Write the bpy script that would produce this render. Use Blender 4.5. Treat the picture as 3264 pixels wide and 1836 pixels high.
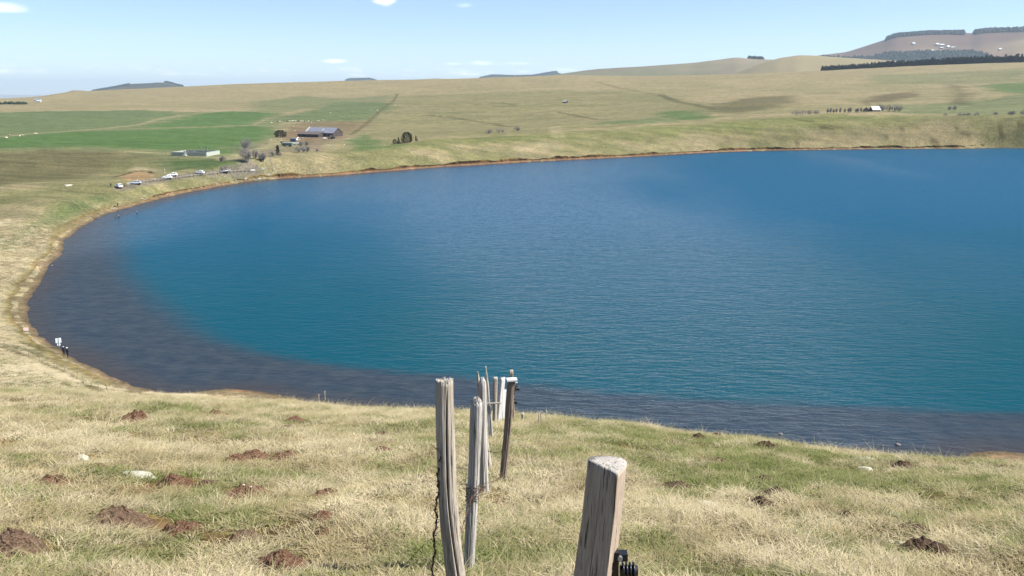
import bpy, bmesh, math, random
import numpy as np
from mathutils import Vector, Matrix, Euler

for o in list(bpy.data.objects):
    bpy.data.objects.remove(o)
scene = bpy.context.scene
COL = scene.collection

# ---------------------------------------------------------------- camera
CZ = 40.0                                   # eye height over the lake level (z = 0)
cam_data = bpy.data.cameras.new("camera")
cam_data.sensor_width = 36.0
cam_data.lens = 18.0 / math.tan(math.radians(31.0))
cam_data.clip_start = 0.05
cam_data.clip_end = 120000.0
cam = bpy.data.objects.new("camera", cam_data)
cam.location = (0.0, 0.0, CZ)
cam.rotation_euler = (math.radians(90.0 - 12.9), 0.0, 0.0)
COL.objects.link(cam)
scene.camera = cam

# ---------------------------------------------------------------- sky and sun
SUN_AZ, SUN_EL = math.radians(97.0), math.radians(49.0)
SKY_STRENGTH = 0.067
world = bpy.data.worlds.new("World")
scene.world = world
world.use_nodes = True
wn, wl = world.node_tree.nodes, world.node_tree.links
wn.clear()
w_out = wn.new("ShaderNodeOutputWorld")
w_bg = wn.new("ShaderNodeBackground")
w_bg.inputs["Strength"].default_value = SKY_STRENGTH
sky = wn.new("ShaderNodeTexSky")
sky.sky_type = 'NISHITA'
sky.sun_disc = False
sky.sun_elevation = SUN_EL
sky.sun_rotation = SUN_AZ
sky.altitude = 1200.0
sky.air_density = 0.85
sky.dust_density = 0.0
sky.ozone_density = 3.0
# small fair-weather clouds: banks low along the horizon and a few puffs higher up
tc = wn.new("ShaderNodeTexCoord")
sep = wn.new("ShaderNodeSeparateXYZ")
wl.new(tc.outputs["Generated"], sep.inputs[0])


def wmath(op, a, b=None, c=None):
    n = wn.new("ShaderNodeMath")
    n.operation = op
    for i, v in enumerate((a, b, c)):
        if v is None:
            continue
        if isinstance(v, (int, float)):
            n.inputs[i].default_value = v
        else:
            wl.new(v, n.inputs[i])
    return n.outputs[0]


def wramp(v, lo, hi):
    n = wn.new("ShaderNodeMapRange")
    n.interpolation_type = 'SMOOTHSTEP'
    n.inputs["From Min"].default_value = lo
    n.inputs["From Max"].default_value = hi
    wl.new(v, n.inputs["Value"])
    return n.outputs[0]


az = wmath('ARCTAN2', sep.outputs["X"], sep.outputs["Y"])
el = wmath('ARCSINE', sep.outputs["Z"])
comb = wn.new("ShaderNodeCombineXYZ")
wl.new(wmath('MULTIPLY', az, 24.0), comb.inputs[0])
wl.new(wmath('MULTIPLY', el, 120.0), comb.inputs[1])
cn = wn.new("ShaderNodeTexNoise")
cn.inputs["Scale"].default_value = 1.0
cn.inputs["Detail"].default_value = 6.0
cn.inputs["Roughness"].default_value = 0.62
wl.new(comb.outputs[0], cn.inputs["Vector"])
# banks: flat bases, fading upwards
bank_lo = wramp(el, 0.0175, 0.0195)
bank_hi = wramp(el, 0.030, 0.021)
bank = wmath('MULTIPLY', wmath('MULTIPLY', bank_lo, bank_hi), wramp(cn.outputs["Fac"], 0.47, 0.72))
bank = wmath('MULTIPLY', bank, 0.9)
# higher puffs: coarse cells, sparse
comb2 = wn.new("ShaderNodeCombineXYZ")
wl.new(wmath('MULTIPLY', az, 10.0), comb2.inputs[0])
wl.new(wmath('MULTIPLY', el, 22.0), comb2.inputs[1])
comb2.inputs[2].default_value = 3.7
PUFFS = [(-8.05, 5.62, 0.75, 0.30, 0.95), (-29.6, 4.62, 1.3, 0.25, 0.45), (-11.4, 1.97, 0.75, 0.15, 0.85), (-3.05, 5.45, 0.5, 0.14, 0.3), (-3.8, 1.82, 0.6, 0.11, 0.6), (-1.9, 1.88, 0.8, 0.13, 0.65), (0.3, 1.86, 0.8, 0.09, 0.4)]
cloud = bank
for a0, e0, wa, we, amt in PUFFS:
    da = wmath('DIVIDE', wmath('SUBTRACT', az, math.radians(a0)), math.radians(wa))
    de = wmath('DIVIDE', wmath('SUBTRACT', el, math.radians(e0)), math.radians(we))
    r2 = wmath('ADD', wmath('MULTIPLY', da, da), wmath('MULTIPLY', de, de))
    r2 = wmath('ADD', r2, wmath('MULTIPLY', wmath('SUBTRACT', cn.outputs["Fac"], 0.5), 4.2))
    cloud = wmath('MAXIMUM', cloud, wmath('MULTIPLY', wramp(r2, 1.5, -0.6), amt))
cmix = wn.new("ShaderNodeMix")
cmix.data_type = 'RGBA'
wl.new(cloud, cmix.inputs[0])
wl.new(sky.outputs[0], cmix.inputs[6])
cmix.inputs[7].default_value = (12.0, 12.0, 12.2, 1.0)
wl.new(cmix.outputs[2], w_bg.inputs["Color"])
wl.new(w_bg.outputs[0], w_out.inputs[0])

sun_data = bpy.data.lights.new("sun", 'SUN')
sun_data.energy = 4.0
sun_data.angle = math.radians(0.5)
sun_data.color = (1.0, 0.965, 0.905)
sun = bpy.data.objects.new("sun", sun_data)
sun_dir = Vector((math.sin(SUN_AZ) * math.cos(SUN_EL), math.cos(SUN_AZ) * math.cos(SUN_EL), math.sin(SUN_EL)))
sun.rotation_euler = sun_dir.to_track_quat('Z', 'Y').to_euler()
sun.location = (60, -10, 120)
COL.objects.link(sun)

scene.view_settings.view_transform = 'Standard'
scene.view_settings.look = 'None'
scene.view_settings.exposure = 1.3
scene.view_settings.gamma = 1.0
scene.view_settings.use_curve_mapping = False
scene.render.engine = 'CYCLES'
scene.cycles.max_bounces = 4
scene.cycles.diffuse_bounces = 1
scene.cycles.glossy_bounces = 1
scene.cycles.transmission_bounces = 3
scene.cycles.volume_bounces = 0
scene.cycles.caustics_reflective = False
scene.cycles.caustics_refractive = False
scene.cycles.use_denoising = True

random.seed(7)
RNG = np.random.default_rng(11)


# measured plan of the place, metres: x right, y ahead of the viewpoint, z above the lake
SHORE = [(379.0, 638.0), (324.9, 633.4), (264.6, 628.8), (218.0, 619.9), (184.0, 611.3), (149.8, 598.7), (121.7, 582.8), (97.0, 564.0), (74.2, 549.8), (52.6, 536.3), (27.0, 520.3), (2.8, 505.2), (-19.9, 488.2), (-41.2, 472.3), (-60.5, 452.6), (-75.0, 438.8), (-86.6, 425.8), (-100.1, 415.6), (-111.5, 407.8), (-120.1, 398.3), (-127.4, 375.7), (-132.9, 352.6), (-136.2, 328.3), (-136.8, 308.1), (-137.7, 297.3), (-136.8, 283.4), (-133.6, 267.3), (-130.2, 252.8), (-124.1, 233.8), (-114.9, 212.9), (-110.1, 198.6), (-102.1, 180.2), (-97.2, 167.3), (-91.7, 156.0), (-84.2, 144.7), (-78.6, 137.2), (-72.5, 130.9), (-66.4, 125.0), (-62.0, 121.0), (-57.0, 116.4), (-51.9, 112.5), (-47.1, 110.1), (-43.9, 110.3), (-41.5, 111.2), (-38.7, 111.9), (-36.1, 111.6), (-32.4, 109.8), (-28.0, 107.4), (-23.8, 105.3), (-20.0, 104.1), (-14.6, 102.5), (-6.9, 100.0), (5.4, 96.9), (19.1, 92.6), (27.6, 89.8), (35.6, 87.2), (44.3, 87.0), (49.7, 88.2), (52.0, 90.2), (54.9, 90.5), (58.4, 90.2), (61.0, 89.3), (75.0, 84.0), (150.0, 95.0), (260.0, 150.0), (370.0, 270.0), (430.0, 420.0), (420.0, 540.0)]
CTRL = [(-36.95, 134.0, 4.7), (-36.83, 144.0, 4.36), (-36.58, 168.0, 4.06), (-36.34, 198.0, 3.82), (-36.11, 236.0, 4.17), (-35.88, 295.0, 4.23), (-35.62, 385.0, 6.39), (-35.43, 520.0, 8.2), (-35.26, 800.0, 8.84), (-35.11, 1350.0, 14.68), (-32.29, 112.0, 7.33), (-32.21, 126.0, 4.86), (-32.09, 137.0, 4.11), (-31.86, 160.0, 3.8), (-31.64, 188.0, 3.7), (-31.42, 225.0, 3.92), (-31.21, 280.0, 4.16), (-31.1, 315.0, 4.73), (-30.97, 360.0, 6.85), (-30.78, 520.0, 6.47), (-30.63, 800.0, 7.16), (-30.48, 1350.0, 14.89), (-30.43, 1900.0, 19.28), (-29.16, 112.0, 6.51), (-29.05, 125.0, 5.1), (-25.91, 108.0, 5.48), (-30.22, 220.0, 4.28), (-30.06, 262.0, 3.91), (-28.78, 272.0, 4.32), (-28.68, 308.0, 4.66), (-26.99, 312.0, 4.3), (-26.91, 350.0, 4.74), (-24.72, 356.0, 4.82), (-23.78, 364.0, 4.85), (-21.98, 385.0, 4.98), (-20.05, 402.0, 5.05), (-18.58, 408.0, 4.92), (-16.74, 410.0, 4.75), (-28.31, 400.0, 4.48), (-24.67, 405.0, 4.41), (-21.48, 432.0, 4.28), (-18.63, 465.0, 4.71), (-16.69, 480.0, 4.65), (-26.72, 520.0, 4.72), (-21.4, 530.0, 5.0), (-19.5, 515.0, 4.68), (-17.63, 545.0, 4.35), (-24.44, 750.0, 5.88), (-17.56, 720.0, 5.7), (-15.14, 760.0, 2.68), (-12.14, 810.0, 1.51), (-10.11, 860.0, 1.15), (-24.3, 1300.0, 13.37), (-16.5, 1250.0, 11.99), (-11.04, 1500.0, 24.01), (-7.97, 1900.0, 41.29), (-35.01, 2300.0, 26.24), (-30.4, 2300.0, 26.39), (-27.16, 2700.0, 37.39), (-24.18, 2700.0, 46.06), (-17.34, 2600.0, 62.56), (-9.98, 2500.0, 71.07), (-2.28, 2400.0, 76.6), (3.68, 2300.0, 84.11), (8.04, 2300.0, 79.77), (14.27, 2300.0, 84.8), (19.36, 2400.0, 93.46), (22.4, 2450.0, 100.42), (26.66, 2500.0, 108.39), (30.17, 2550.0, 112.3), (35.16, 2600.0, 118.06), (-16.22, 425.0, 7.13), (-14.96, 444.0, 9.38), (-10.92, 470.0, 9.38), (-7.56, 520.0, 10.03), (-6.25, 560.0, 9.41), (-1.0, 590.0, 11.59), (4.25, 620.0, 13.59), (9.17, 660.0, 15.69), (13.2, 700.0, 17.95), (16.85, 740.0, 20.91), (20.36, 770.0, 23.77), (24.83, 780.0, 22.5), (28.0, 765.0, 21.18), (30.52, 770.0, 21.22), (35.56, 770.0, 22.27), (-9.08, 880.0, 1.7), (-4.93, 950.0, 2.56), (0.32, 930.0, 5.73), (2.94, 1010.0, 9.18), (9.15, 960.0, 13.17), (12.94, 920.0, 15.02), (18.03, 940.0, 18.71), (22.51, 1000.0, 20.48), (25.89, 1000.0, 19.38), (30.5, 960.0, 19.55), (35.54, 960.0, 20.69), (-4.9, 1250.0, 19.8), (3.44, 1300.0, 25.9), (9.11, 1350.0, 30.27), (15.58, 1250.0, 31.21), (22.54, 1350.0, 36.43), (30.32, 1500.0, 47.77), (35.34, 1500.0, 50.04), (-2.29, 1800.0, 46.81), (5.5, 1750.0, 54.3), (13.08, 1700.0, 53.59), (20.21, 1750.0, 60.72), (26.73, 1850.0, 69.58), (35.24, 1850.0, 75.67), (-10.91, 540.0, 3.5), (-4.94, 680.0, 5.0), (2.94, 760.0, 10.0), (9.16, 780.0, 14.0), (18.04, 850.0, 17.0), (24.83, 880.0, 17.0), (30.52, 860.0, 15.0), (35.56, 860.0, 15.0), (-35.03, 2024.0, 24.58), (-35.01, 2622.0, -1.36), (-35.01, 3910.0, 5.0), (-33.31, 2300.0, 26.29), (-33.33, 2024.0, 24.55), (-33.31, 2622.0, -1.31), (-33.31, 3910.0, 5.0), (-31.55, 2300.0, 26.35), (-31.56, 2024.0, 24.54), (-31.55, 2622.0, -1.25), (-31.55, 3910.0, 5.0), (-29.71, 2387.5, 28.4), (-29.72, 2101.0, 26.14), (-29.71, 2721.7, -0.25), (-29.71, 4058.8, 5.0), (-27.78, 2625.0, 34.97), (-27.79, 2310.0, 31.49), (-27.78, 2992.5, 3.47), (-27.78, 4462.5, 5.0), (-25.8, 2700.0, 41.36), (-25.81, 2376.0, 36.93), (-25.8, 3078.0, 8.96), (-25.8, 4590.0, 5.0), (-23.75, 2370.1, 41.97), (-23.74, 3070.4, 14.84), (-23.74, 4578.7, 5.0), (-21.63, 2661.7, 52.38), (-21.64, 2342.3, 46.56), (-21.63, 3034.3, 20.44), (-21.63, 4524.8, 5.0), (-19.45, 2630.0, 57.62), (-19.46, 2314.4, 51.16), (-19.45, 2998.2, 26.06), (-19.45, 4471.0, 5.0), (-17.23, 2286.5, 55.64), (-17.22, 2962.1, 31.53), (-17.22, 4417.2, 5.0), (-14.94, 2566.7, 65.46), (-14.94, 2258.7, 58.07), (-14.94, 2926.0, 34.66), (-14.94, 4363.3, 5.0), (-12.6, 2535.0, 68.17), (-12.61, 2230.8, 60.46), (-12.6, 2889.9, 37.75), (-12.6, 4309.5, 5.0), (-10.23, 2202.9, 62.8), (-10.23, 2853.8, 40.76), (-10.23, 4255.7, 5.0), (-7.82, 2471.7, 72.73), (-7.82, 2175.1, 64.53), (-7.82, 2817.7, 43.07), (-7.82, 4201.8, 5.0), (-5.39, 2440.0, 74.51), (-5.39, 2147.2, 66.13), (-5.39, 2781.6, 45.23), (-5.39, 4148.0, 5.0), (-2.93, 2119.3, 67.64), (-2.93, 2745.5, 47.28), (-2.93, 4094.2, 5.0), (-0.47, 2369.6, 79.02), (-0.47, 2085.2, 70.21), (-0.47, 2701.3, 50.58), (-0.47, 4028.3, 5.0), (2.0, 2328.3, 82.12), (2.0, 2048.9, 73.01), (2.0, 2654.2, 54.18), (2.0, 3958.0, 5.0), (4.45, 2300.0, 83.36), (4.45, 2024.0, 74.17), (4.45, 2622.0, 55.76), (4.45, 3910.0, 5.0), (6.89, 2300.0, 80.93), (6.9, 2024.0, 72.04), (6.89, 2622.0, 53.33), (6.89, 3910.0, 5.0), (9.31, 2300.0, 80.83), (9.31, 2024.0, 71.98), (9.31, 2622.0, 53.23), (9.31, 3910.0, 5.0), (11.69, 2300.0, 82.77), (11.7, 2024.0, 73.72), (11.69, 2622.0, 55.17), (11.69, 3910.0, 5.0), (14.03, 2024.0, 75.37), (14.03, 2622.0, 57.01), (14.03, 3910.0, 5.0), (16.32, 2339.5, 88.24), (16.33, 2058.8, 78.55), (16.32, 2667.1, 60.17), (16.32, 3977.2, 5.0), (18.55, 2383.7, 92.06), (18.56, 2097.7, 81.89), (18.55, 2717.4, 63.46), (18.55, 4052.3, 5.0), (20.73, 2422.2, 96.57), (20.74, 2131.6, 85.85), (20.73, 2761.3, 67.51), (20.73, 4117.8, 5.0), (22.85, 2160.4, 89.97), (22.84, 2798.7, 71.79), (22.84, 4173.5, 5.0), (24.89, 2478.8, 105.08), (24.9, 2181.3, 93.37), (24.89, 2825.8, 75.33), (24.89, 4213.9, 5.0), (26.88, 2202.5, 96.52), (26.87, 2853.2, 78.59), (26.87, 4254.8, 5.0), (28.78, 2529.8, 110.77), (28.79, 2226.2, 98.43), (28.78, 2884.0, 80.41), (28.78, 4300.7, 5.0), (30.64, 2247.9, 100.3), (30.63, 2912.0, 82.19), (30.63, 4342.4, 5.0), (32.41, 2571.7, 114.91), (32.42, 2263.1, 102.16), (32.41, 2931.8, 84.05), (32.41, 4371.9, 5.0), (34.11, 2589.1, 116.88), (34.13, 2278.4, 103.94), (34.11, 2951.5, 85.81), (34.11, 4401.4, 5.0), (-15.71, 432.6, 7.98), (-15.71, 458.6, 4.46), (-15.71, 484.5, 0.54), (-14.58, 473.2, 5.93), (-14.58, 500.0, 2.09), (-13.46, 453.8, 9.33), (-13.46, 481.0, 5.89), (-13.46, 508.2, 2.05), (-12.32, 461.1, 9.33), (-12.32, 488.7, 5.89), (-12.32, 516.4, 2.05), (-11.18, 496.5, 5.93), (-11.18, 524.6, 2.09), (-10.02, 483.5, 9.47), (-10.02, 512.5, 6.03), (-10.02, 541.5, 2.2), (-8.86, 500.8, 9.67), (-8.86, 530.8, 6.25), (-8.86, 560.9, 2.43), (-7.69, 549.2, 6.59), (-7.69, 580.2, 2.79), (-6.52, 585.1, 6.08), (-6.52, 618.2, 2.25), (-5.99, 595.2, 6.07), (-5.99, 628.9, 2.24), (-3.63, 575.0, 10.42), (-3.63, 609.5, 7.04), (-3.63, 644.0, 3.27), (-1.26, 623.8, 8.16), (-1.26, 659.1, 4.45), (1.11, 602.0, 12.33), (1.11, 638.1, 9.07), (1.11, 674.2, 5.41), (3.47, 615.5, 13.25), (3.47, 652.4, 10.05), (3.47, 689.4, 6.44), (5.82, 632.6, 14.19), (5.82, 670.6, 11.04), (5.82, 708.5, 7.49), (8.15, 651.6, 15.2), (8.15, 690.7, 12.12), (8.15, 729.8, 8.63), (10.44, 672.5, 16.35), (10.44, 712.9, 13.33), (10.44, 753.2, 9.91), (12.7, 695.0, 17.65), (12.7, 736.7, 14.71), (12.7, 778.4, 11.36), (14.92, 718.7, 19.28), (14.92, 761.8, 16.44), (14.92, 804.9, 13.2), (17.09, 786.5, 18.36), (17.09, 831.0, 15.22), (19.21, 760.0, 22.8), (19.21, 805.6, 20.16), (19.21, 851.2, 17.13), (21.28, 772.0, 23.51), (21.28, 818.3, 20.92), (21.28, 864.6, 17.93), (23.3, 776.5, 22.93), (23.3, 823.1, 20.31), (23.3, 869.7, 17.28), (25.27, 778.0, 22.32), (25.27, 824.7, 19.65), (25.27, 871.4, 16.59), (27.17, 769.0, 21.52), (27.17, 815.1, 18.81), (27.17, 861.3, 15.7), (29.02, 767.0, 21.2), (29.02, 813.0, 18.47), (29.02, 859.0, 15.34), (30.79, 816.2, 18.55), (30.79, 862.4, 15.43), (32.5, 770.0, 21.62), (32.5, 816.2, 18.91), (32.5, 862.4, 15.81), (34.15, 770.0, 21.96), (34.15, 816.2, 19.28), (34.15, 862.4, 16.2), (-42.0, 7000.0, 0.0), (-42.0, 14000.0, -40.0), (-42.0, 30000.0, -170.0), (-30.0, 7000.0, 0.0), (-30.0, 14000.0, -40.0), (-30.0, 30000.0, -170.0), (-15.0, 7000.0, 0.0), (-15.0, 14000.0, -40.0), (-15.0, 30000.0, -170.0), (0.0, 7000.0, 0.0), (0.0, 14000.0, -40.0), (0.0, 30000.0, -170.0), (15.0, 7000.0, 0.0), (15.0, 14000.0, -40.0), (15.0, 30000.0, -170.0), (30.0, 7000.0, 0.0), (30.0, 14000.0, -40.0), (30.0, 30000.0, -170.0), (42.0, 7000.0, 0.0), (42.0, 14000.0, -40.0), (42.0, 30000.0, -170.0), (-37.11, 1.5, 38.12), (-37.11, 3.0, 37.82), (-37.11, 5.0, 37.42), (-37.11, 8.0, 36.8), (-37.11, 12.0, 35.94), (-37.11, 24.8, 32.85), (-37.11, 33.0, 30.61), (-37.11, 41.2, 28.16), (-37.11, 57.6, 20.93), (-37.11, 74.0, 13.7), (-32.38, 1.5, 38.09), (-32.38, 3.0, 37.77), (-32.38, 5.0, 37.34), (-32.38, 8.0, 36.66), (-32.38, 12.0, 35.72), (-32.38, 24.0, 32.59), (-32.38, 32.0, 30.25), (-32.38, 40.0, 27.72), (-32.38, 56.8, 20.64), (-32.38, 73.6, 13.57), (-27.09, 1.5, 38.06), (-27.09, 3.0, 37.72), (-27.09, 5.0, 37.25), (-27.09, 8.0, 36.51), (-27.09, 12.0, 35.49), (-27.09, 23.2, 32.33), (-27.09, 31.0, 29.9), (-27.09, 38.8, 27.28), (-27.09, 56.0, 20.36), (-27.09, 73.2, 13.43), (-21.25, 1.5, 38.03), (-21.25, 3.0, 37.66), (-21.25, 5.0, 37.15), (-21.25, 8.0, 36.36), (-21.25, 12.0, 35.25), (-21.25, 22.5, 32.08), (-21.25, 30.0, 29.57), (-21.25, 37.5, 26.86), (-21.25, 55.2, 20.08), (-21.25, 72.8, 13.31), (-13.57, 1.5, 38.01), (-13.57, 3.0, 37.62), (-13.57, 5.0, 37.07), (-13.57, 8.0, 36.22), (-13.57, 12.0, 35.03), (-13.57, 20.2, 32.35), (-13.57, 27.0, 29.93), (-13.57, 33.8, 27.32), (-13.57, 52.7, 19.33), (-13.57, 71.7, 11.34), (-8.12, 1.5, 38.02), (-8.12, 3.0, 37.62), (-8.12, 5.0, 37.08), (-8.12, 8.0, 36.21), (-8.12, 12.0, 34.99), (-8.12, 18.0, 32.98), (-8.12, 24.0, 30.77), (-8.12, 30.0, 28.37), (-8.12, 50.3, 16.81), (-8.12, 70.6, 8.46), (-3.63, 1.5, 38.03), (-3.63, 3.0, 37.64), (-3.63, 5.0, 37.1), (-3.63, 8.0, 36.24), (-3.63, 12.0, 34.99), (-3.63, 16.5, 33.47), (-3.63, 22.0, 31.43), (-3.63, 27.5, 29.19), (-3.63, 48.7, 17.35), (-3.63, 69.8, 8.71), (3.18, 1.5, 38.02), (3.18, 3.0, 37.63), (3.18, 5.0, 37.07), (3.18, 8.0, 36.19), (3.18, 12.0, 34.91), (3.18, 15.8, 33.61), (3.18, 21.0, 31.62), (3.18, 26.2, 29.42), (3.18, 47.9, 17.5), (3.18, 69.5, 8.78), (11.6, 1.5, 38.02), (11.6, 3.0, 37.62), (11.6, 5.0, 37.05), (11.6, 8.0, 36.15), (11.6, 12.0, 34.83), (11.6, 15.0, 33.76), (11.6, 20.0, 31.81), (11.6, 25.0, 29.67), (11.6, 47.0, 17.66), (11.6, 69.1, 8.85), (19.6, 1.5, 38.04), (19.6, 3.0, 37.66), (19.6, 5.0, 37.11), (19.6, 8.0, 36.22), (19.6, 12.0, 34.89), (19.6, 13.5, 34.35), (19.6, 18.0, 32.61), (19.6, 22.5, 30.66), (19.6, 45.4, 18.3), (19.6, 68.3, 9.15), (24.6, 1.5, 38.05), (24.6, 3.0, 37.68), (24.6, 5.0, 37.14), (24.6, 8.0, 36.25), (24.6, 12.0, 34.92), (24.6, 12.8, 34.65), (24.6, 17.0, 32.99), (24.6, 21.2, 31.14), (24.6, 44.6, 18.62), (24.6, 68.0, 9.29), (29.21, 1.5, 38.07), (29.21, 3.0, 37.72), (29.21, 5.0, 37.21), (29.21, 8.0, 36.35), (29.21, 12.0, 35.04), (29.21, 12.4, 34.91), (29.21, 16.5, 33.35), (29.21, 20.6, 31.58), (29.21, 44.2, 18.9), (29.21, 67.8, 9.43), (32.96, 1.5, 38.09), (32.96, 3.0, 37.75), (32.96, 5.0, 37.26), (32.96, 8.0, 36.43), (32.96, 12.0, 35.17), (32.96, 12.4, 35.04), (32.96, 16.5, 33.52), (32.96, 20.6, 31.8), (32.96, 44.2, 19.05), (32.96, 67.8, 9.49), (38.22, 1.5, 38.12), (38.22, 3.0, 37.81), (38.22, 5.0, 37.36), (38.22, 8.0, 36.59), (38.22, 12.0, 35.4), (38.22, 12.4, 35.28), (38.22, 16.5, 33.84), (38.22, 20.6, 32.2), (38.22, 44.2, 19.31), (38.22, 67.8, 9.61), (30.71, 742.1, 0.6), (22.82, 682.2, 0.6), (16.75, 638.4, 0.6), (11.79, 595.4, 0.6), (7.69, 554.8, 0.6), (2.97, 521.0, 0.6), (-2.33, 488.6, 0.6), (-7.61, 456.6, 0.6), (-11.5, 434.6, 0.6), (-15.29, 422.7, 0.6), (-18.73, 396.8, 0.6), (-22.54, 355.4, 0.6), (-24.85, 327.7, 0.6), (-26.56, 298.8, 0.6), (-27.95, 264.7, 0.6), (-29.02, 227.1, 0.6), (-30.17, 193.5, 0.6), (-30.21, 167.5, 0.6), (-28.97, 149.6, 0.6), (-27.14, 135.9, 0.6), (-24.76, 123.9, 0.6), (-21.7, 118.7, 0.6), (-19.08, 118.4, 0.6), (-16.42, 114.5, 0.6), (-12.76, 108.0, 0.6), (-8.12, 103.5, 0.6), (3.19, 97.1, 0.6), (17.05, 94.0, 0.6), (26.96, 97.6, 0.6), (29.99, 104.1, 0.6), (32.91, 107.4, 0.6)]
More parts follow.
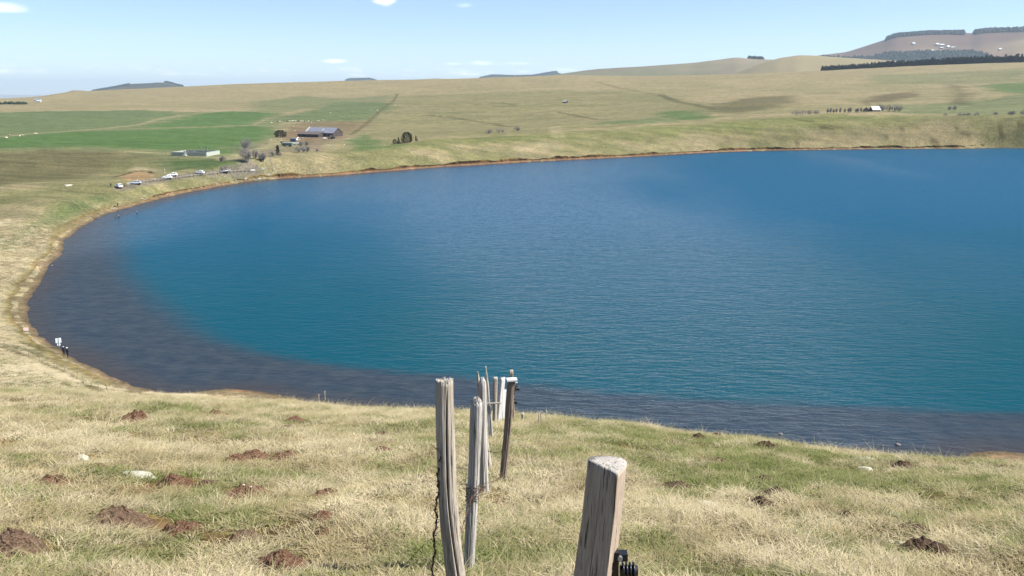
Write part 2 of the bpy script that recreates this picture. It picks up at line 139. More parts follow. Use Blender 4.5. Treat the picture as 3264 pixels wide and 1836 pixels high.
PAINT = [
 ('area', 'green2', 12, 0.75, [(-777.8, 1106.4), (-673.2, 1143.7), (-646.6, 1222.2), (-545.9, 1302.0), (-462.2, 1221.5), (-423.5, 1273.3), (-373.9, 1262.8), (-320.6, 1192.7), (-280.9, 1163.1), (-271.6, 1082.4), (-258.0, 956.5), (-204.3, 755.3), (-179.6, 610.7), (-164.8, 518.8), (-158.9, 471.7), (-192.9, 469.6), (-229.0, 502.0), (-276.6, 504.5), (-282.7, 475.2), (-318.8, 448.6)]),
 ('area', 'olive', 60, 0.55, [(-148.1, 789.2), (-230.6, 1700.4), (105.4, 1632.8), (235.1, 1468.3), (257.9, 1103.9), (203.0, 883.3), (122.4, 758.5), (38.1, 741.4), (-73.8, 673.5), (-88.4, 666.6)]),
 ('area', 'olive', 60, 0.35, [(156.6, 1625.4), (236.5, 1477.0), (267.7, 1146.3), (331.0, 1096.3), (394.9, 1066.4), (471.7, 1042.6), (416.5, 948.1), (277.4, 916.7), (218.9, 935.0), (197.7, 1231.9)]),
 ('area', 'green2', 60, 0.45, [(733.7, 1816.7), (887.3, 1796.1), (1051.4, 1806.3), (837.9, 1434.7), (726.1, 1439.0), (639.8, 1546.5)]),
 ('area', 'green2', 40, 0.7, [(440.9, 1025.9), (529.4, 1044.4), (685.2, 1169.7), (747.2, 1164.2), (518.4, 802.7), (395.3, 671.1), (444.5, 874.1), (403.7, 908.7)]),
 ('area', 'green', 40, 0.8, [(741.3, 1381.8), (832.2, 1424.9), (901.7, 1409.1), (708.8, 1103.4), (680.6, 1161.8), (682.2, 1238.3)]),
 ('area', 'green2', 25, 0.6, [(-477.3, 1616.2), (-435.6, 1813.1), (-316.2, 1660.9), (-241.5, 1781.1), (-205.0, 1370.7), (-275.9, 1413.6), (-311.5, 1292.0), (-322.5, 1199.8), (-367.8, 1242.0)]),
 ('area', 'green2', 30, 0.85, [(-796.1, 1132.5), (-673.2, 1143.7), (-640.8, 1200.8), (-540.6, 1289.2), (-439.0, 1145.5), (-434.7, 1045.6), (-407.8, 948.5), (-404.4, 780.8), (-401.7, 678.4), (-452.1, 639.3)]),
 ('area', 'green', 22, 0.9, [(-378.4, 879.4), (-429.1, 1191.1), (-419.5, 1261.3), (-363.6, 1227.8), (-328.4, 1201.4), (-310.2, 1079.0), (-297.0, 999.8), (-360.9, 885.9)]),
 ('area', 'green', 20, 0.95, [(-443.7, 627.2), (-379.0, 639.6), (-392.2, 756.8), (-367.2, 835.0), (-288.7, 971.6), (-250.6, 913.0), (-204.3, 755.3), (-184.9, 619.2), (-179.2, 564.6), (-171.9, 511.5), (-194.7, 522.1), (-241.6, 530.1), (-285.1, 543.4), (-306.6, 516.1), (-359.3, 506.5)]),
 ('area', 'brown', 14, 0.9, [(-325.2, 457.8), (-285.8, 480.6), (-280.0, 510.7), (-231.8, 508.3), (-196.3, 478.1), (-187.6, 424.4), (-191.1, 371.0), (-186.9, 311.5), (-220.0, 306.8)]),
 ('area', 'deepgreen', 8, 0.9, [(-189.4, 458.2), (-186.7, 476.1), (-156.7, 465.1), (-123.2, 410.9), (-127.4, 399.7), (-138.1, 387.6), (-165.1, 419.9), (-180.2, 440.4)]),
 ('area', 'olive', 10, 0.7, [(-218.4, 478.1), (-194.5, 473.8), (-180.3, 435.6), (-184.1, 418.5), (-185.5, 384.5)]),
 ('area', 'green2', 18, 0.9, [(-287.4, 1049.2), (-294.5, 1175.3), (-294.9, 1511.9), (-198.5, 1413.6), (-173.8, 1277.5), (-172.0, 1079.4), (-186.3, 1048.3), (-261.8, 1042.9)]),
 ('area', 'redsoil', 12, 0.6, [(-206.3, 750.1), (-244.5, 929.8), (-254.8, 1005.1), (-233.3, 1043.7), (-200.6, 1047.6), (-170.2, 1037.5), (-163.2, 953.5), (-160.0, 853.4), (-145.7, 739.8), (-150.1, 654.2), (-171.5, 655.5)]),
 ('area', 'earth', 6, 0.7, [(-215.2, 796.1), (-234.7, 933.2), (-202.4, 885.0), (-159.2, 828.6), (-145.7, 739.8), (-162.6, 724.1), (-161.9, 678.7), (-173.7, 664.2)]),
 ('area', 'grey', 8, 0.5, [(-193.3, 609.9), (-175.6, 648.4), (-151.4, 673.8), (-137.9, 600.2), (-144.1, 530.2), (-125.5, 405.9)]),
 ('area', 'green', 10, 0.8, [(-128.1, 665.4), (-136.4, 795.6), (-104.7, 693.8), (-64.4, 502.6), (-73.2, 484.0), (-85.6, 465.9)]),
 ('area', 'green', 14, 0.8, [(160.5, 996.7), (191.3, 1068.4), (220.6, 1045.0), (206.1, 888.1), (167.0, 844.3)]),
 ('area', 'green2', 10, 0.8, [(72.7, 784.9), (105.9, 849.9), (153.3, 951.8), (167.0, 844.3), (123.4, 764.5)]),
 ('area', 'rimgreen', 16, 0.8, [(-86.7, 653.1), (-10.1, 579.4), (45.4, 610.2), (103.9, 643.6), (157.8, 672.7), (211.8, 699.0), (264.5, 712.5), (324.6, 701.2), (299.1, 678.7), (182.6, 649.7), (97.8, 604.2), (29.4, 571.0), (-33.6, 528.2), (-61.1, 494.4)]),
 ('area', 'pale', 6, 0.7, [(0.5, 534.4), (13.3, 555.5), (28.8, 558.9), (30.8, 547.4), (15.2, 531.5), (2.9, 527.6)]),
 ('area', 'bog', 30, 0.4, [(131.3, 618.0), (180.8, 642.9), (283.2, 677.6), (342.7, 672.8), (388.7, 658.7), (413.4, 639.0), (399.8, 614.4), (266.5, 633.9), (188.9, 618.7), (135.6, 597.2)]),
 ('line', 'bog', 3.0, 0.7, [(-150.8, 803.9), (-168.3, 970.5), (-181.2, 1172.6), (-197.9, 1457.0), (-238.8, 1823.5)]),
 ('line', 'bog', 10, 0.7, [(-107.6, 1131.4), (-68.2, 1080.3), (-17.2, 988.0), (0.8, 838.0)]),
 ('line', 'dark', 7, 0.65, [(58.5, 1142.5), (75.2, 1082.5), (88.6, 1008.8), (103.3, 932.3)]),
 ('line', 'bog', 8, 0.7, [(-52.3, 1302.4), (-16.9, 1321.3), (6.9, 1257.4), (-27.4, 1249.6)]),
 ('line', 'bog', 10, 0.6, [(181.2, 1841.3), (203.2, 1644.9), (235.1, 1468.3), (244.9, 1304.9)]),
 ('line', 'bog', 12, 0.8, [(247.5, 1462.6), (235.8, 1256.0), (244.3, 1134.4), (245.3, 1049.2)]),
 ('area', 'bog', 25, 0.7, [(246.7, 1098.8), (342.4, 1270.6), (411.5, 1288.1), (362.3, 1116.3), (293.0, 999.4), (243.2, 946.6), (232.2, 992.5)]),
 ('area', 'dark', 12, 0.6, [(426.8, 1086.2), (532.3, 1269.0), (593.6, 1290.1), (571.4, 1216.8), (480.2, 1106.7), (429.6, 1056.1)]),
 ('area', 'bog', 22, 0.8, [(721.7, 1443.3), (696.6, 1355.1), (598.9, 1141.9), (522.6, 1012.2), (521.6, 967.1), (529.4, 1044.4), (623.6, 1233.1)]),
 ('line', 'dark', 9, 0.6, [(570.8, 1050.7), (605.4, 1078.8), (638.2, 1088.3)]),
 ('line', 'dark', 7, 0.5, [(224.5, 688.7), (238.4, 673.8), (252.2, 669.0)]),
 ('line', 'dark', 1.2, 0.65, [(367.0, 657.7), (373.6, 658.2), (380.9, 654.6)]),
 ('line', 'dark', 1.2, 0.65, [(296.1, 670.2), (297.6, 664.9), (299.4, 660.8)]),
 ('line', 'dark', 1.2, 0.65, [(278.3, 652.1), (281.5, 647.7), (284.3, 640.9)]),
 ('line', 'dark', 1.2, 0.65, [(251.5, 655.9), (261.6, 652.4), (270.7, 646.9)]),
 ('line', 'dark', 1.2, 0.65, [(292.1, 644.7), (302.7, 640.3)]),
 ('line', 'dark', 1.2, 0.65, [(337.2, 650.8), (344.2, 649.4), (351.3, 649.4)]),
 ('line', 'dark', 1.2, 0.65, [(358.9, 650.5), (368.2, 651.1), (375.2, 651.2)]),
 ('line', 'dark', 1.2, 0.65, [(307.3, 641.3), (316.6, 640.6), (321.9, 639.9)]),
 ('line', 'dark', 1.2, 0.65, [(237.3, 666.5), (245.1, 662.0)]),
 ('line', 'dark', 1.2, 0.65, [(223.1, 644.4), (228.8, 642.6)]),
 ('line', 'dark', 1.2, 0.65, [(215.9, 636.8), (218.4, 634.0)]),
 ('line', 'dark', 1.2, 0.65, [(384.9, 658.7), (388.0, 657.3)]),
 ('line', 'dark', 1.2, 0.65, [(205.5, 627.6), (211.5, 629.3)]),
 ('line', 'dark', 1.2, 0.65, [(337.3, 658.8), (343.0, 660.3)]),
 ('line', 'track', 4.5, 0.8, [(-418.8, 656.0), (-396.2, 669.0), (-400.4, 772.8), (-399.8, 929.6), (-424.6, 1032.7), (-436.5, 1138.8), (-423.5, 1273.3), (-384.8, 1300.3)]),
 ('line', 'track', 4.0, 0.8, [(-373.1, 848.4), (-331.3, 916.6), (-292.4, 984.3), (-302.9, 1053.1), (-311.4, 1138.1), (-290.2, 1202.4)]),
 ('line', 'pale', 4.8, 0.8, [(-712.4, 1122.9), (-673.2, 1143.7), (-646.6, 1222.2), (-551.2, 1314.8), (-450.4, 1250.9), (-382.0, 1290.6)]),
 ('line', 'track', 4, 0.7, [(-235.6, 516.6), (-198.0, 493.7), (-160.7, 477.3), (-122.9, 410.0)]),
 ('line', 'track', 6, 0.6, [(-185.2, 308.7), (-186.6, 346.3), (-176.3, 368.8), (-167.5, 376.3)]),
 ('line', 'pale', 5, 0.4, [(38.3, 781.1), (38.1, 741.4), (31.1, 578.6)]),
 ('line', 'road', 3.0, 1.0, [(-148.7, 322.9), (-147.4, 335.8), (-145.1, 359.7), (-138.6, 378.9), (-130.1, 390.4), (-122.7, 403.1), (-121.9, 406.1)]),
 ('line', 'road', 2.5, 0.9, [(-122.7, 403.1), (-122.8, 405.5), (-123.9, 406.9), (-129.7, 407.4), (-157.8, 468.7)]),
 ('line', 'track', 4, 0.95, [(-156.7, 465.1), (-158.6, 506.1), (-162.8, 544.1), (-174.1, 631.9), (-173.7, 664.2)]),
 ('line', 'gravel', 5, 0.9, [(-149.3, 664.0), (-144.2, 634.5), (-137.0, 608.6), (-132.6, 596.2)]),
 ('area', 'gravel', 5, 0.9, [(-170.7, 745.1), (-155.2, 736.3), (-154.2, 798.6), (-143.7, 713.0), (-152.5, 678.7)]),
 ('area', 'gravel', 1.5, 0.8, [(-151.5, 322.5), (-150.0, 325.9), (-146.8, 334.4), (-145.8, 341.9), (-146.3, 333.1), (-147.5, 323.5), (-149.1, 320.4), (-150.9, 319.2)]),
 ('area', 'scar', 2.0, 0.95, [(-174.3, 378.8), (-182.3, 403.6), (-181.3, 414.3), (-174.3, 409.9), (-154.3, 369.2), (-147.8, 354.0), (-150.2, 344.3), (-153.7, 340.6)]),
 ('area', 'pale', 2.0, 0.8, [(-188.6, 420.7), (-193.8, 441.2), (-184.9, 434.4), (-178.2, 421.3)]),
 ('line', 'dark', 1.0, 0.95, [(-175.7, 377.4), (-179.6, 395.3), (-182.5, 410.4), (-181.6, 417.3), (-175.9, 414.8), (-164.8, 393.6)]),
 ('area', 'deepgreen', 5, 0.85, [(-137.7, 238.5), (-143.9, 262.7), (-145.4, 283.0), (-148.0, 305.1), (-145.4, 303.2), (-140.7, 275.7), (-133.3, 240.1), (-129.0, 222.4), (-123.3, 202.0), (-118.0, 184.4), (-129.7, 203.4), (-131.8, 216.8)]),
 ('area', 'green', 5, 0.6, [(-149.2, 280.3), (-152.0, 307.8), (-146.0, 316.5), (-146.3, 304.6)]),
 ('area', 'pale', 6, 0.85, [(-144.9, 239.2), (-146.7, 250.4), (-137.7, 238.5), (-131.7, 223.6), (-129.1, 211.9), (-129.7, 203.4), (-146.9, 231.5)]),
 ('line', 'pale', 4.5, 0.8, [(-94.6, 148.0), (-103.3, 167.6), (-108.1, 181.7), (-118.5, 206.8), (-126.5, 233.2), (-133.9, 269.0), (-136.4, 291.3)]),
 ('line', 'rut', 1.0, 0.8, [(-101.2, 159.0), (-108.8, 177.2), (-119.4, 205.0), (-129.2, 238.6), (-138.0, 275.1), (-139.7, 298.9)]),
 ('line', 'rut', 1.0, 0.8, [(-103.9, 163.4), (-111.3, 181.5), (-123.9, 213.1), (-133.1, 246.2), (-140.2, 279.9), (-141.9, 302.2)]),
 ('area', 'pale', 3.0, 0.8, [(-122.1, 191.0), (-120.8, 197.8), (-124.4, 214.0), (-126.9, 232.1), (-115.6, 213.3), (-106.4, 189.4), (-98.7, 169.0), (-90.7, 153.2), (-81.5, 139.2), (-73.0, 130.7), (-61.4, 119.7), (-53.1, 112.8), (-12.8, 29.8), (-11.1, 24.9), (-57.4, 112.6), (-70.8, 122.2), (-77.9, 124.5), (-81.5, 124.7)]),
 ('line', 'rut', 0.95, 0.8, [(-79.2, 123.7), (-75.1, 125.6), (-67.3, 121.2), (-58.6, 115.1), (-52.1, 110.5), (-12.5, 29.2)]),
 ('line', 'rut', 0.95, 0.8, [(-82.1, 128.5), (-78.1, 131.0), (-70.0, 126.3), (-61.4, 120.9), (-54.5, 115.9), (-12.9, 30.9)]),
 ('line', 'dark', 0.7, 0.75, [(-78.4, 122.4), (-74.4, 122.4), (-67.9, 118.0), (-61.3, 112.8), (-46.2, 90.4), (-11.0, 22.4)]),
 ('area', 'olive', 5, 0.7, [(-75.4, 114.7), (-71.4, 117.3), (-59.2, 106.1), (-11.2, 22.0), (-13.9, 23.7), (-60.1, 90.7)]),
 ('area', 'sand', 1.5, 0.9, [(-44.4, 111.5), (-39.2, 113.4), (-32.2, 111.0), (-31.0, 105.1), (-34.9, 102.9), (-35.5, 93.8)]),
 ('area', 'earth', 1.2, 0.9, [(-36.0, 107.9), (-33.2, 110.7), (-31.4, 106.5), (-34.4, 104.3)]),
 ('area', 'sand', 1.2, 0.9, [(52.5, 91.0), (55.4, 91.2), (59.9, 91.1), (56.1, 85.2), (51.8, 86.5)])]
BASIN = [(-124.2, 267.3), (-111.8, 237.1), (-99.8, 212.9), (-86.1, 188.5), (-74.4, 169.0), (-62.0, 151.6), (-49.8, 137.2), (-40.8, 129.4), (-32.1, 124.6), (-23.0, 121.3), (-13.9, 118.9), (-5.0, 116.4), (3.5, 113.7), (11.6, 111.4), (22.1, 108.6), (32.3, 106.9), (42.4, 105.6), (52.2, 104.3), (65.5, 102.7), (71.3, 101.9), (150, 105), (500, 200), (600, 800), (0, 800), (-250, 560), (-200, 330)]
HILLS = {
 'rounded_hill': [(12.82, 3700, 85.5), (14.03, 3700, 113.7), (15.45, 3700, 147.6), (16.85, 3700, 174.7), (18.01, 3700, 186.1), (19.18, 3700, 182.0), (21.23, 3700, 171.2), (24.11, 3700, 158.1), (27.06, 3700, 146.6), (29.89, 3700, 129.8)],
 'long_hill': [(1.09, 5300, 106.9), (2.77, 5300, 146.4), (5.47, 5300, 178.4), (8.53, 5300, 193.6), (11.78, 5300, 212.4), (13.73, 5300, 233.6), (14.33, 5300, 239.8), (15.19, 5300, 230.1), (16.86, 5300, 224.1), (18.96, 5300, 224.1), (21.24, 5300, 221.4), (23.47, 5300, 197.3)],
 'table_mountain': [(18.03, 7000, 284.4), (19.17, 7000, 314.5), (20.75, 7000, 334.5), (21.84, 7000, 377.4), (22.95, 7000, 422.0), (23.32, 7000, 443.1), (25.02, 7000, 454.2), (26.88, 7000, 453.1), (27.5, 7000, 445.5), (27.89, 7000, 460.0), (29.96, 7000, 459.5), (32.29, 7000, 451.8), (34.1, 7000, 428.5)],
 'wooded_hill': [(-26.34, 8500, 18.2), (-25.68, 8500, 55.4), (-24.38, 8500, 89.9), (-23.49, 8500, 117.7), (-21.94, 8500, 129.1), (-21.44, 8500, 129.4), (-20.83, 8500, 101.7), (-19.7, 8500, 73.8), (-18.31, 8500, 45.6)],
 'mound': [(-27.99, 3500, 28.4), (-27.37, 3500, 36.6), (-26.62, 3500, 49.1), (-26.06, 3500, 47.7), (-25.49, 3500, 36.6), (-24.64, 3500, 30.9)],
 'distant_plateau': [(-11.49, 11500, 157.4), (-10.93, 11500, 187.5), (-10.48, 11500, 207.6), (-9.21, 11500, 213.2), (-8.84, 11500, 193.4), (-8.21, 11500, 158.5)],
 'distant_rise': [(-7.95, 12000, 179.5), (-6.41, 12000, 216.7), (-4.87, 12000, 233.0), (-3.32, 12000, 207.0), (-2.29, 12000, 186.0)],
 'distant_ridge': [(-2.8, 10500, 195.4), (-2.15, 10500, 209.4), (-1.24, 10500, 241.8), (0.05, 10500, 232.6), (1.35, 10500, 237.1), (2.51, 10500, 273.9), (2.9, 10500, 283.0), (3.94, 10500, 218.3)]}
OBJ = {
 'molehill': [(-2.38, 7.15, 0.36), (-4.14, 7.12, 0.27), (-3.36, 7.48, 0.26), (-2.91, 7.5, 0.21), (-3.21, 9.24, 0.29), (-3.11, 9.58, 0.27), (-2.74, 9.57, 0.32), (-1.7, 7.18, 0.25), (-1.73, 6.84, 0.25), (-3.0, 5.92, 0.36), (-2.44, 5.71, 0.28), (-1.87, 5.4, 0.23), (-3.21, 4.96, 0.29), (-1.47, 4.9, 0.3), (-1.32, 5.47, 0.12), (-1.42, 5.79, 0.17), (-6.23, 13.28, 0.38), (-5.77, 15.79, 0.41), (-4.15, 15.39, 0.33), (-3.55, 12.74, 0.25), (-4.91, 21.21, 0.34), (-5.17, 12.91, 0.14), (-4.2, 8.03, 0.21), (5.04, 19.63, 0.36), (3.49, 14.84, 0.3), (4.24, 13.24, 0.3), (2.63, 10.11, 0.21), (1.68, 9.58, 0.14), (1.67, 7.87, 0.25), (2.73, 8.6, 0.2), (2.57, 7.59, 0.21), (2.26, 7.07, 0.18), (2.16, 6.35, 0.12), (2.92, 6.76, 0.18), (5.49, 11.16, 0.25), (44.86, 88.69, 1.38), (5.49, 8.98, 0.15), (1.19, 5.19, 0.13), (3.0, 5.62, 0.3), (3.28, 6.34, 0.16), (6.99, 11.26, 0.16), (-1.57, 9.73, 0.24), (-2.05, 12.57, 0.23), (0.4, 7.71, 0.14), (-0.88, 12.81, 0.18)],
 'pale_rock': [(-3.67, 7.72, 0.29), (-4.71, 8.67, 0.19), (-4.13, 7.54, 0.06), (-6.43, 11.11, 0.06), (5.43, 12.18, 0.26), (4.93, 11.01, 0.22), (1.79, 7.07, 0.22), (3.4, 7.23, 0.13), (3.42, 6.99, 0.16), (2.89, 5.97, 0.1), (3.02, 5.95, 0.13), (3.01, 5.43, 0.1), (1.06, 4.98, 0.08), (0.87, 5.06, 0.07), (38.77, 99.85, 0.21)],
 'water_rock': [(32.27, 95.85, 0.52), (44.92, 92.59, 0.61), (43.03, 92.5, 0.24), (44.58, 96.97, 0.19), (40.87, 98.82, 0.19)],
 'stake': [(-76.12, 122.84, 1.0), (-72.84, 121.12, 1.03), (-71.62, 120.88, 0.83), (-68.83, 118.54, 1.1), (-63.46, 113.3, 0.68), (-62.08, 112.7, 0.86), (-59.65, 111.17, 0.8), (-50.87, 96.16, 0.92), (-48.85, 93.89, 0.67), (-47.28, 92.47, 0.91), (-45.2, 90.3, 1.0), (-10.92, 22.17, 0.25), (-10.93, 22.71, 0.2), (-13.59, 28.92, 0.14)],
 'rect_sign': [(-72.62, 131.09, 0.91)],
 'pink_sign': [(-82.38, 139.21, 0.85)],
 'couple': [(-68.06, 127.99), (-67.19, 127.37)],
 'wader': [(-129.15, 277.94), (-127.37, 287.72)],
 'angler': [(-139.31, 300.03)],
 'visitor': [(-152.01, 323.38), (-147.98, 325.95)],
 'car': [(-149.26, 324.02), (-147.48, 334.87), (-144.24, 357.46), (-144.92, 362.15), (-138.09, 378.41), (-130.64, 388.6)],
 'rail': [(-147.12, 339.87), (-145.91, 345.34), (-144.66, 350.18), (-142.62, 357.45), (-140.68, 365.5), (-138.12, 372.47), (-135.28, 379.21), (-132.02, 385.24), (-128.61, 391.29), (-125.79, 396.81), (-123.19, 401.59)],
 'barrier': [(-122.7, 402.24), (-121.27, 404.13)],
 'sign_post': [(-152.3, 375.79, 1.9), (-130.73, 393.1, 1.21), (-127.04, 398.43, 0.98), (-126.38, 400.08, 0.98), (-126.13, 388.85, 2.16), (-113.3, 411.41, 1.88), (-164.5, 487.11, 0.3)],
 'white_panel': [(-128.97, 391.67, 1.09), (-118.4, 408.05, 1.5), (-115.76, 407.35, 1.49), (-148.2, 329.89, 1.25)],
 'leaflet_white': [(-147.25, 351.36, 1.57)],
 'utility_pole': [(-121.72, 414.88), (-114.63, 411.74), (-142.77, 529.98), (-94.05, 652.41)],
 'cemetery': [(-191.8, 489.67), (-170.03, 480.18), (-170.51, 497.66), (-192.48, 506.35)],
 'cross': [(-179.37, 479.44, 2.7)],
 'barn': [(-195.28, 818.01), (-158.16, 762.88), (-165.2, 822.44)],
 'bale': [(-171.63, 642.81), (-171.56, 646.38), (-170.82, 647.45), (-170.08, 648.56), (-169.37, 649.74), (-168.91, 651.96)],
 'blue_container': [(-168.86, 666.45, 3.46)],
 'silver_tank': [(-167.57, 670.97, 1.9)],
 'green_trailer': [(-160.58, 616.52, 4.52)],
 'white_trailer': [(-159.07, 636.39, 3.31)],
 'farm_vehicle': [(-151.92, 722.99, 4.06), (-188.12, 789.14, 3.34), (-155.0, 714.57, 1.67), (-152.77, 736.66, 2.07)],
 'farm_junk': [(-184.97, 747.4, 2.12), (-171.48, 697.58, 1.64), (-174.94, 719.8, 1.36), (-171.95, 733.43, 1.38), (-168.94, 728.97, 1.37), (-181.76, 671.54, 1.27), (-180.14, 673.42, 1.28), (-187.25, 669.55, 1.59), (-226.35, 858.14, 2.03), (-182.49, 733.29, 1.38), (-182.08, 752.16, 1.42), (-168.94, 712.2, 1.01), (-214.41, 866.14, 1.63), (-222.55, 887.94, 1.68), (-241.13, 954.57, 2.25), (-238.09, 938.94, 1.77)],
 'stone': [(-137.71, 640.45, 1.2), (-139.08, 652.54, 1.22), (-135.21, 638.17, 1.2), (-135.91, 645.74, 1.36), (-132.15, 633.05, 1.48), (-135.73, 654.88, 1.23), (-132.44, 642.99, 1.2), (-137.73, 657.43, 0.92), (-133.46, 628.4, 0.88), (-131.34, 633.27, 0.89), (-128.22, 657.3, 1.84), (-124.44, 634.58, 1.48), (-132.43, 674.61, 0.79), (-138.64, 730.5, 1.36)],
 'cow': [(-280.1, 1009.9), (-278.14, 1030.75), (-274.79, 1027.69), (-271.94, 1024.75), (-267.7, 1035.2), (-265.68, 1035.5), (-263.62, 1038.4), (-262.88, 1042.95), (-259.95, 1043.38), (-253.67, 1030.1), (-252.67, 1035.53), (-250.93, 1037.0), (-248.27, 1030.74), (-246.18, 1029.71), (-242.86, 1020.47), (-242.26, 1033.76), (-233.9, 1012.31), (-232.05, 1040.08), (-229.77, 1056.72), (-389.95, 670.15), (-360.23, 615.95), (-367.34, 645.21), (-375.81, 663.15), (-385.25, 699.12), (-213.45, 1249.14), (-196.34, 1212.2), (-186.6, 1206.65), (-214.65, 1105.82), (-245.93, 1178.36), (-173.57, 1296.7)],
 'shed': [(78.84, 1290.54, 8.44)],
 'stone_hut': [(386.08, 926.5, 8.77), (378.23, 926.69, 8.74)],
 'far_house': [(-942.06, 1734.02, 26.7)],
 'round_pine': [(-200.59, 748.55, 9.23)],
 'spruce': [(-144.18, 529.8, 3.02)],
 'pine': [(-89.0, 654.41, 3.18), (-86.36, 656.91, 2.88), (-80.2, 659.44, 9.13), (-76.99, 682.49, 0.94), (-60.44, 546.9, 1.39)],
 'bare_tree': [(-167.62, 544.79, 7.68), (-125.52, 405.33, 6.22), (-119.85, 411.65, 3.01), (-137.02, 407.32, 2.27), (-139.09, 558.87, 3.96), (-137.14, 564.41, 4.53), (-134.67, 566.94, 4.01), (-152.71, 625.97, 3.84), (-150.32, 631.41, 3.57), (-143.93, 517.48, 2.96), (-119.85, 412.97, 2.37), (-123.43, 413.24, 3.36), (-19.05, 740.45, 7.61), (-10.28, 746.14, 9.06), (4.16, 754.22, 6.34)],
 'shore_bush': [(-132.92, 587.65, 1.66), (-142.51, 528.01, 1.5), (-131.33, 391.0, 4.84)],
 'bare_bush': [(293.56, 891.53, 8.2), (299.43, 891.95, 9.25), (245.57, 717.83, 7.46), (249.3, 715.31, 6.62), (395.88, 928.57, 12.13), (401.99, 928.93, 12.16), (406.88, 926.43, 11.05), (411.68, 923.83, 8.84), (395.92, 938.27, 6.67)],
 'sapling': [(335.3, 923.55, 7.51), (338.41, 923.43, 8.06), (340.87, 922.07, 7.52), (343.7, 921.74, 7.52), (348.22, 923.28, 7.76), (353.81, 925.02, 7.57), (357.97, 925.54, 8.13), (360.15, 925.53, 7.81), (366.45, 926.98, 8.16), (368.43, 926.97, 7.63), (371.95, 927.11, 7.85)],
 'valley_bush': [(343.34, 688.48, 4.2), (351.11, 682.01, 5.03), (353.83, 680.22, 5.02), (356.26, 677.89, 4.6), (360.83, 675.57, 5.02), (373.55, 671.09, 4.61), (383.05, 668.85, 5.05), (384.77, 668.11, 4.63), (390.8, 664.97, 5.05), (477.28, 948.83, 8.12), (481.2, 946.57, 6.96)],
 'shore_stone': [(-129.17, 376.49, 0.58), (-128.02, 378.25, 0.7), (-127.41, 381.1, 0.59), (-126.47, 385.17, 0.71), (-125.47, 388.43, 1.08), (-124.98, 388.96, 0.72), (-123.31, 395.53, 1.46), (-123.22, 396.82, 1.22), (-122.39, 398.66, 0.86), (-122.08, 397.43, 0.73), (-121.05, 399.47, 0.61), (-132.19, 367.01, 0.69), (-131.08, 371.23, 0.58), (-130.22, 373.14, 0.58), (-134.49, 359.28, 0.56), (-132.45, 363.49, 0.57), (-136.85, 337.53, 0.64), (-134.32, 354.19, 0.45), (-129.85, 376.61, 0.58), (-139.43, 291.84, 0.5), (-139.4, 293.69, 0.58), (-139.37, 294.94, 0.67), (-139.22, 295.89, 0.5), (-139.25, 297.31, 0.76), (-139.1, 298.29, 0.67), (-140.07, 289.59, 0.58), (-141.3, 295.97, 0.42), (-139.9, 313.23, 0.61), (-139.83, 321.02, 0.72), (-139.54, 321.46, 0.63), (-138.53, 320.95, 0.54), (-138.88, 323.56, 0.54), (-141.48, 306.52, 0.6), (-139.85, 296.5, 0.5)],
 'shore_log': [(-119.31, 401.87, 2.71)],
 'pale_boulder': [(-168.11, 323.41, 3.76), (-109.28, 198.55, 0.43), (216.36, 623.89, 1.54)],
 'snow_stone': [(214.73, 623.3, 1.54)]}
POSTS = [
 ('near', (0.2, 2.49, 37.719), (0.303, 2.49, 38.864), 0.125, 0.158),
 ('split', (-0.269, 3.886, 37.405), (-0.328, 3.886, 38.653), 0.072, 0.096),
 ('grey', (-0.263, 4.692, 37.14), (-0.206, 4.692, 38.264), 0.062, 0.066),
 ('rounded', (-0.247, 6.972, 36.536), (-0.254, 6.972, 37.612), 0.062, 0.083),
 ('leaning', (-0.227, 8.01, 36.252), (-0.341, 8.01, 37.311), 0.039, 0.054),
 ('pointed', (-0.28, 10.712, 35.415), (-0.343, 10.712, 36.493), 0.045, 0.06),
 ('notched', (-0.326, 14.916, 33.933), (-0.307, 14.916, 34.895), 0.088, 0.084),
 ('board', (-0.256, 15.617, 33.747), (-0.176, 15.617, 34.652), 0.088, 0.105),
 ('board2', (-0.172, 15.735, 33.7), (-0.143, 15.735, 34.359), 0.074, 0.089),
 ('brown', (-0.087, 7.487, 36.399), (-0.002, 7.487, 37.409), 0.073, 0.062),
 ('square', (0.02, 16.051, 33.573), (-0.008, 16.051, 34.657), 0.079, 0.082),
 ('short', (0.211, 15.869, 33.596), (0.212, 15.869, 33.83), 0.055, 0.058),
 ('thin', (0.486, 14.81, 33.984), (0.504, 14.81, 34.257), 0.019, 0.023),
 ('thin', (0.58, 15.764, 33.63), (0.562, 15.764, 33.912), 0.019, 0.025),
 ('thin', (0.724, 16.968, 33.215), (0.722, 16.968, 33.474), 0.017, 0.021),
 ('thin', (-25.554, 106.466, -0.289), (-25.492, 106.466, 1.222), 0.115, 0.143),
 ('thin', (-25.022, 107.664, -0.485), (-24.961, 107.664, 1.233), 0.127, 0.145)]


# ---------------------------------------------------------------- helpers
def tag(o, label=None, cat=None, group=None, kind=None):
    if label:
        o["label"] = label
    if cat:
        o["category"] = cat
    if group:
        o["group"] = group
    if kind:
        o["kind"] = kind
    return o


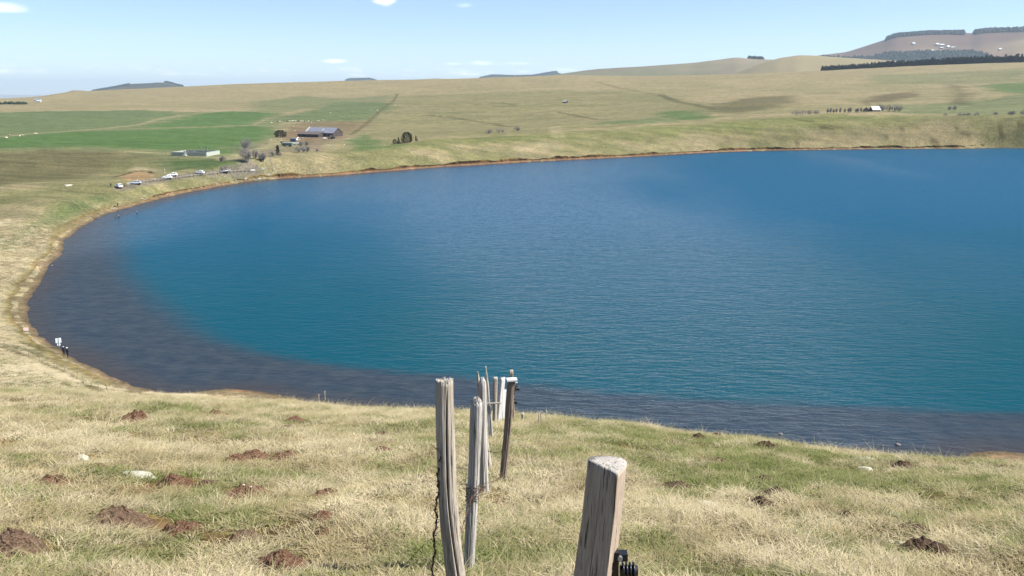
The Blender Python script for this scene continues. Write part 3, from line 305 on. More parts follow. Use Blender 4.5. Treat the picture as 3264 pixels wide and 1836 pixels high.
def np_mesh(name, verts, faces, smooth=True, up=False):
    """faces: (n,3) or (n,4) int array"""
    me = bpy.data.meshes.new(name)
    verts = np.asarray(verts, np.float32)
    faces = np.asarray(faces, np.int32)
    k = faces.shape[1]
    if up:                                                       # an open sheet: face it to the sky
        a, b, c = verts[faces[:, 0]], verts[faces[:, 1]], verts[faces[:, 2]]
        e, f = b - a, c - a
        if np.median(e[:, 0] * f[:, 1] - e[:, 1] * f[:, 0]) < 0:
            faces = np.ascontiguousarray(faces[:, ::-1])
    me.vertices.add(len(verts))
    me.vertices.foreach_set("co", verts.ravel())
    me.loops.add(faces.size)
    me.loops.foreach_set("vertex_index", faces.ravel())
    me.polygons.add(len(faces))
    me.polygons.foreach_set("loop_start", np.arange(0, faces.size, k, dtype=np.int32))
    me.polygons.foreach_set("loop_total", np.full(len(faces), k, np.int32))
    me.polygons.foreach_set("use_smooth", np.full(len(faces), bool(smooth)))
    me.update(calc_edges=True)
    return me


def set_color(me, name, rgb):
    at = me.color_attributes.new(name, 'FLOAT_COLOR', 'POINT')
    c = np.ones((len(rgb), 4), np.float32)
    c[:, :3] = rgb
    at.data.foreach_set("color", c.ravel())


def set_float(me, name, v):
    at = me.attributes.new(name, 'FLOAT', 'POINT')
    at.data.foreach_set("value", np.asarray(v, np.float32))


def link(name, me, mat=None, parent=None):
    o = bpy.data.objects.new(name, me)
    if mat is not None and me is not None and not me.materials:
        me.materials.append(mat)
    COL.objects.link(o)
    if parent is not None:
        o.parent = parent
    return o


def srgb(r, g, b):
    def f(c):
        c /= 255.0
        return c / 12.92 if c <= 0.04045 else ((c + 0.055) / 1.055) ** 2.4
    return np.array([f(r), f(g), f(b)]) * 0.62              # a photographed tone back to a surface albedo


def smooth(x, lo, hi):
    t = np.clip((x - lo) / (hi - lo), 0, 1)
    return t * t * (3 - 2 * t)


def _hash(ix, iy, seed):
    h = (ix.astype(np.int64) * 374761393 + iy.astype(np.int64) * 668265263 + seed * 974711) & 0x7fffffff
    h = ((h ^ (h >> 13)) * 1274126177) & 0x7fffffff
    h = h ^ (h >> 16)
    return (h & 0xffff) / 65535.0


def vnoise(x, y, seed=0):
    ix, iy = np.floor(x), np.floor(y)
    fx, fy = x - ix, y - iy
    fx, fy = fx * fx * (3 - 2 * fx), fy * fy * (3 - 2 * fy)
    a, b = _hash(ix, iy, seed), _hash(ix + 1, iy, seed)
    c, d = _hash(ix, iy + 1, seed), _hash(ix + 1, iy + 1, seed)
    return (a * (1 - fx) + b * fx) * (1 - fy) + (c * (1 - fx) + d * fx) * fy


def fbm(x, y, scale, octaves=4, seed=0):
    """0..1, mean 0.5; scale = feature size in metres"""
    v, amp, tot = 0.0, 1.0, 0.0
    x, y = np.asarray(x, float) / scale, np.asarray(y, float) / scale
    for k in range(octaves):
        v = v + amp * vnoise(x + 17.3 * k, y - 9.1 * k, seed + k)
        tot += amp
        amp *= 0.5
        x, y = x * 2.03, y * 2.03
    return v / tot


def poly_sdf(px, py, poly, closed=True):
    """signed distance (negative inside) or plain distance to an open polyline"""
    px, py = np.asarray(px, float), np.asarray(py, float)
    d2 = np.full(px.shape, 1e18)
    inside = np.zeros(px.shape, bool)
    n = len(poly)
    for i in range(n if closed else n - 1):
        ax, ay = poly[i]
        bx, by = poly[(i + 1) % n]
        ex, ey = bx - ax, by - ay
        wx, wy = px - ax, py - ay
        t = np.clip((wx * ex + wy * ey) / (ex * ex + ey * ey + 1e-12), 0, 1)
        d2 = np.minimum(d2, (wx - ex * t) ** 2 + (wy - ey * t) ** 2)
        if closed:
            c = (ay > py) != (by > py)
            with np.errstate(divide='ignore', invalid='ignore'):
                xi = (bx - ax) * (py - ay) / (by - ay + 1e-30) + ax
            inside ^= c & (px < xi)
    d = np.sqrt(d2)
    return np.where(inside, -d, d) if closed else d


# ---------------------------------------------------------------- lake outline
def catmull(pts, step, closed=True):
    pts = np.array(pts, float)
    n = len(pts)
    out = []
    for i in range(n if closed else n - 1):
        p0, p1, p2, p3 = (pts[(i + k) % n] if closed else pts[min(max(i + k, 0), n - 1)] for k in (-1, 0, 1, 2))
        m = max(1, int(np.linalg.norm(p2 - p1) / step))
        for t in np.arange(m) / m:
            out.append(0.5 * ((2 * p1) + (p2 - p0) * t + (2 * p0 - 5 * p1 + 4 * p2 - p3) * t * t + (3 * p1 - p0 - 3 * p2 + p3) * t ** 3))
    if not closed:
        out.append(pts[-1])
    return np.array(out)


OUTLINE_C = catmull(SHORE, 6.0)                                   # for distances
OUTLINE = catmull(SHORE, 0.9)                                     # for the bank
_s = np.cumsum(np.r_[0, np.linalg.norm(np.diff(OUTLINE, axis=0), axis=1)])


# ---------------------------------------------------------------- terrain height
_ctrl = np.array(CTRL, float)
AZ_SCALE = 40.0
_cu, _cv = _ctrl[:, 0] / AZ_SCALE, np.log(_ctrl[:, 1])
_ce = (_ctrl[:, 2] - CZ) / _ctrl[:, 1]


def _phi(r2):
    return 0.5 * r2 * np.log(r2 + 1e-12)


def _solve():
    n = len(_cu)
    K = _phi((_cu[:, None] - _cu[None]) ** 2 + (_cv[:, None] - _cv[None]) ** 2) + np.eye(n) * 1e-4
    Pm = np.c_[np.ones(n), _cu, _cv]
    A = np.block([[K, Pm], [Pm.T, np.zeros((3, 3))]])
    return np.linalg.solve(A, np.r_[_ce, 0, 0, 0])


_w = _solve()


def hills_z(x, y):
    """smooth large-scale relief through the measured heights"""
    x, y = np.asarray(x, float).ravel(), np.asarray(y, float).ravel()
    d = np.maximum(np.hypot(x, y), 1.2)
    a = np.degrees(np.arctan2(x, y))
    u, v = np.clip(a, -44, 44) / AZ_SCALE, np.log(d)
    out = np.empty_like(d)
    for i in range(0, len(d), 40000):
        s = slice(i, i + 40000)
        K = _phi((u[s, None] - _cu[None]) ** 2 + (v[s, None] - _cv[None]) ** 2)
        out[s] = K @ _w[:-3] + _w[-3] + _w[-2] * u[s] + _w[-1] * v[s]
    z = CZ + out * d
    back = smooth(np.abs(a), 50, 95)
    gen = 38.4 + 0.06 * np.minimum(d, 400) - 0.004 * np.maximum(d - 400, 0)
    return z * (1 - back) + gen * back


def ground_z(x, y, detail=True):
    shp = np.shape(x)
    x, y = np.asarray(x, float).ravel(), np.asarray(y, float).ravel()
    z = hills_z(x, y)
    d = np.hypot(x, y)
    sd = np.full(d.shape, 1e3)
    m = (d > 60) & (d < 1000)
    if m.any():
        sd[m] = poly_sdf(x[m], y[m], OUTLINE_C)
    if detail:
        amp = np.clip(d * 0.004, 0.02, 1.6)
        z = z + amp * (fbm(x, y, 60, 4, 3) - 0.5) * smooth(d, 60, 300) * smooth(sd, 40, 120) * 1.1
        z = z + 0.35 * (fbm(x, y, 7.0, 3, 5) - 0.5) * smooth(d, 14, 60) * smooth(d, 240, 130)
        z = z + (0.26 * (fbm(x, y, 1.5, 3, 9) - 0.5) + 0.10 * (fbm(x, y, 0.45, 2, 10) - 0.5)) * smooth(d, 3, 6) * smooth(d, 60, 40)
    # settle on to the water's edge
    w = smooth(sd / (1.0 - 0.45 * smooth(y, 220, 320)), 1.5, 16.0)
    edge = 0.25 + np.maximum(sd, 0) * 0.16
    z = np.where(sd < 200, edge * (1 - w) + np.maximum(z, 0.5) * w, z)
    z = np.where(sd < 1.5, np.minimum(z, -0.25 + 0.33 * sd), z)
    z = np.where(sd < 0, np.maximum(-0.25 + 0.15 * sd, -9.0), z)
    return z.reshape(shp)


def gz(x, y):
    return float(ground_z(np.array([x]), np.array([y]))[0])


# ---------------------------------------------------------------- material helpers
def new_mat(name):
    m = bpy.data.materials.new(name)
    m.use_nodes = True
    nt = m.node_tree
    nt.nodes.clear()
    out = nt.nodes.new("ShaderNodeOutputMaterial")
    b = nt.nodes.new("ShaderNodeBsdfPrincipled")
    nt.links.new(b.outputs[0], out.inputs[0])
    b.inputs["Specular IOR Level"].default_value = 0.2
    return m, nt, b


class NT:
    """tiny node-graph helper"""

    def __init__(self, nt):
        self.nt, self.n, self.l = nt, nt.nodes, nt.links

    def put(self, sock, v):
        if isinstance(v, (int, float)):
            sock.default_value = v
        elif isinstance(v, (tuple, list, np.ndarray)):
            v = tuple(float(c) for c in v)
            sock.default_value = v if len(v) == len(sock.default_value) else v + (1.0,)
        else:
            self.l.new(v, sock)

    def coord(self, kind="Object"):
        return self.n.new("ShaderNodeTexCoord").outputs[kind]

    def position(self):
        return self.n.new("ShaderNodeNewGeometry").outputs["Position"]

    def mapping(self, vec, scale=(1, 1, 1), loc=(0, 0, 0), rot=(0, 0, 0)):
        m = self.n.new("ShaderNodeMapping")
        self.l.new(vec, m.inputs["Vector"])
        m.inputs["Scale"].default_value = scale
        m.inputs["Location"].default_value = loc
        m.inputs["Rotation"].default_value = rot
        return m.outputs[0]

    def noise(self, vec, scale, detail=4.0, rough=0.55, dist=0.0):
        t = self.n.new("ShaderNodeTexNoise")
        if vec is not None:
            self.l.new(vec, t.inputs["Vector"])
        t.inputs["Scale"].default_value = scale
        t.inputs["Detail"].default_value = detail
        t.inputs["Roughness"].default_value = rough
        t.inputs["Distortion"].default_value = dist
        return t.outputs["Fac"]

    def voronoi(self, vec, scale, feature='F1'):
        t = self.n.new("ShaderNodeTexVoronoi")
        t.feature = feature
        if vec is not None:
            self.l.new(vec, t.inputs["Vector"])
        t.inputs["Scale"].default_value = scale
        return t.outputs["Distance"]

    def math(self, op, a, b=None):
        m = self.n.new("ShaderNodeMath")
        m.operation = op
        self.put(m.inputs[0], a)
        if b is not None:
            self.put(m.inputs[1], b)
        return m.outputs[0]

    def ramp(self, v, lo, hi, a=0.0, b=1.0):
        m = self.n.new("ShaderNodeMapRange")
        m.interpolation_type = 'SMOOTHSTEP'
        m.inputs["From Min"].default_value = lo
        m.inputs["From Max"].default_value = hi
        m.inputs["To Min"].default_value = a
        m.inputs["To Max"].default_value = b
        self.l.new(v, m.inputs["Value"])
        return m.outputs[0]

    def mix(self, f, a, b, blend='MIX'):
        m = self.n.new("ShaderNodeMix")
        m.data_type = 'RGBA'
        m.blend_type = blend
        self.put(m.inputs[0], f)
        self.put(m.inputs[6], a)
        self.put(m.inputs[7], b)
        return m.outputs[2]

    def attr(self, name, kind='GEOMETRY'):
        a = self.n.new("ShaderNodeAttribute")
        a.attribute_name = name
        a.attribute_type = kind
        return a

    def bump(self, h, strength, dist, normal=None):
        b = self.n.new("ShaderNodeBump")
        b.inputs["Strength"].default_value = strength
        b.inputs["Distance"].default_value = dist
        self.l.new(h, b.inputs["Height"])
        if normal is not None:
            self.l.new(normal, b.inputs["Normal"])
        return b.outputs[0]


def simple_mat(name, rgb, rough=0.7, var=0.25, scale=6.0, spec=0.25, metallic=0.0):
    m, nt, b = new_mat(name)
    g = NT(nt)
    n = g.noise(g.coord("Object"), scale, 5, 0.6)
    rgb = np.array(rgb, float)
    c = g.mix(g.ramp(n, 0.3, 0.7), rgb * (1 - var), np.minimum(rgb * (1 + var), 1.0))
    nt.links.new(c, b.inputs["Base Color"])
    b.inputs["Roughness"].default_value = rough
    b.inputs["Specular IOR Level"].default_value = spec
    b.inputs["Metallic"].default_value = metallic
    return m


# ---------------------------------------------------------------- ground colours (albedo of what grows or lies there)
STRAW = srgb(163, 151, 117)
STRAW_PALE = srgb(180, 167, 134)
TAN = srgb(168, 154, 119)
OLIVE = srgb(134, 132, 92)
GREEN = srgb(94, 122, 70)
GREEN2 = srgb(112, 126, 86)
BROWN = srgb(110, 106, 76)
EARTH = srgb(142, 118, 94)
GRAVEL = srgb(146, 130, 110)
ROADC = srgb(132, 124, 112)
TRACK = srgb(160, 152, 116)
DARK = srgb(84, 72, 50)
SCAR = srgb(178, 148, 112)
COLS = dict(straw=STRAW, pale=STRAW_PALE, tan=TAN, olive=OLIVE, green=GREEN, green2=GREEN2, brown=BROWN, earth=EARTH, gravel=GRAVEL, road=ROADC, track=TRACK, dark=DARK, scar=SCAR, sand=srgb(168, 128, 96), bog=srgb(104, 98, 68), deepgreen=srgb(88, 110, 66), rimgreen=srgb(130, 134, 84), redsoil=srgb(122, 102, 80), grey=srgb(120, 114, 100), rut=srgb(126, 116, 82))


def bare_soil(x, y):
    return fbm(x, y, 0.55, 3, 91) * 0.8 + 0.2 * fbm(x, y, 5.0, 2, 92)


def ground_color(x, y, sd):
    n = len(x)
    d = np.hypot(x, y)
    big = fbm(x, y, 90, 4, 21)
    mid = fbm(x, y, 14, 4, 31)
    fine = fbm(x, y, 2.2, 3, 41)
    c = TAN[None] * (0.9 + 0.2 * mid[:, None])
    f = (smooth(big, 0.45, 0.65) * 0.35 * smooth(d, 2300, 1500))[:, None]
    c = c * (1 - f) + OLIVE[None] * f
    # the bank around the lake: bleached grass with greener streaks
    bank = (smooth(sd, 110, 45) * (d > 80))[:, None]
    bc = STRAW[None] * (0.85 + 0.3 * mid[:, None])
    gr = (smooth(fbm(x, y, 26, 4, 77), 0.38, 0.58) * 0.85)[:, None]
    bc = bc * (1 - gr) + OLIVE[None] * gr
    c = c * (1 - bank) + bc * bank
    # near hillside: thatch and soil seen between the blades
    near = smooth(d, 130, 60)[:, None]
    g2 = smooth(fbm(x, y, 3.5, 4, 13), 0.42, 0.62)[:, None]
    nc = srgb(136, 116, 74)[None] * (1 - g2) + srgb(92, 98, 50)[None] * g2
    nc = nc * (0.75 + 0.5 * fine[:, None])
    so = smooth(bare_soil(x, y), 0.60, 0.66)[:, None] * 0.8
    nc = nc * (1 - so) + srgb(116, 90, 64)[None] * (0.7 + 0.6 * fine[:, None]) * so
    c = c * (1 - near) + nc * near
    for kind, col, soft, amt, pts in PAINT:
        if kind == 'area':
            soft = min(soft, 15.0)
        elif soft > 5:
            soft, amt = soft * 0.55, amt * 0.8
        pts = np.array(pts, float)
        lo, hi = pts.min(0), pts.max(0)
        pad = abs(soft) * 3 + 60
        m = (x > lo[0] - pad) & (x < hi[0] + pad) & (y > lo[1] - pad) & (y < hi[1] + pad)
        if not m.any():
            continue
        xm, ym = x[m], y[m]
        dm = d[m]
        jit = (fbm(xm, ym, 22, 3, 55) - 0.5)
        if kind == 'area':
            q = poly_sdf(xm, ym, pts) + jit * soft * 2.4
            a = smooth(q, soft, -soft) * amt
        else:                                                   # line, soft = half width
            q = poly_sdf(xm, ym, pts, closed=False) + jit * soft * 0.7
            a = smooth(q, soft * 1.25, soft * 0.55) * amt * (0.65 + 0.7 * mid[m])
        a = np.clip(a, 0, 1)[:, None]
        cc = COLS[col][None] * (0.88 + 0.24 * mid[m][:, None])
        c[m] = c[m] * (1 - a) + cc * a
    return np.clip(c, 0.01, 0.9)


def make_ground():
    azs = np.r_[-180:-48:3.0, -48:-37:0.6, np.arange(-37, 37, 0.095), 37:48:0.6, 48:180:3.0]
    azs = np.unique(np.round(azs, 4))
    r = [1.2]
    while r[-1] < 40000:
        q = r[-1]
        k = 1.022 if q < 75 else (1.0095 if q < 1000 else (1.0125 if q < 3000 else 1.05))
        r.append(q * k)
    r = np.array(r)
    A, R = np.meshgrid(np.radians(azs), r, indexing='ij')
    X, Y = (R * np.sin(A)).ravel(), (R * np.cos(A)).ravel()
    Z = ground_z(X, Y)
    na, nr = len(azs), len(r)
    dd = np.hypot(X, Y)
    sd = np.full(dd.shape, 1e3)
    m = (dd > 60) & (dd < 1100)
    sd[m] = poly_sdf(X[m], Y[m], OUTLINE_C)
    i = np.arange(na)[:, None]
    j = np.arange(nr - 1)[None]
    i2 = (i + 1) % na
    F = np.stack([i * nr + j, i * nr + j + 1, i2 * nr + j + 1, i2 * nr + j], -1).reshape(-1, 4)
    # nothing to see under the deep water: drop those faces
    keep = sd[F].max(1) > -25
    F = F[keep]
    V = np.c_[X, Y, Z]
    # close the hole under the camera's feet
    V = np.r_[V, [[0, 0, 38.4]]]
    c0 = len(V) - 1
    F3 = np.stack([np.arange(na) * nr, ((np.arange(na) + 1) % na) * nr, np.full(na, c0), np.full(na, c0)], -1)
    me = np_mesh("ground", V, F, up=True)
    col = ground_color(V[:, 0], V[:, 1], np.r_[sd, 1e3])
    set_color(me, "albedo", col)
    return me


def ground_material():
    m, nt, b = new_mat("meadow")
    g = NT(nt)
    alb = g.attr("albedo").outputs["Color"]
    pos = g.position()
    n1 = g.noise(pos, 0.9, 4, 0.65)
    n2 = g.noise(pos, 0.11, 4, 0.72)
    n3 = g.noise(pos, 6.0, 2, 0.6)
    c = g.mix(g.ramp(n1, 0.34, 0.68), g.mix(1.0, alb, (0.70, 0.71, 0.68), 'MULTIPLY'), g.mix(1.0, alb, (1.26, 1.25, 1.27), 'MULTIPLY'))
    c = g.mix(g.ramp(n2, 0.36, 0.66), g.mix(1.0, c, (0.82, 0.84, 0.82), 'MULTIPLY'), g.mix(1.0, c, (1.18, 1.15, 1.10), 'MULTIPLY'))
    n4 = g.noise(g.mapping(pos, scale=(0.010, 0.085, 0.02), rot=(0, 0, 0.10)), 1.0, 4, 0.62)
    c = g.mix(g.ramp(n4, 0.34, 0.66), g.mix(1.0, c, (0.83, 0.86, 0.84), 'MULTIPLY'), g.mix(1.0, c, (1.12, 1.10, 1.10), 'MULTIPLY'))
    c = g.mix(g.ramp(n3, 0.3, 0.7), g.mix(1.0, c, (0.82, 0.82, 0.80), 'MULTIPLY'), c)
    nt.links.new(c, b.inputs["Base Color"])
    b.inputs["Roughness"].default_value = 0.95
    b.inputs["Specular IOR Level"].default_value = 0.05
    h = g.math('ADD', g.math('MULTIPLY', n1, 0.7), g.math('MULTIPLY', n2, 1.6))
    nb = g.bump(h, 0.55, 0.6)
    nb = g.bump(n3, 0.5, 0.06, nb)
    nt.links.new(nb, b.inputs["Normal"])
    return m


M_GROUND = ground_material()
ground = link("ground", make_ground(), M_GROUND)
tag(ground, kind="structure")


# ---------------------------------------------------------------- lake
def make_lake():
    lo, hi = OUTLINE.min(0) - 6, OUTLINE.max(0) + 6
    step = 2.2
    xs, ys = np.arange(lo[0], hi[0], step), np.arange(lo[1], hi[1], step)
    X, Y = np.meshgrid(xs, ys, indexing='ij')
    sd = poly_sdf(X.ravel(), Y.ravel(), OUTLINE_C)
    nx, ny = len(xs), len(ys)
    i, j = np.meshgrid(np.arange(nx - 1), np.arange(ny - 1), indexing='ij')
    F = np.stack([i * ny + j, (i + 1) * ny + j, (i + 1) * ny + j + 1, i * ny + j + 1], -1).reshape(-1, 4)
    F = F[sd[F].min(1) < 5.5]
    used = np.unique(F)
    remap = -np.ones(nx * ny, int)
    remap[used] = np.arange(len(used))
    V = np.c_[X.ravel(), Y.ravel(), np.zeros(nx * ny)][used]
    me = np_mesh("lake", V, remap[F])
    # water depth over the shallow shelf that rings the crater; it drops off suddenly
    x, y = V[:, 0], V[:, 1]
    s = -sd[used]
    d = np.hypot(x, y)
    edge = poly_sdf(x, y, BASIN) + (fbm(x, y, 14, 3, 61) - 0.5) * 3.0
    soft = 1.3 + 4.5 * smooth(x, -25, -75)
    narrow = smooth(s + (fbm(x, y, 20, 3, 64) - 0.5) * 6, 11.0, 5.0)
    set_float(me, "shelf", np.maximum(smooth(edge, -soft, soft), narrow * 0.8))
    set_float(me, "greener", smooth(y, 330, 110) * 0.9 + 0.25 * (fbm(x, y, 60, 3, 66) - 0.5))  # teal near, blue far: sky reflection by view angle painted into the water colour
    set_float(me, "margin", smooth(s + (fbm(x, y, 8, 3, 62) - 0.5) * 4, 6.0, 0.5))
    xc = np.interp(y, [120, 236, 476, 600], [24, 12, -20, -40])
    band = np.exp(-((x - xc) / np.interp(y, [100, 600], [26, 120])) ** 2)
    left = 0.5 * smooth(x, -60, -125) * smooth(y, 150, 260)
    set_float(me, "wind", 0.42 * fbm(x, y * 0.4, 70, 4, 63) + 0.42 * np.maximum(band, left) + 0.08)
    return me


def lake_material():
    m, nt, b = new_mat("lake_water")
    g = NT(nt)
    pos = g.position()
    shelf = g.attr("shelf").outputs["Fac"]
    margin = g.attr("margin").outputs["Fac"]
    wind = g.attr("wind").outputs["Fac"]
    deep = g.mix(g.attr("greener").outputs["Fac"], (0.0010, 0.060, 0.122), (0.0014, 0.050, 0.068))  # bluer far end carries painted sky reflection
    bed = g.mix(g.ramp(g.noise(pos, 0.35, 4, 0.6), 0.35, 0.68), (0.023, 0.031, 0.044), (0.036, 0.042, 0.051))
    c = g.mix(g.math('MULTIPLY', shelf, 0.92), deep, bed)
    c = g.mix(g.math('MULTIPLY', margin, 0.6), c, (0.046, 0.036, 0.032))
    # wind ripples: crests across the wind, two scales, plus gusts that change their height
    wv = g.mapping(pos, scale=(0.55, 1.5, 1.0), rot=(0, 0, math.radians(24)))
    r1 = g.noise(wv, 0.62, 3, 0.6, 0.4)
    r2 = g.noise(wv, 3.0, 2, 0.6)
    r3 = g.noise(g.mapping(pos, scale=(0.6, 1.2, 1), rot=(0, 0, math.radians(12))), 0.22, 2, 0.55)
    h = g.math('ADD', g.math('MULTIPLY', r1, 0.36), g.math('MULTIPLY', r2, 0.04))
    h = g.math('ADD', h, g.math('MULTIPLY', r3, 0.35))
    gust = g.ramp(wind, 0.25, 0.6, 0.7, 1.15)
    bp = nt.nodes.new("ShaderNodeBump")
    bp.inputs["Distance"].default_value = 1.0
    nt.links.new(gust, bp.inputs["Strength"])
    nt.links.new(h, bp.inputs["Height"])
    # body of the water under a wave-roughened mirror; smoother and rougher patches mirror more or less of the sky
    nt.nodes.remove(b)
    out = [q for q in nt.nodes if q.type == 'OUTPUT_MATERIAL'][0]
    df = nt.nodes.new("ShaderNodeBsdfDiffuse")
    gl = nt.nodes.new("ShaderNodeBsdfGlossy")
    gl.inputs["Roughness"].default_value = 0.22
    nt.links.new(c, df.inputs["Color"])
    fr = nt.nodes.new("ShaderNodeFresnel")
    fr.inputs["IOR"].default_value = 1.333
    for q in (df, gl, fr):
        nt.links.new(bp.outputs[0], q.inputs["Normal"])
    fac = g.math('MULTIPLY', fr.outputs[0], g.ramp(wind, 0.26, 0.62, 0.27, 1.0))
    mx = nt.nodes.new("ShaderNodeMixShader")
    nt.links.new(fac, mx.inputs[0])
    nt.links.new(df.outputs[0], mx.inputs[1])
    nt.links.new(gl.outputs[0], mx.inputs[2])
    nt.links.new(mx.outputs[0], out.inputs[0])
    return m


lake = link("lake", make_lake(), lake_material())
tag(lake, kind="structure")


# ---------------------------------------------------------------- shore: strip of bare beach and the torn turf edge above it
def make_bank():
    P = OUTLINE
    n = len(P)
    T = np.roll(P, -1, 0) - np.roll(P, 1, 0)
    T /= np.linalg.norm(T, axis=1)[:, None]
    N = np.c_[T[:, 1], -T[:, 0]]
    c = P.mean(0)
    if ((P - c) * N).sum() < 0:
        N = -N
    # wiggle of the water line
    wob = (fbm(P[:, 0], P[:, 1], 9, 3, 71) - 0.5) * 1.6 + (fbm(P[:, 0], P[:, 1], 2.2, 2, 72) - 0.5) * 0.9
    x, y = P[:, 0], P[:, 1]
    d = np.hypot(x, y)
    bw = 1.2 + 1.6 * fbm(x, y, 25, 3, 73) + 0.8 * smooth(x, -70, -110) * smooth(y, 330, 250)
    bw += 4.0 * smooth(np.hypot(x + 36, y - 112), 22, 6) + 5.0 * smooth(np.hypot(x - 52, y - 88), 14, 4)
    far = smooth(y, 270, 420)
    hstep = 0.30 + (0.15 + 1.1 * smooth(fbm(x, y, 14, 3, 74), 0.35, 0.7)) * far
    rise = 0.10 + 0.45 * far
    rough = fbm(x, y, 1.8, 3, 75)
    prof = [(-2.0, -0.45, 0), (-0.4, -0.05, 0), (0.6, 0.07, 0)]
    rows, cols = [], []
    red = smooth(y, 250, 400)[:, None]
    sand = srgb(150, 132, 104)[None] * (1 - red) + srgb(156, 122, 96)[None] * red
    turf = srgb(150, 132, 86)
    dark = srgb(70, 52, 36)
    step_c = srgb(118, 92, 66)[None] * red + turf[None] * (1 - red)

    def row(off, z, col, over=True, blend=0.0):
        Q = P + N * off[:, None]
        if over:
            z = np.maximum(z, ground_z(Q[:, 0], Q[:, 1]) + 0.04)
        if blend:
            col = np.broadcast_to(col, (n, 3)) * (1 - blend) + ground_color(Q[:, 0], Q[:, 1], off) * blend
        rows.append(np.c_[Q, z])
        cols.append(np.broadcast_to(col, (n, 3)) * (0.8 + 0.4 * fbm(x, y, 1.1, 2, 80 + len(rows)))[:, None])

    o = np.ones(n)
    row(wob - 2.2 * o, -0.55 * o, srgb(104, 88, 72), False)
    row(wob - 0.2, 0.0 * o - 0.02, srgb(116, 98, 80), False)
    row(wob + bw * 0.5, 0.10 + rise * 0.5, sand)
    e = wob + bw + (rough - 0.5) * 1.3
    row(e, 0.1 + rise, sand * 0.9)
    dk = (smooth(fbm(x, y, 9, 4, 76), 0.40, 0.60) * smooth(y, 240, 400))[:, None]
    row(e + 0.12, 0.1 + rise + hstep * 0.55, dark[None] * dk + step_c * (1 - dk))
    row(e + 0.22, 0.1 + rise + hstep * (0.9 + 0.5 * rough), dark[None] * dk * 0.9 + turf[None] * (1 - dk * 0.9))
    Q = P + N * (e + 0.9)[:, None]
    row(e + 0.9, np.maximum(0.1 + rise + hstep * (1.05 + 0.35 * rough), ground_z(Q[:, 0], Q[:, 1]) + 0.03), turf * 0.9, True, 0.7)
    Q = P + N * (e + 1.9)[:, None]
    row(e + 1.9, np.maximum(0.1 + rise + hstep * 0.9, ground_z(Q[:, 0], Q[:, 1]) + 0.03), turf, True, 1.0)
    Q = P + N * (e + 3.0)[:, None]
    row(e + 3.0, ground_z(Q[:, 0], Q[:, 1]) - 0.35, turf, False, 1.0)
    V = np.concatenate(rows)
    C = np.concatenate(cols)
    k = len(rows)
    i = np.arange(n)[None]
    j = np.arange(k - 1)[:, None]
    F = np.stack([j * n + i, (j + 1) * n + i, (j + 1) * n + (i + 1) % n, j * n + (i + 1) % n], -1).reshape(-1, 4)
    me = np_mesh("lake_shore", V, F, smooth=False, up=True)
    set_color(me, "albedo", C)
    return me


shore = link("lake_shore", make_bank(), M_GROUND)
tag(shore, kind="structure")


# ---------------------------------------------------------------- hills behind the plateau
def hill_material(name, c1, c2, scale, c3=None):
    m, nt, b = new_mat(name)
    g = NT(nt)
    pos = g.position()
    n = g.noise(pos, scale, 6, 0.62)
    c = g.mix(g.ramp(n, 0.38, 0.62), c1, c2)
    if c3 is not None:
        c = g.mix(g.ramp(g.noise(pos, scale * 0.45, 4, 0.5), 0.55, 0.66), c, c3)
    nt.links.new(c, b.inputs["Base Color"])
    b.inputs["Roughness"].default_value = 0.95
    b.inputs["Specular IOR Level"].default_value = 0.05
    nt.links.new(g.bump(n, 0.7, 22.0), b.inputs["Normal"])
    return m


HILLFN = {}


def make_hill(name, crest, front, back, mat, seed=1, rough=6.0, bench=None):
    """crest: list of (az deg, dist, z); slopes fall 'front' metres towards us and 'back' metres behind"""
    cr = np.array(crest, float)
    order = np.argsort(cr[:, 0])
    cr = cr[order]
    az = np.linspace(cr[0, 0], cr[-1, 0], 140)
    cd = np.interp(az, cr[:, 0], cr[:, 1])
    czv = np.interp(az, cr[:, 0], cr[:, 2])
    k = np.ones(5) / 5
    czv = np.convolve(np.pad(czv, 2, mode='edge'), k, mode='valid')
    t = np.r_[np.linspace(-1, 0, 26), np.linspace(0, 1, 14)[1:]]
    A, T = np.meshgrid(np.radians(az), t, indexing='ij')
    D = cd[:, None] + np.where(T < 0, T * front, T * back)
    X, Y = D * np.sin(A), D * np.cos(A)
    base = -60.0
    s = np.abs(T)
    shape = 0.5 + 0.5 * np.cos(np.pi * s)
    if bench is not None:
        shape = np.where(T < 0, np.interp(-T, bench[0], bench[1]), shape)
    Z = base + (czv[:, None] - base) * shape
    Z = Z + (fbm(X, Y, front * 0.16, 4, seed) - 0.5) * rough * 4 * smooth(s, 0.0, 0.15)
    na, nt_ = A.shape
    i, j = np.meshgrid(np.arange(na - 1), np.arange(nt_ - 1), indexing='ij')
    F = np.stack([i * nt_ + j, i * nt_ + j + 1, (i + 1) * nt_ + j + 1, (i + 1) * nt_ + j], -1).reshape(-1, 4)
    me = np_mesh(name, np.c_[X.ravel(), Y.ravel(), Z.ravel()], F, up=True)
    o = link(name, me, mat)
    tag(o, kind="structure")
    HILLFN[name] = (az, t, X, Y, Z)
    return o


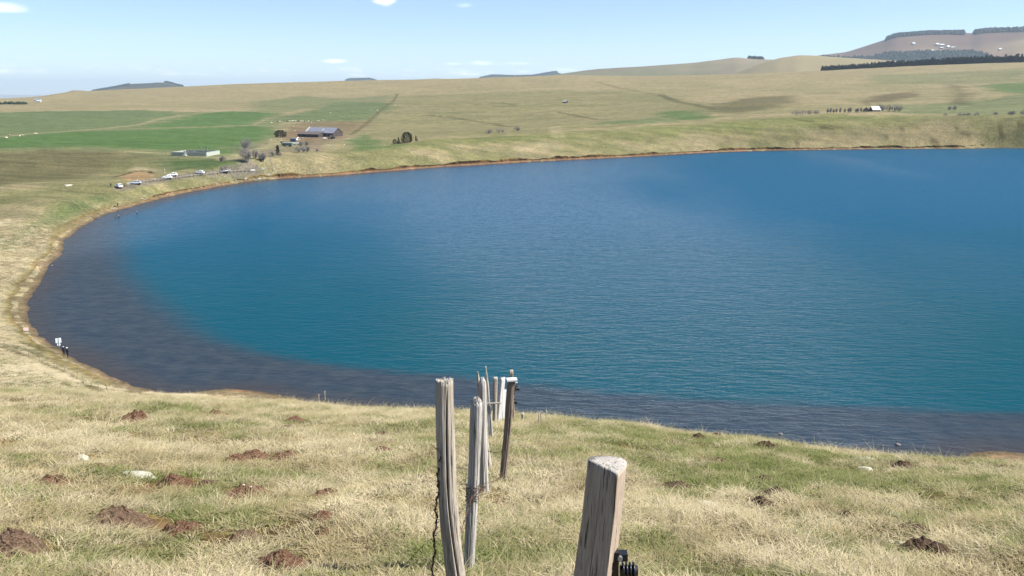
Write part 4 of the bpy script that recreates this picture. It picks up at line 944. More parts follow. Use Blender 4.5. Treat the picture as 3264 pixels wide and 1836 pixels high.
M_HILL_TAN = hill_material("hill_grass", TAN * 0.95, TAN * 0.8 + OLIVE * 0.2, 0.0016, srgb(128, 112, 88))
M_HILL_FAR = hill_material("far_hill_grass", srgb(150, 136, 108), srgb(124, 122, 88), 0.0012, srgb(126, 106, 92))
M_MOUNTAIN = hill_material("mountain_heath", srgb(160, 142, 108), srgb(138, 116, 92), 0.0011, srgb(120, 98, 84))
M_WOODED = hill_material("wooded_slope", srgb(66, 66, 50), srgb(92, 84, 64), 0.004)
M_DISTANT = hill_material("distant_wood", srgb(44, 56, 40), srgb(60, 66, 46), 0.003)
make_hill("long_hill", HILLS['long_hill'], 1500, 1600, M_HILL_FAR, 5, 6)
make_hill("rounded_hill", HILLS['rounded_hill'], 900, 900, M_HILL_TAN, 6, 4)
make_hill("table_mountain", HILLS['table_mountain'], 2600, 3000, M_MOUNTAIN, 7, 12, ([0, 0.04, 0.12, 0.3, 0.45, 0.6, 1.0], [1.0, 0.97, 0.88, 0.66, 0.50, 0.42, 0.15]))
make_hill("wooded_hill", HILLS['wooded_hill'], 1500, 2000, M_WOODED, 8, 6)
make_hill("mound", HILLS['mound'], 500, 500, M_HILL_TAN, 9, 2)
for _k in ('distant_plateau', 'distant_rise', 'distant_ridge'):
    make_hill(_k, HILLS[_k], 1500, 2500, M_DISTANT if _k != 'distant_rise' else M_HILL_FAR, 10, 4)


# ---------------------------------------------------------------- mesh building helpers
class MB:
    """collects simple shapes into one mesh"""

    def __init__(self):
        self.v, self.f = [], []

    def add(self, verts, faces):
        b = len(self.v)
        self.v.extend([tuple(float(c) for c in p) for p in verts])
        self.f.extend([tuple(b + i for i in q) for q in faces])
        return self

    def box(self, c, s, rz=0.0, taper=1.0):
        cx, cy, cz = c
        hx, hy, hz = s[0] / 2, s[1] / 2, s[2] / 2
        ca, sa = math.cos(rz), math.sin(rz)
        v = []
        for z, k in ((-hz, 1.0), (hz, taper)):
            for x, y in ((-hx, -hy), (hx, -hy), (hx, hy), (-hx, hy)):
                x, y = x * k, y * k
                v.append((cx + x * ca - y * sa, cy + x * sa + y * ca, cz + z))
        return self.add(v, [(0, 3, 2, 1), (4, 5, 6, 7), (0, 1, 5, 4), (1, 2, 6, 5), (2, 3, 7, 6), (3, 0, 4, 7)])

    def tube(self, pts, r, n=6, cap=True):
        pts = [Vector(p) for p in pts]
        rs = r if isinstance(r, (list, tuple)) else [r] * len(pts)
        rings = []
        b = len(self.v)
        up = Vector((0, 0, 1))
        for i, p in enumerate(pts):
            t = (pts[min(i + 1, len(pts) - 1)] - pts[max(i - 1, 0)]).normalized()
            a = t.cross(up)
            if a.length < 1e-3:
                a = t.cross(Vector((1, 0, 0)))
            a.normalize()
            c = t.cross(a)
            for k in range(n):
                w = 2 * math.pi * k / n
                q = p + (a * math.cos(w) + c * math.sin(w)) * rs[i]
                self.v.append(tuple(q))
        for i in range(len(pts) - 1):
            for k in range(n):
                k2 = (k + 1) % n
                self.f.append((b + i * n + k, b + i * n + k2, b + (i + 1) * n + k2, b + (i + 1) * n + k))
        if cap:
            self.f.append(tuple(b + k for k in range(n))[::-1])
            self.f.append(tuple(b + (len(pts) - 1) * n + k for k in range(n)))
        return self

    def lathe(self, c, prof, n=12, axis='z'):
        """prof: (r, h) pairs"""
        b = len(self.v)
        for r, h in prof:
            for k in range(n):
                w = 2 * math.pi * k / n
                p = (r * math.cos(w), r * math.sin(w), h)
                if axis == 'x':
                    p = (p[2], p[0], p[1])
                elif axis == 'y':
                    p = (p[0], p[2], p[1])
                self.v.append((c[0] + p[0], c[1] + p[1], c[2] + p[2]))
        for i in range(len(prof) - 1):
            for k in range(n):
                k2 = (k + 1) % n
                self.f.append((b + i * n + k, b + i * n + k2, b + (i + 1) * n + k2, b + (i + 1) * n + k))
        self.f.append(tuple(b + k for k in range(n))[::-1])
        self.f.append(tuple(b + (len(prof) - 1) * n + k for k in range(n)))
        return self

    def prism(self, poly, y0, y1):
        """poly in x,z; extruded along y"""
        n = len(poly)
        v = [(x, y0, z) for x, z in poly] + [(x, y1, z) for x, z in poly]
        f = [tuple(range(n)), tuple(range(2 * n - 1, n - 1, -1))]
        f += [(i, n + i, n + (i + 1) % n, (i + 1) % n) for i in range(n)]
        return self.add(v, f)

    def mesh(self, name, smooth_=False):
        me = bpy.data.meshes.new(name)
        me.from_pydata(self.v, [], self.f)
        if smooth_:
            me.polygons.foreach_set("use_smooth", [True] * len(me.polygons))
        bm = bmesh.new()
        bm.from_mesh(me)
        bmesh.ops.recalc_face_normals(bm, faces=bm.faces)
        bm.to_mesh(me)
        bm.free()
        return me

    def build(self, name, mat, parent=None, smooth_=False):
        return link(name, self.mesh(name, smooth_), mat, parent)


def empty(name, loc, rz=0.0):
    o = bpy.data.objects.new(name, None)
    o.location = loc
    o.rotation_euler = (0, 0, rz)
    o.empty_display_size = 0.2
    COL.objects.link(o)
    return o


def copy_tree(src, parent=None):
    c = src.copy()
    COL.objects.link(c)
    c.parent = parent
    for ch in list(src.children):
        copy_tree(ch, c)
    return c


# ---------------------------------------------------------------- weathered fence posts
def wood_material(name, light, dark, grain=1.0, lichen=0.0):
    m, nt, b = new_mat(name)
    g = NT(nt)
    co = g.coord("Object")
    fib = g.noise(g.mapping(co, scale=(150 * grain, 150 * grain, 4.0)), 1.0, 6, 0.68, 0.35)
    fine = g.noise(g.mapping(co, scale=(420 * grain, 420 * grain, 12.0)), 1.0, 4, 0.6, 0.2)
    blot = g.noise(co, 5.0, 4, 0.6)
    crack = g.ramp(g.noise(g.mapping(co, scale=(75 * grain, 75 * grain, 1.6)), 1.0, 5, 0.6, 0.6), 0.40, 0.31)
    light, dark = np.array(light), np.array(dark)
    c = g.mix(g.ramp(fib, 0.30, 0.66), dark, light)
    c = g.mix(g.ramp(fine, 0.35, 0.7, 0.0, 0.45), c, light * 1.12)
    c = g.mix(g.ramp(blot, 0.5, 0.72, 0.0, 0.55), c, light * (0.82, 0.74, 0.62))
    c = g.mix(g.math('MULTIPLY', crack, 0.85), c, dark * 0.25)
    if lichen:
        l = g.ramp(g.noise(co, 32.0, 4, 0.6), 0.60, 0.68, 0.0, lichen)
        c = g.mix(l, c, (0.33, 0.33, 0.24))
    nt.links.new(c, b.inputs["Base Color"])
    b.inputs["Roughness"].default_value = 0.85
    b.inputs["Specular IOR Level"].default_value = 0.15
    h = g.math('SUBTRACT', g.math('ADD', g.math('MULTIPLY', fib, 0.7), g.math('MULTIPLY', fine, 0.25)), g.math('MULTIPLY', crack, 1.0))
    nt.links.new(g.bump(h, 1.0, 0.005), b.inputs["Normal"])
    return m


M_WOOD_GREY = wood_material("weathered_grey_wood", (0.48, 0.425, 0.35), (0.17, 0.135, 0.102), 1.0, 0.3)
M_WOOD_PALE = wood_material("bleached_wood", (0.54, 0.51, 0.46), (0.22, 0.195, 0.165), 1.0, 0.2)
M_WOOD_WHITE = wood_material("white_bleached_board", (0.68, 0.68, 0.66), (0.46, 0.45, 0.43), 0.5)
M_WOOD_BROWN = wood_material("brown_wood", (0.28, 0.225, 0.175), (0.11, 0.083, 0.062), 0.9)
M_WOOD_TAN = wood_material("fresh_split_wood", (0.47, 0.375, 0.285), (0.24, 0.18, 0.132), 0.8)
M_WOOD_END = wood_material("sawn_end_grain", (0.40, 0.372, 0.335), (0.30, 0.275, 0.245), 1.0)


def make_post(name, base, top, wt, wb, section, mat, seed, nang=56, nring=44, flutes=0.10, split=None, top_cut=(0.0, 0.0), ragged=0.01, bow=0.0, sink=0.35, point=0.0, twist=0.0, wander=0.2):
    """section: list of (angle deg, radius factor) control points; lofted along a slightly wandering axis"""
    rng = np.random.default_rng(seed)
    base, top = np.array(base, float), np.array(top, float)
    L = np.linalg.norm(top - base)
    ax = (top - base) / L
    sec = np.array(sorted(section), float)
    th = np.linspace(0, 360, nang, endpoint=False)
    rr = np.interp(th, np.r_[sec[-1, 0] - 360, sec[:, 0], sec[0, 0] + 360], np.r_[sec[-1, 1], sec[:, 1], sec[0, 1]])
    ph = rng.uniform(0, 100)
    nstrip = max(9, int(nang / 4.2))
    V = []
    ts = np.linspace(-sink / L, 1.0, nring)
    for t in ts:
        w = (wb + (wt - wb) * np.clip(t, 0, 1)) / 2
        a = np.radians(th + twist * t)
        ang = th / 360.0
        hi = (fbm(ang * 26 + ph, np.full(nang, t * 1.3), 1.0, 3, seed) - 0.5) * 2
        # make the flute noise periodic
        hi2 = (fbm((ang - 1) * 26 + ph, np.full(nang, t * 1.3), 1.0, 3, seed) - 0.5) * 2
        hi = hi * (1 - ang) + hi2 * ang
        lo = (fbm(np.full(nang, ph), np.full(nang, t * 4.0), 1.0, 2, seed + 5) - 0.5) * 2
        cell = th / 360.0 * nstrip + 0.6 * np.sin(t * 2.3 + seed)
        strip = _hash(np.floor(cell), np.floor(np.full(nang, t * 1.6) + _hash(np.floor(cell), np.zeros(nang), seed + 7) * 5), seed + 9) - 0.5
        r = rr * (1 + flutes * hi + 0.3 * wander * lo + 2.2 * flutes * strip)
        if split is not None:
            for s_ang, s_w, s_d, t0, t1 in split:
                c0 = s_ang + 40 * wander * math.sin(t * 5 + seed)
                dd = np.abs((th - c0 + 180) % 360 - 180)
                open_ = np.clip((t - t0) / 0.08, 0, 1) * np.clip((t1 - t) / 0.08, 0, 1)
                r = r * (1 - s_d * open_ * np.exp(-(dd / s_w) ** 2))
        if point:
            r = r * np.clip((1 - t) / point, 0.18, 1.0) ** 0.6
        x, y = w * r * np.cos(a), w * r * np.sin(a)
        off = bow * 4 * t * (1 - t) * wb
        wx = (vnoise(np.array([t * 3.1 + ph]), np.array([0.5]), seed)[0] - 0.5) * wander * wb
        p = base + ax * (t * L)
        z = np.full(nang, p[2])
        if t > 0.985:
            z = z + top_cut[0] * x + top_cut[1] * y + rng.uniform(-1, 1, nang) * ragged
        V.append(np.c_[p[0] + off + wx + x, p[1] + y, z])
    # closed top: two inner rings
    last = V[-1]
    cen = last.mean(0)
    for k in (0.62, 0.25):
        q = cen + (last - cen) * k
        q[:, 2] = cen[2] + (last[:, 2] - cen[2]) * k + rng.uniform(-0.6, 0.6, nang) * ragged
        V.append(q)
    n_all = len(V)
    V = np.concatenate(V)
    V -= base
    F = []
    for i in range(n_all - 1):
        for k in range(nang):
            k2 = (k + 1) % nang
            F.append((i * nang + k, i * nang + k2, (i + 1) * nang + k2, (i + 1) * nang + k))
    F.append(tuple((n_all - 1) * nang + k for k in range(nang)))
    me = bpy.data.meshes.new(name)
    me.from_pydata([tuple(p) for p in V], [], F)
    me.materials.append(mat)
    me.materials.append(M_WOOD_END)
    mi = np.zeros(len(F), int)
    mi[(nring - 1) * nang:] = 1
    me.polygons.foreach_set("material_index", mi)
    me.polygons.foreach_set("use_smooth", [True] * len(F))
    me.update()
    o = link(name, me)
    o.location = base
    return o


ROUND = [(a, 1.0) for a in range(0, 360, 30)]


def polygon_section(poly, n=180):
    """radius by angle of a straight-sided outline"""
    out = []
    for a in np.linspace(0, 360, n, endpoint=False):
        dx, dy = math.cos(math.radians(a)), math.sin(math.radians(a))
        best = 1.0
        for i in range(len(poly)):
            (x1, y1), (x2, y2) = poly[i], poly[(i + 1) % len(poly)]
            den = dx * (y2 - y1) - dy * (x2 - x1)
            if abs(den) < 1e-9:
                continue
            t = (x1 * (y2 - y1) - y1 * (x2 - x1)) / den
            u = (x1 * dy - y1 * dx) / den
            if t > 0 and -1e-6 <= u <= 1 + 1e-6:
                best = t
        out.append((float(a), best))
    return out


# wedge split from a log: two flat faces and a round back
WEDGE = polygon_section([(-1.0, 0.22), (-0.72, 0.60), (0.0, 0.84), (0.78, 0.78), (1.0, 0.46), (1.0, 0.12), (0.40, -1.12)])
SLAB = [(0, 1.0), (25, 0.92), (60, 0.55), (90, 0.46), (120, 0.55), (155, 0.92), (180, 1.0), (205, 0.92), (240, 0.55), (270, 0.46), (300, 0.55), (335, 0.92)]
SLAB_R = [((a + 38) % 360, r) for a, r in SLAB]
POST_SPEC = {
    'near': dict(section=WEDGE, mat=M_WOOD_TAN, seed=3, nang=200, nring=70, flutes=0.012, wander=0.08, split=[(232, 1.6, 0.13, -0.4, 1.0), (262, 1.3, 0.09, 0.1, 0.8), (212, 1.3, 0.08, 0.2, 0.9), (306, 1.8, 0.16, -0.4, 0.5)], top_cut=(-0.10, 0.05), ragged=0.0015),
    'split': dict(section=[(0, 1.05), (40, 0.95), (90, 0.9), (140, 0.95), (180, 1.05), (220, 1.0), (270, 0.92), (320, 1.0)], mat=M_WOOD_GREY, seed=8, nang=150, nring=80, flutes=0.035, wander=0.3, split=[(290, 4.2, 0.60, -0.4, 0.97), (325, 2.5, 0.15, -0.4, 0.9), (248, 2.2, 0.16, -0.4, 0.8)], ragged=0.014, bow=-0.2),
    'grey': dict(section=ROUND, mat=M_WOOD_PALE, seed=12, nang=130, nring=70, flutes=0.045, split=[(265, 2.5, 0.2, -0.4, 0.75), (300, 2.2, 0.2, -0.4, 1.0), (235, 2, .15, 0.1, 1.0)], ragged=0.012, point=0.018),
    'rounded': dict(section=ROUND, mat=M_WOOD_PALE, seed=15, nang=100, nring=44, flutes=0.04, split=[(250, 3, 0.25, -0.4, 1.0), (290, 3, .2, -.4, .8)], ragged=0.006, point=0.04),
    'leaning': dict(section=ROUND, mat=M_WOOD_GREY, seed=18, nang=40, nring=36, flutes=0.07, ragged=0.012, point=0.12),
    'pointed': dict(section=SLAB, mat=M_WOOD_PALE, seed=21, nang=40, nring=36, flutes=0.07, ragged=0.004, point=0.25),
    'notched': dict(section=ROUND, mat=M_WOOD_GREY, seed=24, nang=40, nring=60, flutes=0.08, split=None, ragged=0.006),
    'board': dict(section=SLAB_R, mat=M_WOOD_WHITE, seed=27, nang=36, nring=30, flutes=0.03, ragged=0.004),
    'board2': dict(section=SLAB_R, mat=M_WOOD_WHITE, seed=28, nang=36, nring=30, flutes=0.03, ragged=0.006),
    'brown': dict(section=[(0, 1.0), (45, 1.02), (90, 0.95), (135, 1.05), (180, 1.0), (225, 0.95), (270, 0.9), (315, 1.08)], mat=M_WOOD_BROWN, seed=31, nang=56, nring=44, flutes=0.08, split=[(285, 6, 0.28, -0.4, 0.8)], ragged=0.004, top_cut=(-0.08, 0.0), bow=0.0),
    'square': dict(section=[(a, 1.0 / max(abs(math.cos(math.radians(a))), abs(math.sin(math.radians(a)))) * 0.8) for a in range(0, 360, 15)], mat=M_WOOD_TAN, seed=34, nang=40, nring=20, flutes=0.03, ragged=0.003),
    'short': dict(section=ROUND, mat=M_WOOD_GREY, seed=37, nang=24, nring=14, flutes=0.05, ragged=0.004),
    'thin': dict(section=ROUND, mat=M_WOOD_GREY, seed=40, nang=8, nring=8, flutes=0.05, ragged=0.002),
}
POST_LABEL = {
    'near': 'thick tan wedge-shaped split fence post with a pale sawn top and black insulator',
    'split': 'tall grey fence post with a deep dark crack down its length and jagged top',
    'grey': 'pale furrowed fence post with rounded top and wire wound round its middle',
    'rounded': 'straight bleached round fence post standing behind the furrowed post',
    'leaning': 'thin grey leaning fence post half hidden behind the bleached round post',
    'pointed': 'slender bleached fence post tapering to a tall point',
    'notched': 'grey fence post with a notch cut near its squared head',
    'board': 'taller white bleached fence board of the overlapping pair',
    'board2': 'shorter white bleached fence board overlapping the taller one',
    'brown': 'dark brown leaning fence post with flat pale top and insulators',
    'square': 'square sawn fence post standing behind the dark brown post',
    'short': 'short grey stub post in the grass beyond the fence line',
}
posts = []
for k, (kind, b0, t0, wt, wb) in enumerate(POSTS):
    sp = dict(POST_SPEC[kind])
    if kind in ('split', 'grey'):
        wt = wt * 1.12
    if kind.startswith('board'):
        wt, wb = wt * 1.25, wb * 1.2
    if kind == 'thin':
        zb = gz(b0[0], b0[1])
        b0 = (b0[0], b0[1], zb)
        sp['sink'] = 0.25
        hh = t0[2] - b0[2]
        if hh < 0.15:
            t0 = (t0[0], t0[1], b0[2] + 0.6)
    o = make_post('fence_stake' if kind == 'thin' else ('fence_board' if kind.startswith('board') else 'fence_post'), b0, t0, wt, wb, **sp)
    if kind == 'thin':
        far = b0[1] > 60
        tag(o, 'thin stake at the water edge beyond the grassy brow' if far else 'thin weathered stick standing in grass beside the short stub post', 'stake', 'thin stakes by the water' if far else 'thin sticks by the stub post')
    else:
        tag(o, POST_LABEL[kind], 'fence board' if kind.startswith('board') else 'fence post')
    posts.append(o)
P_OF = {POSTS[k][0]: (posts[k], POSTS[k]) for k in range(len(POSTS))}

# parts fixed to the posts
M_BLACK = simple_mat("black_plastic", (0.012, 0.012, 0.014), 0.35, 0.2, 30, 0.5)
M_STEEL = simple_mat("dull_steel", (0.34, 0.35, 0.36), 0.45, 0.2, 20, 0.5, 0.6)
M_RUST = simple_mat("rusty_wire", (0.10, 0.055, 0.035), 0.8, 0.4, 60)
M_WIRE = simple_mat("galvanised_wire", (0.22, 0.22, 0.22), 0.5, 0.3, 40, 0.5, 0.5)


def insulator(parent, loc, s, side=1.0):
    """black screw-in electric fence insulator: back plate, ribbed spool, hook and steel screw"""
    mb = MB()
    mb.box((0.010 * side * s, 0, 0), (0.020 * s, 0.030 * s, 0.075 * s))
    mb.box((0.026 * side * s, 0, 0.022 * s), (0.030 * s, 0.024 * s, 0.018 * s))
    o = mb.build('insulator', M_BLACK, parent)
    o.location = loc
    rb = MB()
    for q in range(4):
        rb.lathe((0.032 * side * s + q * 0.0085 * side * s, 0, -0.018 * s), [(0.012 * s, -0.002 * s), (0.021 * s, -0.0015 * s), (0.021 * s, 0.0015 * s), (0.012 * s, 0.002 * s)], 14, 'x')
    rb.lathe((0.045 * side * s, 0, -0.018 * s), [(0.013 * s, -0.02 * s), (0.013 * s, 0.022 * s)], 12, 'x')
    rb.build('ribbed_spool', M_BLACK, o, True)
    sc = MB()
    sc.lathe((0.022 * side * s, -0.016 * s, 0.024 * s), [(0.006 * s, -0.004 * s), (0.006 * s, 0.004 * s)], 10, 'y')
    sc.build('screw', M_STEEL, o)
    return o


near, spec_near = P_OF['near']
insulator(near, (0.115, -0.010, 0.80), 1.35)
br, spec_br = P_OF['brown']
Lb = spec_br[2][2] - spec_br[1][2]
insulator(br, (0.105, 0.0, Lb * 0.93), 0.8)
insulator(br, (0.085, 0.0, Lb * 0.80), 0.8)
sq, spec_sq = P_OF['square']
insulator(sq, (0.035, -0.03, 0.80), 0.8)
# flat cap board on the brown post
mb = MB().box((0.085, -0.012, Lb + 0.012), (0.095, 0.075, 0.016), 0.15).box((0.115, -0.02, Lb - 0.016), (0.05, 0.012, 0.006))
mb.build('cap_board', M_WOOD_WHITE, br)
# wooden cross stick lashed between the pointed and notched posts
pp, spec_pp = P_OF['pointed']
pn, spec_pn = P_OF['notched']
A = Vector(spec_pp[1]) * 0.42 + Vector(spec_pp[2]) * 0.58
Bq = Vector((spec_pn[1][0], spec_pn[1][1], spec_pn[1][2])) * 0.45 + Vector(spec_pn[2]) * 0.55
rng0 = np.random.default_rng(5)
A2, B2 = A + Vector((-0.02, -0.03, -0.06)), A + Vector((0.17, -0.02, -0.055))
cs = MB().tube([A2, (A2 + B2) / 2, B2], [0.010, 0.011, 0.010], 8).build('cross_stick', M_WOOD_GREY)
tag(cs, 'short grey stick lashed level across the fence between slender posts', 'stick')


def wire(name, pts, r, mat, label, cat='wire', group=None, barbs=0.0):
    mb = MB().tube(pts, r, 5)
    if barbs:
        v = [Vector(p) for p in pts]
        rg = random.Random(len(pts))
        for i in range(len(v) - 1):
            n = max(1, int((v[i + 1] - v[i]).length / barbs))
            for q in range(n):
                p = v[i].lerp(v[i + 1], (q + 0.5) / n)
                for s in range(2):
                    dvec = Vector((rg.uniform(-1, 1), rg.uniform(-1, 1), rg.uniform(-1, 1))).normalized() * 0.016
                    mb.tube([p - dvec, p + dvec], r * 0.8, 4)
    o = mb.build(name, mat)
    tag(o, label, cat, group)
    return o


def sag(a, b, s, n=7):
    a, b = Vector(a), Vector(b)
    return [a.lerp(b, i / n) - Vector((0, 0, s * 4 * (i / n) * (1 - i / n))) for i in range(n + 1)]


def on_post(kind, t, dx=0.0, dy=0.0):
    _, s = P_OF[kind]
    p = Vector(s[1]).lerp(Vector(s[2]), t)
    return p + Vector((dx, dy, 0))


wire('barbed_wire', sag(on_post('split', 0.30, 0, -0.04), on_post('grey', 0.47, 0.0, -0.03), 0.01) + sag(on_post('grey', 0.47, 0.0, 0.03), on_post('rounded', 0.09, 0.02, -0.04), 0.03)[1:] , 0.0022, M_RUST, 'rusty barbed wire strung from the cracked post to the pale posts', barbs=0.12)
wire('barbed_wire', sag(on_post('rounded', 0.12, 0.02, -0.05), on_post('brown', 0.10, 0.0, -0.03), 0.03), 0.0022, M_RUST, 'rusty barbed wire between the bleached round post and dark brown post', barbs=0.12)
wire('barbed_wire', sag(on_post('leaning', 0.22, 0, 0), on_post('brown', 0.30, 0.0, 0.03), 0.02), 0.002, M_RUST, 'rusty barbed wire between the leaning post and dark brown post', barbs=0.12)
wire('fence_wire', sag(on_post('pointed', 0.60, -0.01, -0.03), on_post('rounded', 0.28, 0.02, 0.04), 0.0) + sag(on_post('rounded', 0.28, 0.02, 0.04), on_post('pointed', 0.40, 0.0, -0.03), 0.02)[1:], 0.002, M_WIRE, 'slack grey wire looped between the pointed post and the bleached round post')
# wire wound round the furrowed post
gp, sg = P_OF['grey']
coil = []
for q in range(90):
    w = q * 0.42
    t = 0.42 + 0.10 * q / 90 + 0.012 * math.sin(q * 1.7)
    p = on_post('grey', t) - Vector(sg[1])
    coil.append(p + Vector((math.cos(w), math.sin(w), 0)) * (0.040 + 0.004 * math.sin(q * 2.3)))
MB().tube(coil, 0.0021, 4).build('wire_winding', M_RUST, gp)


# a rusty strand hanging in a tangle beside the cracked post
def tangle():
    rg = random.Random(4)
    mb = MB()
    x0, y0 = -0.385, 3.86
    zb = gz(x0, y0)
    top = 38.30
    path = []
    for q in range(60):
        t = q / 59
        path.append(Vector((x0 + 0.035 * (1 - t) + 0.005 * math.sin(q * 0.55) - 0.03 * t, y0 + 0.006 * math.cos(q * 1.3), top + (zb + 0.03 - top) * t)))
    mb.tube(path, 0.0034, 5)
    path2 = [p + Vector((0.007 * math.sin(i * 1.4), 0.007 * math.cos(i * 1.4), 0)) for i, p in enumerate(path)]
    mb.tube(path2, 0.0032, 5)
    for i, p in enumerate(path):
        for s in range(3):
            d = Vector((rg.uniform(-1, 1), rg.uniform(-1, 1), rg.uniform(-0.5, 0.8))).normalized() * rg.uniform(0.008, 0.022)
            mb.tube([p, p + d], 0.0014, 4)
        if rg.random() < 0.22:
            d = Vector((rg.uniform(-1, 1), rg.uniform(-1, 1), rg.uniform(-0.2, 0.9))).normalized() * rg.uniform(0.03, 0.07)
            mb.tube([p, p + d * 0.6, p + d + Vector((0, 0, 0.01))], [0.002, 0.0016, 0.001], 4)
    # bunched end on the ground
    for q in range(16):
        w = rg.uniform(0, 6.28)
        r = rg.uniform(0.01, 0.045)
        c = Vector((x0 - 0.05, y0, zb + 0.04))
        loop = [c + Vector((r * math.cos(w + a), r * math.sin(w + a), rg.uniform(-0.02, 0.03))) for a in np.linspace(0, 4.5, 8)]
        mb.tube(loop, 0.0028, 4)
    o = mb.build('hanging_barbed_wire', M_RUST)
    tag(o, 'twisted rusty barbed wire hanging to the ground beside the cracked post', 'barbed wire')


tangle()


# ---------------------------------------------------------------- molehills and stones
def soil_material(name, c1, c2):
    m, nt, b = new_mat(name)
    g = NT(nt)
    co = g.position()
    n = g.noise(co, 28.0, 6, 0.7)
    v = g.voronoi(co, 55.0)
    c = g.mix(g.ramp(n, 0.35, 0.68), c1, c2)
    peb = g.ramp(g.voronoi(co, 24.0), 0.10, 0.04, 0.0, 0.5)
    c = g.mix(peb, c, (0.30, 0.22, 0.16))
    nt.links.new(c, b.inputs["Base Color"])
    b.inputs["Roughness"].default_value = 1.0
    b.inputs["Specular IOR Level"].default_value = 0.05
    nt.links.new(g.bump(g.math('ADD', n, g.math('MULTIPLY', v, 0.7)), 1.0, 0.03), b.inputs["Normal"])
    return m


M_SOIL = soil_material("red_brown_soil", (0.100, 0.054, 0.034), (0.215, 0.122, 0.078))
M_SOIL_DARK = soil_material("dark_soil", (0.058, 0.038, 0.025), (0.125, 0.083, 0.055))
M_SOIL_DRY = soil_material("dry_soil", (0.110, 0.070, 0.045), (0.19, 0.128, 0.088))
HOLES = []


def make_mound(x, y, w, mat, seed, tall=0.33):
    rng = np.random.default_rng(seed)
    na, nr = 34, 13
    asp = rng.uniform(0.8, 1.15)
    rot = rng.uniform(-0.5, 0.5)
    V = []
    r0 = w / 2
    hgt = w * tall * rng.uniform(0.55, 0.95)
    bx, by = rng.uniform(-0.25, 0.25, 2)
    for i in range(nr + 1):
        q = i / nr
        th = np.linspace(0, 2 * math.pi, na, endpoint=False)
        lump = 1 + 0.55 * (fbm(np.cos(th) * 1.6 + seed, np.sin(th) * 1.6, 1.0, 3, seed) - 0.5)
        rr = r0 * q * lump
        px_, py_ = rr * np.cos(th), rr * np.sin(th) * asp
        X = x + px_ * math.cos(rot) - py_ * math.sin(rot)
        Y = y + px_ * math.sin(rot) + py_ * math.cos(rot)
        shape = max(0.0, 1 - q ** 2.6)
        peak = np.exp(-(((px_ / r0 - bx) ** 2 + (py_ / r0 - by) ** 2) / 0.30)) * 0.4
        Z = ground_z(X, Y) + hgt * (shape * 0.8 + peak * shape * 0.6) + hgt * (fbm(X, Y, 0.045, 3, seed) - 0.5) * (1.0 - 0.5 * q) * 1.0 - 0.015 * q
        V.append(np.c_[X, Y, Z])
    V = np.concatenate(V)
    z0 = gz(x, y)
    V -= np.array([x, y, z0])
    F = []
    for i in range(nr):
        for k in range(na):
            k2 = (k + 1) % na
            F.append((i * na + k, (i + 1) * na + k, (i + 1) * na + k2, i * na + k2))
    # loose crumbs round it
    V = [tuple(p) for p in V]
    for q in range(26):
        a, rr = rng.uniform(0, 6.28), r0 * rng.uniform(0.35, 1.25)
        cx, cy = rr * math.cos(a), rr * math.sin(a) * asp
        s = rng.uniform(0.006, 0.02) * (1 + w)
        zz = gz(x + cx, y + cy) - z0 + max(0.0, hgt * (1 - rr / r0) * 0.8)
        b = len(V)
        for dx, dy, dz in ((s, 0, 0), (-s, 0.3 * s, 0), (0, s, 0), (0, -s, 0), (0, 0, s), (0, 0, -s)):
            V.append((cx + dx * rng.uniform(0.7, 1.3), cy + dy * rng.uniform(0.7, 1.3), zz + dz * rng.uniform(0.6, 1.2)))
        for t in ((0, 2, 4), (2, 1, 4), (1, 3, 4), (3, 0, 4), (2, 0, 5), (1, 2, 5), (3, 1, 5), (0, 3, 5)):
            F.append(tuple(b + j for j in t))
    me = bpy.data.meshes.new('molehill')
    me.from_pydata(V, [], F)
    me.materials.append(mat)
    o = link('molehill', me)
    o.location = (x, y, z0)
    HOLES.append((x, y, r0 * 1.15))
    HOLES.append((x, y - r0 * 0.7, r0 * 0.75))
    return o


def rock_mesh(name, s, seed, flat=0.55, sub=3):
    bm = bmesh.new()
    bmesh.ops.create_icosphere(bm, subdivisions=sub, radius=1.0)
    rng = np.random.default_rng(seed)
    planes = [(Vector(rng.normal(size=3)).normalized(), rng.uniform(0.62, 0.95)) for _ in range(11)]
    ox = rng.uniform(0, 50)
    for v in bm.verts:
        p = v.co.copy()
        for n, dq in planes:
            k = p.dot(n)
            if k > dq:
                p -= n * (k - dq)
        q = 1 + 0.28 * (float(fbm(np.array([p.x * 1.7 + ox]), np.array([p.y * 1.7 + p.z]), 1.0, 4, seed)[0]) - 0.5)
        v.co = Vector((p.x * s[0] * q, p.y * s[1] * q, p.z * s[2] * q * (1 if p.z > 0 else 0.7)))
    me = bpy.data.meshes.new(name)
    bm.to_mesh(me)
    bm.free()
    me.polygons.foreach_set("use_smooth", [False] * len(me.polygons))
    return me


def rock_material(name, c1, c2):
    m, nt, b = new_mat(name)
    g = NT(nt)
    co = g.coord("Object")
    n = g.noise(co, 14.0, 6, 0.68)
    c = g.mix(g.ramp(n, 0.35, 0.65), c1, c2)
    nt.links.new(c, b.inputs["Base Color"])
    b.inputs["Roughness"].default_value = 0.9
    nt.links.new(g.bump(n, 0.8, 0.02), b.inputs["Normal"])
    return m


M_ROCK_PALE = rock_material("pale_lichen_rock", (0.31, 0.30, 0.22), (0.53, 0.51, 0.41))
M_ROCK = rock_material("grey_basalt", (0.12, 0.105, 0.095), (0.30, 0.27, 0.24))
M_ROCK_TAN = rock_material("pale_shore_stone", (0.30, 0.25, 0.20), (0.52, 0.46, 0.39))
M_ROCK_WET = rock_material("wet_rock", (0.05, 0.05, 0.055), (0.26, 0.26, 0.27))

